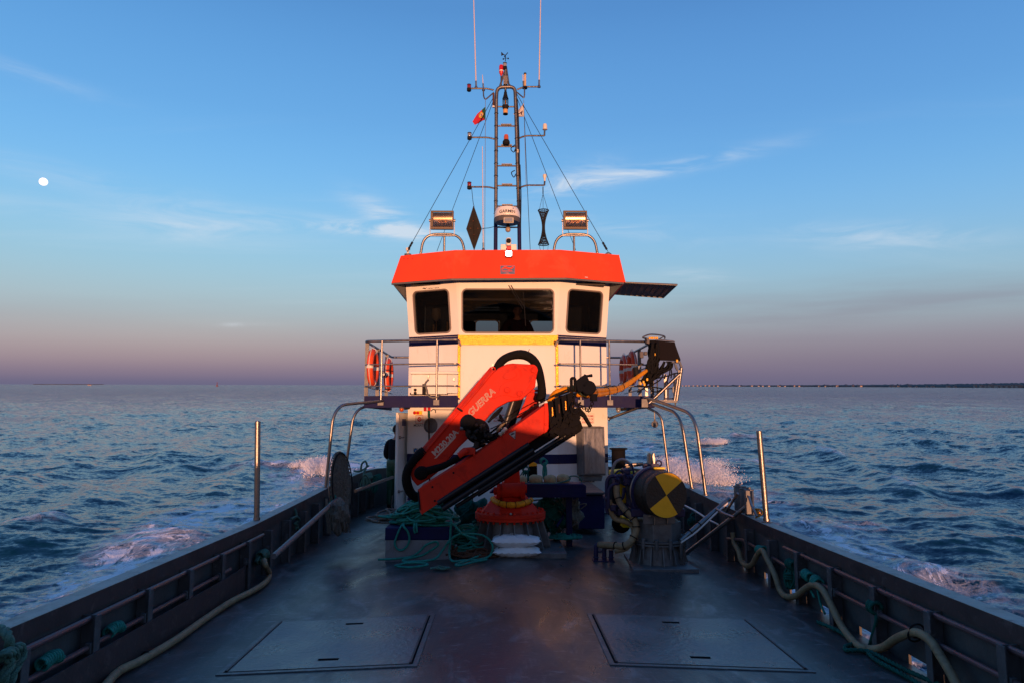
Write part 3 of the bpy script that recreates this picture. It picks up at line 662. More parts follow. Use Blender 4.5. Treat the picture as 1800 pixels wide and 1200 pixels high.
for sgn in (1, -1):
    mb = MB(); lip = MB(); cap = MB(); pipe = []; low = []
    ys = sorted(set([a[1] for a in ST[:-1]]+([v for p in PORTS_Y for v in (p+.13, p+.44)] if sgn > 0 else [])))
    for a, b in zip(ys[:-1], ys[1:]):
        xa, za = stat(a); xb, zb = stat(b); mid = (a+b)/2
        hole = sgn > 0 and any(p+.12 < mid < p+.45 for p in PORTS_Y)
        def strip(z0a, z0b, z1a, z1b):
            mb.hexa([(sgn*xa, a, z0a), (sgn*xb, b, z0b), (sgn*(xb+.02), b, z0b), (sgn*(xa+.02), a, z0a)], [(sgn*xa, a, z1a), (sgn*xb, b, z1b), (sgn*(xb+.02), b, z1b), (sgn*(xa+.02), a, z1a)])
        da, db = deckz(xa), deckz(xb)
        if hole: strip(da+.07, db+.07, za, zb); strip(da-.2, db-.2, da-.015, db-.015)
        else: strip(da-.2, db-.2, za, zb)
        w0, w1 = .012, .125
        cap.hexa([(sgn*(xa-w0), a, za), (sgn*(xb-w0), b, zb), (sgn*(xb+w1), b, zb), (sgn*(xa+w1), a, za)], [(sgn*(xa-w0), a, za+.02), (sgn*(xb-w0), b, zb+.02), (sgn*(xb+w1), b, zb+.02), (sgn*(xa+w1), a, za+.02)])
        lip.hexa([(sgn*(xa-.014), a, za-.095), (sgn*(xb-.014), b, zb-.095), (sgn*(xb-.002), b, zb-.095), (sgn*(xa-.002), a, za-.095)], [(sgn*(xa-.014), a, za+.018), (sgn*(xb-.014), b, zb+.018), (sgn*(xb-.002), b, zb+.018), (sgn*(xa-.002), a, za+.018)])
    if sgn > 0:                    # transom belongs to the first loop
        mb.span((-2.2, 15.74, -.3), (2.2, 15.76, .66)); cap.span((-2.22, 15.71, .66), (2.22, 15.86, .68)); lip.span((-2.2, 15.70, .565), (2.2, 15.712, .675))
    bw = mb.build('bulwark', GREYP, hull); cap.build('cap_rail', CAPM, bw); lip.build('cap_edge', BROWNP, bw)
    for a, b in ((.6, 7.35 if sgn > 0 else 8.2),):
        pts = [(sgn*(stat(y)[0]-.055), y, stat(y)[1]-.125) for y in np.linspace(a, b, 14)]
        MB().tube(pts, .021, 10).build('rail_pipe', PIPEP, bw)
        pts = [(sgn*(stat(y)[0]-.075), y, stat(y)[1]-.30) for y in np.linspace(a, b-(.1 if sgn > 0 else 1.0), 14)]
        if sgn > 0: pts += [(2.86, 7.8, .22), (2.84, 8.5, .25), (2.78, 8.9, .20)]
        MB().tube(pts, .019, 10).build('rail_pipe', PIPEP, bw)
    for k in range(19):
        y = 3.427+.703*k
        if y > 15.2: break
        hb, cz = stat(y); dz = deckz(hb)
        m = MB().span((sgn*(hb-.105), y-.0, dz-.02), (sgn*(hb-.001), y+.012, cz-.10)); m.span((sgn*(hb-.115), y-.035, dz-.02), (sgn*(hb-.105), y+.035, cz-.10))
        m.span((sgn*(hb-.10), y-.05, cz-.34-.0), (sgn*(hb-.06), y-.012, cz-.27)); m.build('frame', FRAMEP, bw, bevel=.003)
# kick plate inside the left bulwark
m = MB(); pts = [(-2.80, y, 0) for y in (2.6, 3.6, 5, 6.9)]+[(-2.81, 7.3, 0), (-2.84, 7.6, 0)]
for a, b in zip(pts[:-1], pts[1:]):
    za, zb = deckz(a[0]), deckz(b[0]); t_ = .1
    m.hexa([(a[0]-.012, a[1], za+.01), (b[0]-.012, b[1], zb+.01), (b[0], b[1], zb+.01), (a[0], a[1], za+.01)], [(a[0]-.014, a[1], .15), (b[0]-.014, b[1], .15), (b[0]-.002, b[1], .15), (a[0]-.002, a[1], .15)])
o = m.build('kick_plate', BROWNP, hull)

# flush deck hatches
def hatch(x0, x1, y0, y1, label, sl):
    t = thing('hatch_cover', label, 'hatch', ((x0+x1)/2, (y0+y1)/2, deckz((x0+x1)/2)), 'flush deck hatches')
    dz = lambda x: deckz(x)
    def pl(m, a, b, c, d, h0, h1): m.hexa([(a, c, dz(a)+h0), (b, c, dz(b)+h0), (b, d, dz(b)+h0), (a, d, dz(a)+h0)], [(a, c, dz(a)+h1), (b, c, dz(b)+h1), (b, d, dz(b)+h1), (a, d, dz(a)+h1)])
    f = MB(); wv = .05
    pl(f, x0-wv, x1+wv, y0-wv, y0-.012, -.01, .008); pl(f, x0-wv, x1+wv, y1+.012, y1+wv, -.01, .008); pl(f, x0-wv, x0-.012, y0-.012, y1+.012, -.01, .008); pl(f, x1+.012, x1+wv, y0-.012, y1+.012, -.01, .008)
    f.build('coaming', COAM, t, bevel=.002)
    for (a, b) in ((x0+.0, x0+.014), (x1-.014, x1-.0)): g = MB(); pl(g, a, b, y0, y1, .006, .018); g.build('edge_bar', BROWNP, t)
    q = MB(); pl(q, x0-.02, x1+.02, y0-.02, y1+.02, .0005, .0015); q.build('seal_groove', BLACK, t)  # black sheet laid under the plate to darken the gap round it
    # the plate with two slots for the lifting bars
    hs = [((x0+x1)/2+(.03 if x0 < 0 else -.03), y1-.16), ((x0+x1)/2+(.03 if x0 < 0 else -.03), y0+.16)]; hw, hd = .075, .025
    m = MB(); ys = [y0, hs[1][1]-hd, hs[1][1]+hd, hs[0][1]-hd, hs[0][1]+hd, y1]
    for i in range(5):
        if i in (1, 3): pl(m, x0+.016, hs[0][0]-hw, ys[i], ys[i+1], -.006, .0105); pl(m, hs[0][0]+hw, x1-.016, ys[i], ys[i+1], -.006, .0105)
        else: pl(m, x0+.016, x1-.016, ys[i], ys[i+1], -.006, .0105)
    m.build('plate', HATCHM, t)
    for hx_, hy in hs:
        q = MB(); pl(q, hx_-hw, hx_+hw, hy-hd, hy+hd, .002, .0035); q.tube([(hx_-hw, hy+.004, dz(hx_)+.010), (hx_+hw, hy+.004, dz(hx_)+.010)], .004, 6); q.build('lifting_slot', BLACK, t)
COAM = pm('coaming_worn', (.085, .085, .088), .4, 0, .3, 5, .2, 30, .12, stain=(.22, .22, .22), stain_amt=.5, sscale=9)
HATCHM = pm('hatch_paint', (.115, .117, .122), .32, 0, .35, 1.6, .3, 26, .14, stain=(.17, .175, .18), stain_amt=.35, sscale=1.7)
hf, hn_ = PZ(764, 1080, -.025), PZ(735, 1172, -.025); ho = PZ(487, 1092, -.08)
hatch(ho.x+.05, (hf.x+hn_.x)/2-.05, hn_.y+.05, hf.y-.05, 'worn flush hatch in the deck on the side of the long straight hose', DECKM)
hf2 = PZ(1032, 1080, -.025); ho2 = PZ(1320, 1091, -.08)
hatch(hf2.x+.05, ho2.x-.05, hn_.y+.05, hf.y-.05, 'worn flush hatch in the deck on the side of the looped hose', DECKM)

# stainless poles on the caps
def pole(a, b, r, label):
    t = thing('stanchion_pole', label, 'pole', b, 'upright poles on the bulwark caps')
    MB().cyl(b, a, r, seg=20).build('tube', STEEL, t); MB().lathe([(r*1.0, 0), (r*1.9, 0), (r*1.9, .012), (r*1.2, .02), (r*1.2, .05)], b, seg=20).build('base_ring', STEEL, t)
    m = MB().lathe([(0, 0), (r*1.03, 0), (r*1.03, .012), (r*.9, .018), (0, .018)], a, seg=20); m.build('end_cap', STEEL, t)
b = PZ(451, 922, .515); b = Vector((-3.0, b.y+.0, .51)); b = PX(451, 921, -3.0); b.z = .505; pole(P(453, 742, b.y-.0), b, .033, 'stainless pole upright on the port cap in front of open water')
b = PX(1348, 919, 3.0); b.z = .51; pole(P(1334.5, 759, b.y+.0), b, .033, 'stainless pole leaning slightly beside the roller posts')

# arch hand rails from the cap up to the walkways
def arch(pts, r, label, cat='rail'):
    b = pts[0]; t = thing('arch_rail', label, cat, b, 'bent handrails between cap and walkway')
    MB().tube(bend(pts, .34, 8), r, 14).build('tube', STEEL, t); MB().lathe([(r, 0), (r*1.9, 0), (r*1.9, .012), (r*1.2, .02)], b, seg=16).build('base_ring', STEEL, t)
def capz(y): return stat(y)[1]+.02
ya, yb = 11.35, 12.75
a0 = Vector((-2.96, ya, capz(ya))); arch([a0, P(587, 712, ya), P(650, 706, ya+.9), P(672, 704, ya+1.3)], .026, 'nearer of the two bent tube rails behind the round net hoop')
a0 = Vector((-2.96, yb-.1, capz(yb))); arch([a0, P(623, 716, yb-.1), P(665, 712, yb+.4)], .026, 'farther of the two bent tube rails behind the round net hoop')
y1 = 10.45; a0 = Vector((2.98, y1, capz(y1))); arch([a0, P(1222, 728, y1), P(1160, 706, y1+1.2), P(1135, 698, y1+2.0)], .027, 'outermost tall bent tube rail in front of the big spray')
y2 = 11.2; a0 = Vector((2.98, y2, capz(y2))); arch([a0, P(1196.5, 727, y2), P(1148, 710, y2+1.0)], .027, 'middle tall bent tube rail between two others')
y3 = 12.6; a0 = Vector((2.96, y3, capz(y3))); arch([a0, P(1162.5, 728, y3), P(1138, 716, y3+.2)], .024, 'shorter bent tube rail nearest the wheelhouse with a block beside it')
# brace tube and hanging block
t = thing('brace_tube', 'copper lit diagonal tube from the wheelhouse wall out under the walkway', 'brace', P(1073, 735, 13.5))
MB().tube([P(1071, 735, 13.55), P(1148, 706, 12.6)], .026, 12).build('tube', STEEL, t); MB().lathe([(0, 0), (.05, 0), (.05, .02), (.03, .03)], P(1071, 735, 13.55), (-1, .2, -.3), 12).build('flange', STEEL, t)
c = P(1151, 742, 12.4); t = thing('pulley_block', 'small rope pulley hanging between the walkway and arch rails', 'pulley', c-Vector((0, 0, .1)))
MB().lathe([(0, -.022), (.035, -.022), (.062, -.014), (.062, .014), (.035, .022), (0, .022)], c-Vector((0, 0, .03)), (0, 1, 0), 20).build('sheave', GALV, t)
MB().tube([c+Vector((-.0, 0, .04)), c+Vector((0, 0, .22))], .012, 6).tube([c+Vector((0, -.03, -.05)), c+Vector((0, -.03, .06)), c+Vector((0, .03, .06)), c+Vector((0, .03, -.05))], .01, 6).build('shackle', STEEL, t)

# ------------------------------------------------------------------ wheelhouse
YC, YS = 13.0, 13.42                                        # centre facet, outer corners
XL, XR, XC0, XC1 = -1.93, 1.97, -.915, .955
house = thing('wheelhouse', 'white wheelhouse with bright orange roof band, three front windows and navy stripe', 'wheelhouse', (0, 14.4, -.05))
DL = Vector((XC0, YC, 0)); DS = Vector((XL, YS, 0)); RL = Vector((XC1, YC, 0)); RS = Vector((XR, YS, 0))
nL = (DL-DS).cross(Vector((0,0,1))).normalized();  nL = nL if nL.y < 0 else -nL
nR = (RS-RL).cross(Vector((0,0,1))).normalized();  nR = nR if nR.y < 0 else -nR
nC = Vector((0, -1, 0))
ZB, ZM, ZT = -.05, 3.30, 4.42
RAKE = .18                                                  # window band leans forward
def rrect(cx, cz, w, h, r, n=6):
    out = []
    for (sx, sz, a0) in ((1,1,0),(-1,1,90),(-1,-1,180),(1,-1,270)):
        for k in range(n+1):
            a = R(a0+90*k/n); out.append((cx+sx*(w/2-r)+r*math.cos(a), cz+sz*(h/2-r)+r*math.sin(a)))
    return out
class Facet:                                                # plan line a-b, vertical to ZM then raked outwards
    def __init__(s, a, b, n): s.a = Vector(a); s.b = Vector(b); s.n = Vector(n); s.d = (s.b-s.a); s.len = s.d.length; s.u = s.d.normalized()
    def pt(s, u, z, off=0):
        k = max(0, (z-ZM)/(ZT-ZM))*RAKE; return s.a+s.u*u+Vector((0,0,z))+s.n*(off+k)
    def hit(s, px, py):
        pl = s.pt(0, ZM if True else 0); n = s.n if py > 596 else (s.n+Vector((0,0,-RAKE/(ZT-ZM)))).normalized()
        q = PP(px, py, s.pt(s.len/2, ZM), n); return (q-s.a).dot(s.u), q.z
FL, FC, FR = Facet(DS, DL, nL), Facet(DL, RL, nC), Facet(RL, RS, nR)
def facet_upper(F, hole, mb, th=.07):
    u0, u1, z0, z1, r = hole; cx, cz = (u0+u1)/2, (z0+z1)/2; loop = rrect(cx, cz, u1-u0, z1-z0, r); n = len(loop); outer = []
    for (u, z) in loop:
        dx, dz = u-cx, z-cz; ts = []
        if abs(dx) > 1e-9: ts.append(((F.len-cx) if dx > 0 else -cx)/dx)
        if abs(dz) > 1e-9: ts.append(((ZT-cz) if dz > 0 else (ZM-cz))/dz)
        t = min(ts); outer.append((cx+dx*t, cz+dz*t))
    cor = [(F.len, ZT), (0, ZT), (0, ZM), (F.len, ZM)]
    for c_ in cor:
        i = min(range(n), key=lambda k: abs(math.atan2(loop[k][1]-cz, loop[k][0]-cx)-math.atan2(c_[1]-cz, c_[0]-cx))); outer[i] = c_
    rings = [[F.pt(*o) for o in outer], [F.pt(*l_) for l_ in loop], [F.pt(*l_, -th) for l_ in loop], [F.pt(*o, -th) for o in outer]]
    o = len(mb.v); fs = []
    for q in rings: mb.v += q
    for k in range(3):
        for i in range(n): j = (i+1) % n; mb.f.append((o+k*n+i, o+k*n+j, o+(k+1)*n+j, o+(k+1)*n+i))
def win(F, px, label):
    a = F.hit(px[0], (px[1]+px[3])/2)[0]; b = F.hit(px[2], (px[1]+px[3])/2)[0]; z1 = F.hit((px[0]+px[2])/2, px[1])[1]; z0 = F.hit((px[0]+px[2])/2, px[3])[1]
    return (a, b, z0, z1, .075)
HL, HC, HR = win(FL, (729, 512, 789.5, 585), ''), win(FC, (813.5, 510, 972, 583.5), ''), win(FR, (998, 512, 1056.5, 584.5), '')
mb = MB()
for F, h in ((FL, HL), (FC, HC), (FR, HR)):
    facet_upper(F, h, mb)
    mb.hexa([F.pt(0, ZB), F.pt(F.len, ZB), F.pt(F.len, ZB, -.07), F.pt(0, ZB, -.07)], [F.pt(0, ZM), F.pt(F.len, ZM), F.pt(F.len, ZM, -.07), F.pt(0, ZM, -.07)])
# raked corners need a filler strip, then sides, back with two windows
for p, q in ((FL, FC), (FC, FR)):
    mb.add([p.pt(p.len, ZM), p.pt(p.len, ZT), q.pt(0, ZT), q.pt(0, ZM)], [(0, 1, 2, 3)])
YB = 15.35
for x, F, u in ((XL, FL, 0), (XR, FR, FR.len)):
    f0, f1 = F.pt(u, ZM), F.pt(u, ZT); s_ = 1 if x > 0 else -1
    mb.hexa([(x, YS, ZB), (x, YB, ZB), (x-.06*s_, YB, ZB), (x-.06*s_, YS, ZB)], [(f0.x, f0.y, ZM), (x, YB, ZM), (x-.06*s_, YB, ZM), (f0.x-.06*s_, f0.y, ZM)])
    mb.hexa([(f0.x, f0.y, ZM), (x, YB, ZM), (x-.06*s_, YB, ZM), (f0.x-.06*s_, f0.y, ZM)], [(f1.x, f1.y, ZT), (x, YB, ZT), (x-.06*s_, YB, ZT), (f1.x-.06*s_, f1.y, ZT)])
bw_ = [(-.70, -.17), (.53, 1.16)]
xs = [XL]+[v for p in bw_ for v in p]+[XR]
for i in range(5): 
    if i % 2 == 0: mb.span((xs[i], YB-.05, 3.15), (xs[i+1], YB, 3.96))
mb.span((XL, YB-.05, ZB), (XR, YB, 3.15)); mb.span((XL, YB-.05, 3.96), (XR, YB, ZT))
mb.build('wall', WHITE, house, sharp=.12)
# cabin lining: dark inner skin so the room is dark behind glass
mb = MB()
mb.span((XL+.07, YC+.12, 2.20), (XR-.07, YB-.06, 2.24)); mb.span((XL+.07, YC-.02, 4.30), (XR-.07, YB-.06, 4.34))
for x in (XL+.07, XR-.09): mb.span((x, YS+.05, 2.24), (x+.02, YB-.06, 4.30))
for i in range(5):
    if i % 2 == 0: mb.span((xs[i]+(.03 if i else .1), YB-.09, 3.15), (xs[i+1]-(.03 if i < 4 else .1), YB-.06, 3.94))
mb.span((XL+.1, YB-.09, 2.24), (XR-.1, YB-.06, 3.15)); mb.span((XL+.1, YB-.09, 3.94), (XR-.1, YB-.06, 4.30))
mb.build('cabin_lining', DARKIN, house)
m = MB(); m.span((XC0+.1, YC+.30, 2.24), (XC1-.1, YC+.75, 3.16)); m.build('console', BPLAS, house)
q0 = P(815, 527, YC+.35); m = MB().span((XC0+.0, YC+.33, q0.z-.02), (XC1, YC+.37, q0.z+.02)); m.build('grab_bar', pm('cabin_wood', (.22,.13,.09), .5, 0, .2, 6), house)
m = MB()
for py in (531, 543): p = P(815, py, YB-.3); m.span((XC0-.4, YB-.31, p.z-.01), (XC1+.4, YB-.29, p.z+.01))
m.build('ceiling_rail', BPLAS, house)
CABBLUE = pm('cabin_blue_panel', (.03, .09, .16), .5, 0, .2, 5); CABGREY = pm('cabin_grey_panel', (.10, .10, .12), .5, 0, .2, 4)
a_, b_ = P(836, 532, YB-.25), P(878, 547, YB-.25); MB().span((a_.x, YB-.25, b_.z), (b_.x, YB-.2, a_.z)).build('cupboard', CABBLUE, house, bevel=.005)
a_, b_ = P(932, 532, YB-.25), P(975, 546, YB-.25); MB().span((a_.x, YB-.25, b_.z), (b_.x, YB-.2, a_.z)).build('cupboard', CABGREY, house, bevel=.005)
for i, (xa, xb) in enumerate(bw_):
    m = MB(); cz = 3.55; lp = [Vector((u, YB-.10, z)) for u, z in rrect((xa+xb)/2, cz, xb-xa, .80, .09)]; m.tube(lp, .016, 6, closed=True)
    f = m.build('rear_window_frame', pm('varnish_trim', (.45,.22,.06), .4, 0, .2, 8), house)
def window(F, h, lab=None):
    u0, u1, z0, z1, r = h; cx, cz = (u0+u1)/2, (z0+z1)/2
    a = rrect(cx, cz, u1-u0+.055, z1-z0+.055, r+.03); b = rrect(cx, cz, u1-u0-.012, z1-z0-.012, r-.01); n = len(a)
    rings = [[F.pt(*p, .001) for p in a], [F.pt(*p, .014) for p in rrect(cx, cz, u1-u0+.045, z1-z0+.045, r+.025)], [F.pt(*p, .014) for p in rrect(cx, cz, u1-u0, z1-z0, r)], [F.pt(*p, -.03) for p in b]]
    m = MB()
    for q in rings: m.v += q
    for k in range(3):
        for i in range(n): j = (i+1) % n; m.f.append((k*n+i, k*n+j, (k+1)*n+j, (k+1)*n+i))
    fr = m.build('window', WINFR, house); 
    if lab: lbl(fr, lab)
    g = rrect(cx, cz, u1-u0-.01, z1-z0-.01, r-.01); MB().slab([F.pt(*p, -.022) for p in g], F.n*-.006).build('pane', GLASS, fr, smooth=False)
window(FL, HL); window(FC, HC, 'wide middle window with two wipers'); window(FR, HR)
# navy stripes and ledges
m = MB()
for F, e0, e1 in ((FL, 0, 0), (FR, 0, 0)):
    z0, z1 = 3.155, 3.335
    for zz0, zz1 in ((z0, 3.298), (3.302, z1)):
        m.hexa([F.pt(e0, zz0, .001), F.pt(F.len, zz0, .001), F.pt(F.len, zz0, .004), F.pt(0, zz0, .004)], [F.pt(0, zz1, .001), F.pt(F.len, zz1, .001), F.pt(F.len, zz1, .004), F.pt(0, zz1, .004)])
m.build('stripe', BLUE, house, smooth=False)
m = MB(); m.hexa([(XC0-.02, YC-.035, 3.14), (XC1+.02, YC-.035, 3.14), (XC1+.02, YC-.002, 3.14), (XC0-.02, YC-.002, 3.14)], [(XC0-.02, YC-.030, 3.325), (XC1+.02, YC-.030, 3.325), (XC1+.02, YC-.002, 3.325), (XC0-.02, YC-.002, 3.325)])
m.build('ledge_plate', GOLDM, house)  # gold metal stands for sun glare across the middle of the stripe
for x, y0 in ((XC0, 0), (XC1, 0)):
    m = MB().span((x-.028, YC-.03, 2.10), (x+.028, YC-.003, 3.14)); m.build('corner_strip', GOLDM, house, bevel=.004)
m = MB()
for F in (FL, FC, FR):
    for z0, z1 in ((.90, 1.075),): m.hexa([F.pt(0, z0, .001), F.pt(F.len, z0, .001), F.pt(F.len, z0, .004), F.pt(0, z0, .004)], [F.pt(0, z1, .001), F.pt(F.len, z1, .001), F.pt(F.len, z1, .004), F.pt(0, z1, .004)])
m.build('stripe', BLUE, house, smooth=False)
# roof and orange fascia
def V(px, py, y): return P(px, py, y)
bot = [V(688, 497.5, 12.95), V(793, 489.5, 12.55), V(995, 488, 12.55), V(1097, 496.5, 12.95)]
top = [V(704.5, 450, 13.10), V(800, 440, 12.74), V(985, 439.5, 12.74), V(1085.5, 448.5, 13.10)]
backb = [Vector((bot[0].x, 15.7, 4.33)), Vector((bot[3].x, 15.7, 4.33))]; backt = [Vector((top[0].x, 15.6, 4.86)), Vector((top[3].x, 15.6, 4.86))]
Bq = [backb[0]]+bot+[backb[1]]; Tq = [backt[0]]+top+[backt[1]]
m = MB()
for i in range(5):
    a, b, c, d = Bq[i], Bq[i+1], Tq[i+1], Tq[i]; n = (b-a).cross(d-a).normalized()*.03
    m.hexa([a, b, b+n*0, a+n*0] if False else [a, b, c, d], [a-n*0+Vector((0,0,0))+(-n if n.y < 0 or abs(n.x) > .5 else n), b+(-n if n.y < 0 or abs(n.x) > .5 else n), c+(-n if n.y < 0 or abs(n.x) > .5 else n), d+(-n if n.y < 0 or abs(n.x) > .5 else n)])
fas = m.build('roof_band', ORANGE, house, sharp=.1)
zr = 4.80
m = MB(); rr0 = [Vector((p.x*.985, p.y+.03, zr)) for p in Tq]; m.slab(rr0, (0, 0, .03)); m.build('roof', WHITE2, house, smooth=False)
# soffit
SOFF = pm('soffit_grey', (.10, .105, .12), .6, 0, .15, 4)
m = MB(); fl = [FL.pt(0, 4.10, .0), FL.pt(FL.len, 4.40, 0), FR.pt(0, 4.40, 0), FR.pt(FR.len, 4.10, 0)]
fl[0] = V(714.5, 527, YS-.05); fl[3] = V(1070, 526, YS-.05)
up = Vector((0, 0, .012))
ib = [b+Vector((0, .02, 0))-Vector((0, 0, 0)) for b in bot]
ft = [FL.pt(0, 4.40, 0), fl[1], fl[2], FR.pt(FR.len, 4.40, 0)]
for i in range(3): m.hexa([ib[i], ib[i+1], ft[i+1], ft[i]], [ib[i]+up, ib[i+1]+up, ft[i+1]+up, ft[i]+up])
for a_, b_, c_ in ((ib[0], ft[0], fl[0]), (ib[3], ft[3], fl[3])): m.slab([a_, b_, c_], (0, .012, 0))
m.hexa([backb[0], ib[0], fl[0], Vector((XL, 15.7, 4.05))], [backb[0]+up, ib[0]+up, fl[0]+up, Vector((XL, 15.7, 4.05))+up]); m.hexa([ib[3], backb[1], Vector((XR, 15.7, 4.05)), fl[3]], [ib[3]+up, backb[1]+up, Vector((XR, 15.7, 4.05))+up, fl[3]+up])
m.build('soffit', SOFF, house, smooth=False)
m = MB()
for i in range(3):
    a, b = bot[i], bot[i+1]; m.hexa([a+Vector((0, .012, -.035)), b+Vector((0, .012, -.035)), b+Vector((0, .05, -.035)), a+Vector((0, .05, -.035))], [a+Vector((0, .012, 0)), b+Vector((0, .012, 0)), b+Vector((0, .05, 0)), a+Vector((0, .05, 0))])
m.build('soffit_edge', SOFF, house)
# builder's plate with wave emblem
fn = (bot[2]-bot[1]).cross(top[1]-bot[1]).normalized(); fn = fn if fn.y < 0 else -fn
fu = (top[1]-bot[1]); fu = (fu-Vector((1,0,0))*fu.x).normalized()
def FA(px, py, off=.001): return PP(px, py, bot[1], fn, off)
m = MB().slab([FA(879.5, 482.5), FA(905, 482.5), FA(905, 467.5), FA(879.5, 467.5)], fn*.006); plate = m.build('builder_plate', pm('plate_metal', (.30,.28,.30), .35, .6, .15, 30), house, bevel=.003)
wave_t = [(881.5, 474), (884, 471), (887, 469.3), (890, 469), (892, 470.2), (895, 471.2), (898, 471), (901, 469), (903, 468.6)]
wave_b = [(903, 470.8), (900, 473.2), (896, 474.6), (893, 474.4), (890, 472.8), (887, 472.4), (884.6, 473.5), (882.5, 475.2)]
MB().slab([FA(x, y, .0075) for x, y in wave_t+wave_b], fn*.001).build('emblem', ORANGE, plate, smooth=False)
text('NAUTIBER', FA(882, 478.2, .0085), (1,0,0), fu, .043, ORANGE, plate, 'lettering', bold=.02)
text('2001', FA(889, 481.6, .0085), (1,0,0), fu, .032, ORANGE, plate, 'lettering', bold=.01)
# small lettering above the left window
uL, upL = FL.u, Vector((0, 0, 1))
def SL(px, py, off=.003): u, z = FL.hit(px, py); return FL.pt(u, z, off)
def SR(px, py, off=.003): u, z = FR.hit(px, py); return FR.pt(u, z, off)
text('NAUTIBER', SL(751.5, 508.6), uL, upL, .055, INK, house, 'lettering', bold=.02)
wv = [(742.5, 508.6), (744, 506.4), (746, 506.4), (748, 507.4), (750, 505.6), (749, 508.2), (747, 509), (745.4, 508)]
MB().slab([SL(x, y) for x, y in wv], FL.n*.001).build('emblem', INK, house, smooth=False)
# bolts on the fascia and a scuffed corner
m = MB()
for px, py in ((710, 455), (717, 455), (725, 454.6), (1062, 453.2), (1068, 453.6), (1075, 454)):
    i = 0 if px < 900 else 2; n_ = (bot[i+1]-bot[i]).cross(top[i]-bot[i]).normalized(); n_ = n_ if n_.y < 0 else -n_
    c = PP(px, py, bot[i], n_, .004); m.lathe([(0, .004), (.012, .003), (.014, -.002)], c, n_, 8)
m.build('bolt', STRED, house)
n_ = (bot[3]-bot[2]).cross(top[2]-bot[2]).normalized(); n_ = n_ if n_.y < 0 else -n_
MB().slab([PP(x, y, bot[2], n_, .002) for x, y in ((1028, 488), (1029.5, 482), (1031.5, 482), (1032.6, 486), (1033, 488.6))], n_*.0006).build('scuff_patch', WHITE2, house, smooth=False)
# wipers
m = MB(); piv = [P(894, 502, YC-.16), P(898, 502, YC-.16)]; e = [P(919, 543, YC-.17), P(923, 542, YC-.17)]
for a, b in zip(piv, e): m.tube([a, b], .009, 6)
for a in piv: m.lathe([(0, .03), (.025, .03), (.03, 0)], a+Vector((0, .04, 0)), (0, -1, 0), 12)
m.tube([P(920, 514, YC-.155), P(924, 574, YC-.12)], .007, 6).build('wiper', BPLAS, house)
# a white work lamp lit on the fascia
c = FA(894.2, 448.5, .0); t = thing('work_lamp', 'square white lit lamp on the middle of the orange roof band', 'lamp', c-Vector((0,0,.07)))
hx_ = Vector((1,0,0))*.068; hu = fu*.068
m = MB().slab([c-hx_-hu, c+hx_-hu, c+hx_+hu, c-hx_+hu], fn*.05); m.build('housing', SLATE, t, bevel=.012)
q = c+fn*.0515; a_, b_ = hx_*.86, hu*.86; MB().slab([q+a_*u_+b_*v_ for u_, v_ in rrect(0, 0, 2, 2, .45)], fn*.004).build('lit_lens', emit('lamp_light', (1, .96, .90), 9), t, smooth=False)

# lower wall fittings, left facet
t = thing('porthole', 'round steel porthole with boat hook in front beside the red sign', 'porthole', SL(757.5, 760, 0))
cL = SL(757.3, 747, 0.002)
MB().lathe([(.118, 0), (.145, 0), (.145, .02), (.118, .03), (.108, .015)], cL, FL.n, 32).build('rim', GALV, t)
MB().lathe([(0, .004), (.112, .004), (.112, .010), (0, .010)], cL, FL.n, 32).build('pane', pm('dull_glass', (.10,.09,.085), .25, 0, .2, 6), t)
m = MB()
for k in range(8): a = k*.785; u_ = FL.u; m.lathe([(.008, 0), (.008, .008), (0, .01)], cL+FL.n*.022+(FL.u*math.cos(a)+Vector((0,0,1))*math.sin(a))*.132, FL.n, 8)
m.build('bolt_ring', GALV, t)
def sticker(name, label, cat, pts, mat, hitf, n, depth=.003):
    o = MB().slab([hitf(x, y, .003) for x, y in pts], n*depth).build(name, mat, smooth=False); tag(o, label, cat); return o
o = sticker('call_point', 'yellow box with two red buttons on the wall beside the porthole', 'switch box', [(729.5, 728), (742.5, 728), (742.5, 721.5), (729.5, 721.5)], YELP, SL, FL.n, .05)
WL_o = WL[o.name]
for px in (731.7, 737.3): MB().lathe([(.030, 0), (.030, .02), (.02, .03), (0, .032)], SL(px, 724.8, .053), FL.n, 16).build('button', RED, o)
t = thing('fire_hose_sign', 'square white sign with red fire hose symbol under the yellow switch box', 'sign', SL(737.5, 743, 0))
MB().slab([SL(x, y, .002) for x, y in ((731, 743.4), (744, 743.4), (744, 728.9), (731, 728.9))], FL.n*.003).build('board', PAPER, t, smooth=False)
m = MB(); sq = [(731.2, 743.2), (743.8, 743.2), (743.8, 729.1), (731.2, 729.1)]
m.tube([SL(x, y, .006) for x, y in sq], .006, 4, closed=True); cc = SL(737.6, 736, .006); m.torus(cc, .034, .0115, FL.n, 20, 6); m.lathe([(0, .002), (.012, .002), (.012, 0)], cc, FL.n, 12); m.build('symbol', STRED, t)
o = text('MORATRIS', SL(727.2, 748.6, .004), uL, upL, .062, INK, None, 'wall_lettering', bold=.01); tag(o, 'small dark word on the white wall under the fire hose sign', 'lettering')
t = thing('fire_sign', 'small red sign with white flame mark hanging under the walkway', 'sign', SL(751, 722, 0))
MB().slab([SL(x, y, .004) for x, y in ((745, 722), (757, 722), (757, 714), (745, 714))], FL.n*.003).build('board', STRED, t, smooth=False)
MB().slab([SL(x, y, .009) for x, y in ((750, 720.6), (752.4, 720.6), (752, 717), (752.6, 715.5), (750.4, 714.8), (750.2, 717))], FL.n*.001).build('symbol', PAPER, t, smooth=False)
t = thing('ear_protection_sign', 'round blue safety sticker low on the wall beside the crane hose', 'sign', SL(730.5, 795, 0))
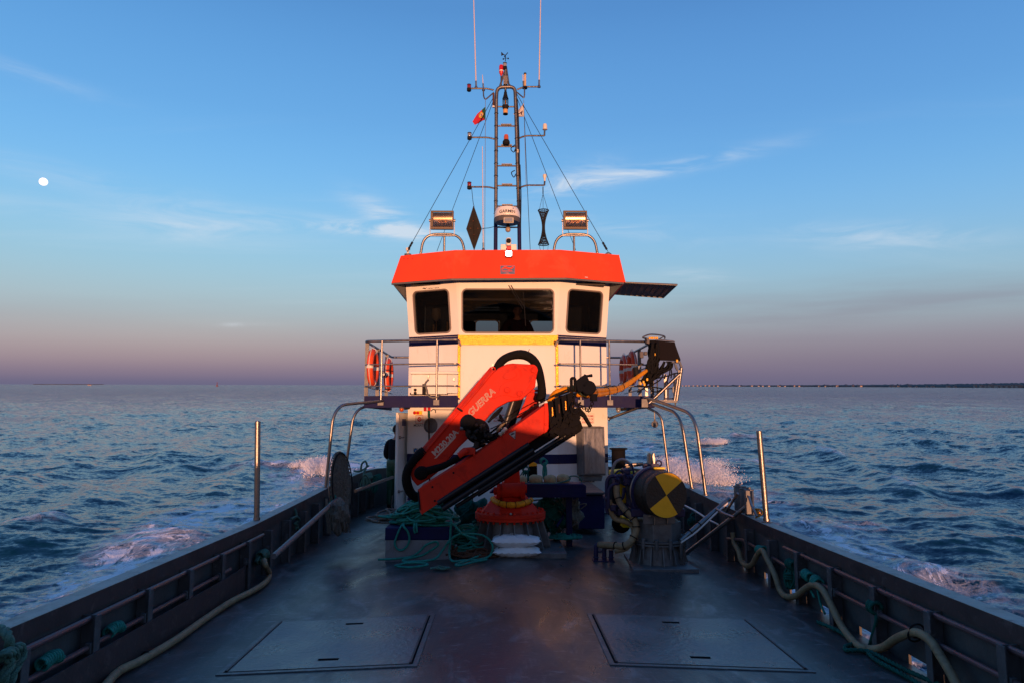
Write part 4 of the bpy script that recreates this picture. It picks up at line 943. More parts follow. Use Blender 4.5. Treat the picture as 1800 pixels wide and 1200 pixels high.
MB().slab([SL(x, y, .003) for x, y in ((726.3, 795), (735, 795), (735, 786.3), (726.3, 786.3))], FL.n*.002).build('board', pm('sticker_cream', (.55,.52,.42), .5), t, smooth=False)
cc = SL(730.7, 790.7, .0062); MB().lathe([(0, .001), (.042, .001), (.042, 0)], cc, FL.n, 24).build('disc', STBLUE, t)
MB().slab([SL(x, y, .008) for x, y in ((729.6, 794), (733, 793.2), (733.2, 791), (731, 790.6))], FL.n*.001).build('symbol', PAPER, t, smooth=False)
t = thing('boat_hook', 'dark boat hook standing against the wall across the porthole', 'boat hook', SL(758, 868, .06))
MB().cyl(SL(756.8, 724, .07), SL(758.5, 868, .07), .017, seg=10).build('shaft', pm('old_wood', (.045,.022,.014), .6, 0, .3, 14), t)
MB().cyl(SL(757, 733, .07), SL(756.8, 721, .07), .022, seg=10).build('grip', GREENR, t)
pts = [SL(x, y, .06) for x, y in ((760, 722), (763, 719.2), (766, 719), (768, 721.5), (768, 725))]; MB().tube(pts, .008, 8, smooth=4).build('hook', BPLAS, t)
m = MB().tube([SL(764, 719.2, .05), SL(800, 719.6, .05)], .006, 6); o = m.build('wire', BPLAS); tag(o, 'thin dark wire along the wall just under the left walkway', 'wire')
# notice with red text at the right, partly hidden by the crane; second in the crane gap
t = thing('notice', 'white notice with red print behind the black crane tip', 'sign', SR(1028, 748, 0))
MB().slab([SR(x, y, .003) for x, y in ((1014, 744), (1045, 744), (1045, 725), (1014, 725))], FR.n*.002).build('board', PAPER, t, smooth=False)
for s_, y in (('NAO FUME', 732), ('PERIGO DE', 737.5), ('EXPLOSAO', 743)): text(s_, SR(1043, y, .006), FR.u, upL, .05, STRED, t, 'lettering', align='RIGHT', bold=.015)
cz = lambda px, py, off=.003: PP(px, py, DL, nC, off)
t = thing('notice', 'white notice with red print seen through the gap in the crane', 'sign', cz(875, 744, 0))
MB().slab([cz(x, y) for x, y in ((862, 744), (892, 744), (892, 722), (862, 722))], nC*.002).build('board', PAPER, t, smooth=False)
for s_, y in (('NAO', 730.5), ('PERIGO DE', 735.6), ('INCENDIO', 740.6)): text(s_, cz(890, y, .006), (1,0,0), upL, .05, STRED, t, 'lettering', align='RIGHT', bold=.015)
# bulkhead lamps under the walkways
for px, py, lab in ((706, 717, 'brass bulkhead lamp under the left walkway above the open door'), (1087, 719, 'copper lit bulkhead lamp under the right walkway')):
    c = P(px, py, 13.3); t = thing('bulkhead_lamp', lab, 'lamp', c)
    MB().lathe([(.05, 0), (.05, .07), (.035, .09)], c, (0, 0, 1), 14).build('base', GALV, t); MB().ball(c-Vector((0,0,.02)), .045, 12).build('globe', AMBLENS if px < 900 else CLEARPL, t)
    MB().tube([c+Vector((.05, 0, .0)), c+Vector((.13, .02, .01)), c+Vector((.15, .02, .08))], .03, 8).build('bracket', BPLAS, t)
# open side door
t = thing('side_door', 'white steel door standing open at the left side of the wheelhouse', 'door', (-2.10, 13.4, .06))
A, B = Vector((-2.065, 13.05, .06)), Vector((-1.955, 13.66, .06)); n_ = (B-A).cross(Vector((0,0,1))).normalized(); n_ = n_ if n_.x < 0 else -n_
MB().slab([A, B, B+Vector((0,0,1.80)), A+Vector((0,0,1.80))], n_*.045).build('panel', WHITE2, t, bevel=.012)
MB().tube([A-Vector((0,.012,-.06)), A+Vector((0,-.012,1.76))], .022, 8).build('edge_seal', WPLAS, t)
def DRp(s_, z): return A.lerp(B, s_)+Vector((0,0,z))-n_*.004
m = MB()
for z in (.32, 1.33): m.tube([DRp(.14, z), DRp(.14, z)-n_*.05, DRp(.34, z)-n_*.05], .014, 8); m.ball(DRp(.14, z)-n_*.01, .03, 10)
m.build('handle', STEEL, t)
MB().slab([DRp(s_, z) for s_, z in ((.38, 1.55), (.74, 1.55), (.74, 1.68), (.38, 1.68))], -n_*.003).build('sticker', pm('blue_sheet', (.05,.08,.22), .5, 0, .4, 30), t, smooth=False)
MB().tube([A+Vector((-.06,-.01,.0)), A+Vector((-.09,-.03,.06)), A+Vector((-.07,-.03,.26))], .012, 8).build('hold_back_hook', STEEL, t)

# awning plate on the right
t = thing('side_awning', 'thin brown slatted awning sticking out below the right end of the roof', 'awning', (2.7, 13.8, 4.25))
a, b, c, d = P(1082, 496.5, 13.1), P(1190, 501, 13.1), P(1166, 523.5, 14.35), P(1078, 517, 14.35); uz = Vector((0,0,.02))
AWN = pm('awning_brown', (.16, .105, .085), .7, 0, .3, 6, .3, 20)
MB().slab([a, b, c, d], uz).build('sheet', AWN, t, smooth=False)
MB().tube([a, b, c, d], .018, 8, closed=True).build('frame', GALV, t)
m = MB()
for k in range(1, 9): p0, p1 = a.lerp(b, k/9), d.lerp(c, k/9); m.tube([p0-uz*.4, p1-uz*.4], .010, 6)
m.build('batten', AWN, t)
# cabinet on the right wall
t = thing('steel_cabinet', 'tall dull steel cabinet hung on the right wall beneath the crane tip', 'cabinet', SR(1034, 843, .1))
def SB(px, py, off): return SR(px, py, off)
fr = [SR(x, y, 0.26) for x, y in ((1014, 833), (1052.5, 833), (1050, 749), (1012, 749))]; 
MB().slab(fr, -FR.n*.255).build('body', GALV, t, bevel=.006)
m = MB().slab([p+FR.n*.012 for p in [SR(x, y, .26) for x, y in ((1015.5, 830), (1051, 830), (1049, 752), (1014, 752))]], -FR.n*.010); m.build('door', pm('cabinet_steel', (.34,.34,.35), .42, .8, .3, 6, .2, 30, .15, stain=(.2,.19,.18), stain_amt=.5, sscale=6, stretch=(3,3,.6)), t, bevel=.004)
m = MB().slab([SR(x, y, .22) for x, y in ((1017, 843), (1047, 843), (1049, 834), (1016, 834))], -FR.n*.2).lathe([(.02, 0), (.02, .05)], SR(1034, 845, .2), (0,0,1), 8); m.build('tray', GALV, t, bevel=.004)
MB().tube([SR(1052, 803, .2), SR(1066, 803, .2), SR(1066, 806, .2), SR(1052, 806, .2)], .012, 6).build('latch', STEEL, t)
# navy base box and step in front of the right wall
t = thing('base_locker', 'dark navy locker standing on the deck against the right wheelhouse wall', 'locker', P(1033, 930, 10.75))
MB().ppx([(1003, 929), (1063, 929), (1063, 869), (1003, 869)], 10.75, 12.6).build('body', BLUE, t, bevel=.01)
a_ = P(1003, 868, 10.7); b_ = P(1064, 868, 10.7); MB().span((a_.x, 10.68, a_.z), (b_.x, 12.62, a_.z+.03)).build('lid', GREYP, t, bevel=.005)

# ------------------------------------------------------------------ walkways with railings
def walkway(sgn):
    lab = 'navy edged side walkway with tube railing carrying the white locker' if sgn < 0 else 'navy edged side walkway with tube railing below the dark control panel'
    XO = -2.66 if sgn < 0 else 2.76; xi = XC0+.02 if sgn < 0 else XC1-.02; y0, y1 = 12.50, 12.78; yb_ = 15.9
    t = thing('side_walkway', lab, 'walkway', (sgn*2.2, 14, 1.95), 'walkways at either side of the wheelhouse')
    m = MB(); zb, zt = P(725, 715.5, 12.6).z, P(725, 694.5, 12.6).z
    m.hexa([(xi, y0, zb), (XO, y1, zb), (XO, y1+.02, zb), (xi, y0+.02, zb)], [(xi, y0, zt), (XO, y1, zt), (XO, y1+.02, zt), (xi, y0+.02, zt)])
    m.span((XO, y1+.02, zb), (XO-sgn*.02, yb_, zt)); m.build('edge_beam', BLUE, t, bevel=.004)
    m = MB(); fl = [(xi, y0+.021, zt-.06), (XO-sgn*.021, y1+.03, zt-.06), (XO-sgn*.021, yb_, zt-.06), (xi, yb_, zt-.06)]; m.slab(fl, (0, 0, .02)); m.build('floor_plate', FRAMEP, t, smooth=False)
    zr_ = [P(725, 598, 12.6).z, P(725, 639, 12.6).z, P(725, 677.5, 12.6).z]; rads = [.024, .014, .014]
    Yw = YC-.02; corner = Vector((XO, y1, 0)); farp = Vector((XO, yb_, 0))
    for z, r, nm in zip(zr_, rads, ('top_rail', 'mid_rail', 'mid_rail')):
        up = Vector((0, 0, z)); pts = [Vector((xi, Yw, z-.05 if nm == 'top_rail' else z)), Vector((xi, y0+.01, z)), Vector((XO, y1, z)), Vector((XO, yb_, z))]
        if nm == 'top_rail': pts += [Vector((XO-sgn*.7, yb_, z))]
        MB().tube(bend(pts, .09, 6), r, 10).build(nm, STEEL, t)
    def post(x, y, nm='post', r=.018, z0=zb+.05, plate=True):
        m = MB().cyl((x, y, z0), (x, y, zr_[0]), r, seg=10)
        o = m.build(nm, STEEL, t)
        if plate: MB().span((x-.055, y-.018, zb+.04), (x+.055, y-.004, zb+.14)).build('foot_plate', GALV, o, bevel=.003)
    for px in ((768, 671) if sgn < 0 else (1020, 1071)):
        x = P(px, 650, 12.55).x; k = (x-xi)/(XO-xi); y = y0+(y1-y0)*k; p = P(px, 650, y); post(p.x, y-.03)
    for y in (12.95, 14.1, 15.2): MB().span((XO-.035, y-.012, zt-.1), (XO+.035, y+.012, zr_[0])).build('flat_post', GALV, t)
    return t, XO, zr_
wl, XOL, ZR = walkway(-1); wr, XOR, _ = walkway(1)
# life rings hung on the rails
def ring(x, y, z, label, yaw=0):
    t = thing('life_ring', label, 'life ring', (x, y, z-.37), 'orange life rings on the walkway rails')
    ax = Vector((math.cos(yaw), math.sin(yaw), 0)); m = MB().torus((x, y, z), .30, .062, ax, 40, 12); m.v = [tuple(v) for v in m.v]; m.build('ring', RINGM, t)
    u = ax.orthogonal().normalized(); v = ax.cross(u)
    for k in range(4):
        a = math.pi/4+k*math.pi/2; c = Vector((x, y, z))+(u*math.cos(a)+v*math.sin(a))*.30; tt = (-u*math.sin(a)+v*math.cos(a)); MB().cyl(c-tt*.035, c+tt*.035, .066, seg=14).build('reflective_band', TAPE, t)
    m = MB(); pts = []
    for k in range(33): a = 2*math.pi*k/32; pts.append(Vector((x, y, z))+(u*math.cos(a)+v*math.sin(a))*(.372+.03*abs(math.sin(2*a))))
    m.tube(pts[:-1], .007, 5, closed=True).build('grab_line', WPLAS, t); return t
zc_ = P(657, 646, 13.2).z
ring(XOL+.085, 13.12, zc_, 'orange life ring at the near corner of the left railing')
ring(XOL+.07, 15.05, P(686, 658, 15).z, 'orange life ring farther aft on the left railing')
ring(XOR-.08, 14.5, P(1116, 646, 14.4).z, 'orange life ring aft on the right railing nearest the control panel')
ring(XOR-.09, 15.4, P(1098, 651, 15.3).z, 'orange life ring on the right railing nearest the wheelhouse wall')
m = MB(); c = P(673, 657, 14.2); m.lathe([(0, -.05), (.06, -.04), (.06, .04), (0, .05)], c, (0, 1, 0), 14)
t = thing('deck_lamp', 'small round deck lamp between the two left life rings', 'lamp', c-Vector((0,0,.06))); m.build('housing', BPLAS, t); MB().lathe([(0, 0), (.05, 0), (.05, .02), (0, .03)], c-Vector((0, .05, 0)), (0,-1,0), 14).build('glass', CLEARPL, t)
# locker on the left walkway
a_, b_ = P(722, 692, 12.66), P(786, 657, 12.66); t = thing('deck_locker', 'white locker box with two black knobs behind the left railing', 'locker', ((a_.x+b_.x)/2, 12.75, a_.z))
zl = a_.z; MB().span((a_.x, 12.68, zl), (b_.x, 12.92, b_.z)).build('body', WHITE2, t, bevel=.012)
MB().hexa([(b_.x+.002, 12.69, zl+.02), (b_.x+.19, 12.78, zl+.02), (b_.x+.19, 12.92, zl+.02), (b_.x+.002, 12.92, zl+.02)], [(b_.x+.002, 12.69, b_.z), (b_.x+.19, 12.78, b_.z), (b_.x+.19, 12.92, b_.z), (b_.x+.002, 12.92, b_.z)]).build('side_box', WHITE2, t, bevel=.01)
MB().hexa([(a_.x-.02, 12.655, b_.z+.003), (b_.x+.005, 12.655, b_.z+.003), (b_.x+.21, 12.75, b_.z+.003), (a_.x-.02, 12.94, b_.z+.003)], [(a_.x-.02, 12.655, b_.z+.06), (b_.x+.005, 12.655, b_.z+.06), (b_.x+.21, 12.75, b_.z+.06), (a_.x-.02, 12.94, b_.z+.06)]).build('lid', WHITE2, t, bevel=.012)
for py in (684.5, 690): MB().lathe([(.028, 0), (.028, .03), (.015, .04), (0, .04)], P(730, py, 12.68), (0, -1, 0), 12).build('knob', BPLAS, t)
MB().span(P(742, 693, 12.665), P(749, 674, 12.675)).build('dark_panel', BPLAS, t)
for px, py in ((753, 661), (798, 666)): m = MB().box(P(px, py, 12.63), (.035, .03, .06)); m.build('latch', STEEL, t, bevel=.003)
o = MB().tube([P(753, 666, 12.5), P(747, 674, 12.46), P(750, 684, 12.45), P(752, 693, 12.45), P(760, 698, 12.45), P(770, 696, 12.47), P(772, 692, 12.5)], .014, 8, smooth=6).build('rope_end', GLINE)
tag(o, 'pale rope end looped over the left middle rails in front of the locker', 'rope')

# ------------------------------------------------------------------ mast and roof gear
YM = 13.6
ZROOF = 4.83
mast = thing('mast', 'tall ladder mast of two tubes standing on the wheelhouse roof', 'mast', (0.0, YM, ZROOF))
def pm2(px, py, y=YM): return P(px, py, y)
bl, br = pm2(871, 440), pm2(913.5, 440); bl.z = br.z = ZROOF
tl, tr_ = pm2(872.5, 172), pm2(906, 172)
j1, j2 = pm2(871.5, 385), pm2(912.5, 385)
leg = lambda a, b, m: MB().cyl(a, b, .040, seg=14).build('leg', m, mast)
leg(bl, j1, BLUE); leg(br, j2, BLUE)
arc = bend([j1, tl, pm2(874, 154), pm2(905, 153), tr_, j2], .16, 6); MB().tube(arc, .037, 14).build('tube_frame', MASTM, mast)
def onleg(py, right=False):
    a, b = ((j2, tr_) if right else (j1, tl)); z = pm2(890, py).z; k = (z-a.z)/(b.z-a.z); return a+(b-a)*k
for py in (188, 222, 258, 292, 327, 363, 400):
    a, b = onleg(py), onleg(py, True); m = MB().cyl(a, b, .017, seg=8)
    if py in (222, 258, 292, 327, 363): m.box((a+b)/2+Vector((0, 0, .025)), (.22, .06, .025))
    m.build('rung', MASTM, mast)
m = MB()
for py in range(200, 380, 22):
    for rt in (False, True): m.torus(onleg(py, rt), .041, .006, (0,0,1), 12, 5)
m.build('clamp_band', BPLAS, mast)
arms = [(156, 828, 868, 950, 153, 909), (242, 826, 870, 957, 239, 911), (329, 826, 871, 957, 326, 912)]
for ly, lx0, lx1, rx1, ry, rx0 in arms:
    MB().tube(bend([pm2(lx1, ly+3), pm2(lx1-12, ly), pm2(lx0, ly)], .1), .018, 8).build('cross_arm', MASTM, mast)
    MB().tube(bend([pm2(rx0, ry+5), pm2(rx0+12, ry), pm2(rx1, ry)], .1), .018, 8).build('cross_arm', MASTM, mast)
MB().tube(bend([pm2(957, 239), pm2(957.5, 228)], .02), .018, 8).tube([pm2(957, 326), pm2(957.5, 318)], .018, 8).build('arm_end', MASTM, mast)
MB().tube(bend([pm2(868, 163), pm2(853, 176), pm2(850, 170), pm2(849.6, 158)], .05), .014, 8).build('flag_bracket', MASTM, mast)
MB().tube(bend([pm2(908, 162), pm2(921, 173), pm2(922, 168), pm2(922, 154)], .05), .014, 8).build('flag_bracket', MASTM, mast)
m = MB(); m.tube([pm2(876, 160), pm2(886, 130), pm2(888, 125)], .02, 8).tube([pm2(903, 158), pm2(894, 148), pm2(890, 120)], .02, 8).tube([pm2(888.5, 160), pm2(888.5, 121)], .025, 10).tube([pm2(881, 150), pm2(881, 128)], .016, 8); m.span(pm2(885, 148, YM-.05), pm2(892, 137, YM+.03)); m.build('top_post', MASTM, mast)
m = MB()
for k, (a, b) in enumerate((((909, 175), (913, 300)), ((911, 200), (912, 400)), ((914, 290), (915, 400)))): m.tube([pm2(*a, YM-.05), pm2((a[0]+b[0])/2+1.2, (a[1]+b[1])/2, YM-.07), pm2(*b, YM-.04)], .012, 6, smooth=5)
m.tube([pm2(905, 255, YM-.05), pm2(898, 262, YM-.05), pm2(903, 268, YM-.05), pm2(906, 262, YM-.05)], .010, 6, smooth=4); m.tube([pm2(905, 300, YM-.05), pm2(899, 304, YM-.05), pm2(903, 312, YM-.05), pm2(907, 306, YM-.05)], .010, 6, smooth=4)
m.build('cable', BPLAS, mast)
def small(name, label, cat, loc, parts, group=None):
    t = thing(name, label, cat, loc, group)
    for nm, mbb, mt in parts: mbb.build(nm, mt, t)
    return t
def lamp_can(px, py, r, h, mat, label, grp='drum lights on the mast arms'):
    c = pm2(px, py); small('signal_light', label, 'light', c, [('base', MB().lathe([(r*.8, -.05), (r*1.1, -.04), (r*1.1, .015), (0, .015)], c, seg=16), BPLAS), ('lens', MB().lathe([(r*.92, .017), (r, .03), (r, h-.02), (r*.9, h-.02)], c, seg=18), mat), ('cap', MB().lathe([(r*1.02, h-.019), (r*1.02, h), (0, h+.012)], c, seg=16), BPLAS)], grp)
lamp_can(824.5, 157, .042, .10, REDLENS, 'dark red drum light on the end of the topmost left arm')
lamp_can(825.3, 242, .042, .10, CLEARPL, 'clear drum light on the end of the middle left arm')
lamp_can(825, 329, .042, .10, REDLENS, 'dark red drum light on the end of the lowest left arm')
lamp_can(887.5, 119, .042, .10, CLEARPL, 'clear drum light at the very top of the mast', None)
# red buoy-like beacon
c = pm2(881, 131); small('radar_beacon', 'bright red cylinder standing left of the mast head', 'beacon', c, [('body', MB().lathe([(.012, -.05), (.03, 0), (.045, .03), (.046, .09), (.040, .095), (.046, .10), (.046, .17), (.036, .20), (0, .205)], c, seg=18), RED), ('tape', MB().lathe([(.0465, .06), (.0475, .065), (.0475, .078), (.0465, .082)], c, seg=18), TAPE)])
# anemometer
c = pm2(888.5, 108); m = MB().cyl(c, c+Vector((0,0,.12)), .008, seg=8)
t = thing('anemometer', 'black wind vane and cups at the very top of the mast', 'anemometer', c); m.build('stem', BPLAS, t)
k = c+Vector((0,0,.13)); MB().tube([k+Vector((-.07,0,.03)), k, k+Vector((.05,-.02,.05))], .010, 6).slab([k+Vector((-.09,0,-.01)), k+Vector((-.03,0,.02)), k+Vector((-.09,0,.08))], (0,.008,0)).build('vane', BPLAS, t)
for a in (.3, 2.4, 4.5): q = c+Vector((math.cos(a)*.06, math.sin(a)*.06, .07)); MB().ball(q, .018, 8).tube([c+Vector((0,0,.07)), q], .004, 5).build('cup', BPLAS, t)
# whip antennas reaching out of the picture
def whip(px0, py0, px1, py1, r, label, mat=WPLAS, y=YM, grp='long whip antennas'):
    a, b = pm2(px0, py0, y), pm2(px1, py1, y); t = thing('whip_antenna', label, 'antenna', a, grp)
    MB().tube([a+(b-a)*.06, b], [r, r*.55], 8).build('rod', mat, t); MB().lathe([(r*2.6, 0), (r*2.6, .02), (r*1.5, .05)], a, (b-a), 12).cyl(a, a+(b-a).normalized()*.16, r*1.35, seg=10).build('mount', STEEL, t); return t
WHP = pm('whip_pink_white', (.62, .52, .50), .5, 0, .05)
whip(837, 156, 831, -60, .014, 'very long white whip antenna on the topmost left arm', WHP); whip(947.5, 154, 951.5, -60, .014, 'very long white whip antenna on the topmost right arm', WHP)
whip(850, 160, 848, 132, .012, 'short white rod with black tip left of the mast head', WHP, grp=None); whip(920.5, 156, 919, 132, .012, 'short white rod behind the tube light right of the mast head', WHP, grp=None)
whip(849.5, 441, 848, 258, .012, 'slim white antenna rising from the roof left of the mast', WHP, 13.2, None)
c = pm2(923, 156); small('tube_light', 'upright amber tube light on the topmost right arm', 'light', c, [('body', MB().lathe([(.024, 0), (.024, .26), (0, .26)], c+Vector((0,0,.05)), seg=14), pm('tube_amber', (.62,.42,.22), .3, 0, .2, 10)), ('base', MB().lathe([(.05, 0), (.05, .03), (.028, .05)], c, seg=12), BPLAS), ('cap', MB().lathe([(.03, 0), (.03, .03), (0, .03)], c+Vector((0,0,.31)), seg=12), BPLAS)])
def gps(px, py, h, r, label, dome):
    c = pm2(px, py); prof = [(r*.5, 0), (r*1.15, .01), (r*1.2, .02), (r, .03), (r, h*.7), (r*.8, h*.92), (0, h)] if dome else [(r*.5, 0), (r*.55, h*.35), (r, h*.65), (r, h*.9), (r*.6, h), (0, h)]
    small('gps_antenna', label, 'antenna', c, [('dome', MB().lathe(prof, c, seg=18), pm('dome_cream', (.70,.62,.52), .4, 0, .05))])
gps(958, 229, .14, .045, 'cream domed antenna on the middle right arm', True); gps(957.5, 319, .15, .038, 'white mushroom antenna on the lowest right arm', False)
gps(910.5, 276, .16, .042, 'white mushroom antenna clamped to the right mast tube', False); c = P(717, 447, 13.2); 
small('gps_antenna', 'white mushroom antenna at the left end of the roof', 'antenna', c, [('dome', MB().lathe([(.02, 0), (.025, .05), (.045, .09), (.045, .12), (0, .14)], c, seg=16), WPLAS), ('base', MB().lathe([(.07, -.03), (.07, 0), (.03, .01)], c, seg=14), GALV)])
c = P(1069, 447, 13.2); small('roof_fitting', 'small steel wire anchor at the right end of the roof', 'fitting', c, [('plate', MB().lathe([(.07, -.03), (.07, .0), (.03, .03), (0, .04)], c, seg=14), GALV)])
# masthead steaming lamp (lit by the sun) and lamp below
c = pm2(888.5, 186, YM-.08); small('masthead_light', 'ribbed lantern hanging inside the mast head catching the sun', 'light', c, [('base', MB().lathe([(.05, -.09), (.07, -.03), (.07, -.005), (0, -.005)], c, seg=16), BPLAS), ('lens', MB().lathe([(.064, 0)]+[(.064 if i % 2 else .056, .012*i) for i in range(1, 12)]+[(.05, .145)], c, seg=20), LENS), ('lamp_tube', MB().lathe([(.018, .01), (.018, .12), (0, .12)], c, seg=10), GOLDM), ('hood', MB().lathe([(.066, .146), (.05, .19), (.035, .25), (.03, .30), (0, .30)], c, seg=16), BPLAS)])
c = pm2(888.5, 200, YM-.08); small('amber_light', 'small amber lamp right under the masthead lantern', 'light', c, [('lens', MB().lathe([(.05, 0), (.05, .09), (0, .1)], c, seg=14), pm('amber_pale', (.62,.33,.10), .3)), ('base', MB().lathe([(.052, -.02), (.052, -.002), (0, -.002)], c, seg=14), BPLAS)])
c = pm2(867.5, 187, YM-.02); small('junction_tube', 'narrow brown tube strapped to the left mast tube', 'tube', c, [('tube', MB().cyl(c, c+Vector((0,0,.28)), .022, seg=10), RUSTY), ('cap', MB().lathe([(.028, -.03), (.028, 0), (0, 0)], c, seg=12), WPLAS)])
# orange flashing beacon
c = pm2(889.8, 253, YM-.06); small('flashing_beacon', 'dark orange dome beacon on the second rung of the mast', 'beacon', c, [('base', MB().lathe([(.05, -.03), (.075, 0), (.075, .04), (.055, .08), (0, .08)], c, seg=18), BPLAS), ('dome', MB().lathe([(.050, .082), (.05, .15), (.038, .19), (0, .205)], c, seg=18), AMBLENS)])
# flags
def flag(pts, cols, label, hoist, nm):
    t = thing(nm, label, 'flag', P(*pts['base'], YM), None)
    for name, poly, mat, off in cols: 
        m = MB(); q = [P(x, y, YM+off+.03*math.sin(i*1.7)) for i, (x, y) in enumerate(poly)]; m.slab(q, (0, .004, 0)).build(name, mat, t, smooth=False)
    MB().tube([P(*hoist[0], YM), P(*hoist[1], YM)], .005, 5).build('halyard', GLINE, t)
fg = pm('flag_green', (.01,.07,.03), .8, 0, .2, 10); frd = pm('flag_red', (.50,.01,.025), .8, 0, .2, 10); fy = pm('flag_yellow', (.60,.36,.03), .8, 0, .3, 20)
fwh = pm('flag_white', (.55,.50,.50), .8, 0, .15, 12)
flag({'base': (840, 218)}, [('green_field', [(853.6, 187.5), (847, 193.5), (849, 207), (853.3, 211)], fg, 0), ('red_field', [(847, 193.5), (838.5, 201), (830.5, 214), (834.5, 220), (843, 216), (849, 212), (853, 211), (849, 207)], frd, 0.0), ('emblem', [(845.5, 197), (841.5, 201.5), (842, 207), (846, 208), (850, 204), (849.5, 198.5)], fy, -.02), ('shield', [(846.2, 199), (844, 201.5), (845, 205), (848, 203.5), (848, 200)], fwh, -.032), ('shield_field', [(846.3, 200.3), (845.2, 202), (846, 203.8), (847.3, 202.6), (847.2, 200.8)], frd, -.038)],
     'red and green flag with yellow emblem fluttering left of the mast', ((853.3, 176), (852, 440)), 'national_flag')
flag({'base': (915, 206)}, [('field', [(920.6, 182), (911, 194), (902, 201), (907, 203), (908, 206), (921.2, 205.5)], fwh, 0), ('device', [(905, 199.5), (912, 200), (919, 194.5), (917.5, 201), (919.5, 204), (915, 199), (908, 203)], pm('flag_ink', (.12,.08,.11), .8), -.02)],
     'faded white pennant with dark device right of the mast', ((920.6, 176), (925, 330)), 'pennant')
# stay wires
def wire(a, b, label, r=.006, turn=False):
    t = MB().tube([a, b], r, 5)
    if turn:
        for k in (.02, .035, .05): t.cyl(a.lerp(b, 1-k-.006), a.lerp(b, 1-k+.006), .022, seg=8)
    o = t.build('stay_wire', BPLAS); tag(o, label, 'wire', 'thin stay wires of the mast')
wire(pm2(866, 174), P(716, 442, 13.1), 'outermost stay wire running down left from the mast head', turn=True); wire(pm2(867, 178), P(768, 442, 15), 'inner stay wire running down left behind the floodlight')
wire(pm2(908, 165), P(1069, 443, 13.1), 'outermost stay wire running down right from the mast head', turn=True); wire(pm2(907, 168), P(1012, 440, 15), 'inner stay wire running down right behind the floodlight')
wire(pm2(921.5, 205), P(932, 440, 13.6), 'nearly upright thin line between mast and basket')
# radar
c = P(891.5, 386, 13.25); t = thing('radar_dome', 'white round radar dome with dark lettering on the mast', 'radar', c-Vector((0,0,.02)))
rd = .258; MB().lathe([(.20, -.02), (rd*.96, 0), (rd, .025), (rd, .085), (rd*.95, .15), (rd*.86, .205), (rd*.55, .235), (0, .245)], c, seg=48).build('dome', WPLAS, t); MB().lathe([(rd*.93, -.075), (rd*.985, -.03), (rd*.99, .02), (0, .02)], c, seg=40).build('base', SLATE, t)
tw = 'GARMIN'; 
cu = bpy.data.curves.new('t', 'FONT'); cu.body = tw; cu.align_x = 'CENTER'; cu.offset = .018; ob = bpy.data.objects.new('t', cu); COL.objects.link(ob); me = bpy.data.meshes.new_from_object(ob.evaluated_get(bpy.context.evaluated_depsgraph_get()))
sz = .088; vv = []
for v in me.vertices: a = v.co.x*sz*1.0/rd; zz = .062+v.co.y*sz; r_ = rd+.004-(.013*(max(0, zz-.085)/.065)); vv.append(c+Vector((math.sin(a)*r_, -math.cos(a)*r_, zz)))
MB().add(vv, [tuple(p.vertices) for p in me.polygons]).build('lettering', INK, t, smooth=False, fixn=False); bpy.data.objects.remove(ob)
q = lambda a, z, rr=rd: c+Vector((math.sin(a)*rr, -math.cos(a)*rr, z)); MB().slab([q(.44, .15, rd-.008), q(.56, .15, rd-.008), q(.50, .185, rd-.022)], (0, -.003, 0)).build('emblem', pm('blue_mark', (.02,.12,.35), .5), t, smooth=False)
c2 = P(894, 388, 12.95); t = thing('bulkhead_light', 'small cream rectangular light fixed under the radar dome', 'light', c2-Vector((0,0,.07)))
MB().box(c2, (.20, .06, .11)).build('housing', pm('cream_plastic', (.52,.45,.33), .4), t, bevel=.012); MB().box(c2-Vector((0,.034,0)), (.16, .02, .075)).build('lens', CLEARPL, t, bevel=.01)
c3 = P(893, 404, 13.2); t = thing('globe_lamp', 'round bare bulb lamp hanging below the radar', 'lamp', c3-Vector((0,0,.06)))
MB().ball(c3, .055, 16).build('bulb', pm('bulb_glass', (.36,.27,.18), .15, 0, .2, 8), t); MB().lathe([(.04, .04), (.03, .10), (.02, .16)], c3, seg=12).build('socket', BPLAS, t)
MB().tube([P(876, 399, 13.5), P(886, 400.5, 13.3), P(905, 400, 13.4)], .014, 6).build('bracket', BPLAS, t)
c4 = P(894, 430, 12.9); t = thing('search_light', 'white swivelling search light on the roof edge above the lit lamp', 'light', P(894, 440, 12.9))
MB().lathe([(.05, 0), (.055, .05), (.055, .12), (.045, .15), (0, .16)], c4+Vector((0,.03,-.02)), (0,0,1), 18).build('head', WPLAS, t); MB().lathe([(.045, 0), (.045, .03), (.035, .04), (0, .035)], c4+Vector((0, -.03, .06)), (0,-1,0), 16).build('lens', BPLAS, t)
MB().span(P(880, 440, 12.98), P(908, 430, 13.0)).build('back_plate', WPLAS, t, bevel=.01); MB().box(P(894.5, 436.5, 12.86), (.09, .05, .07)).build('foot', RED, t, bevel=.01)

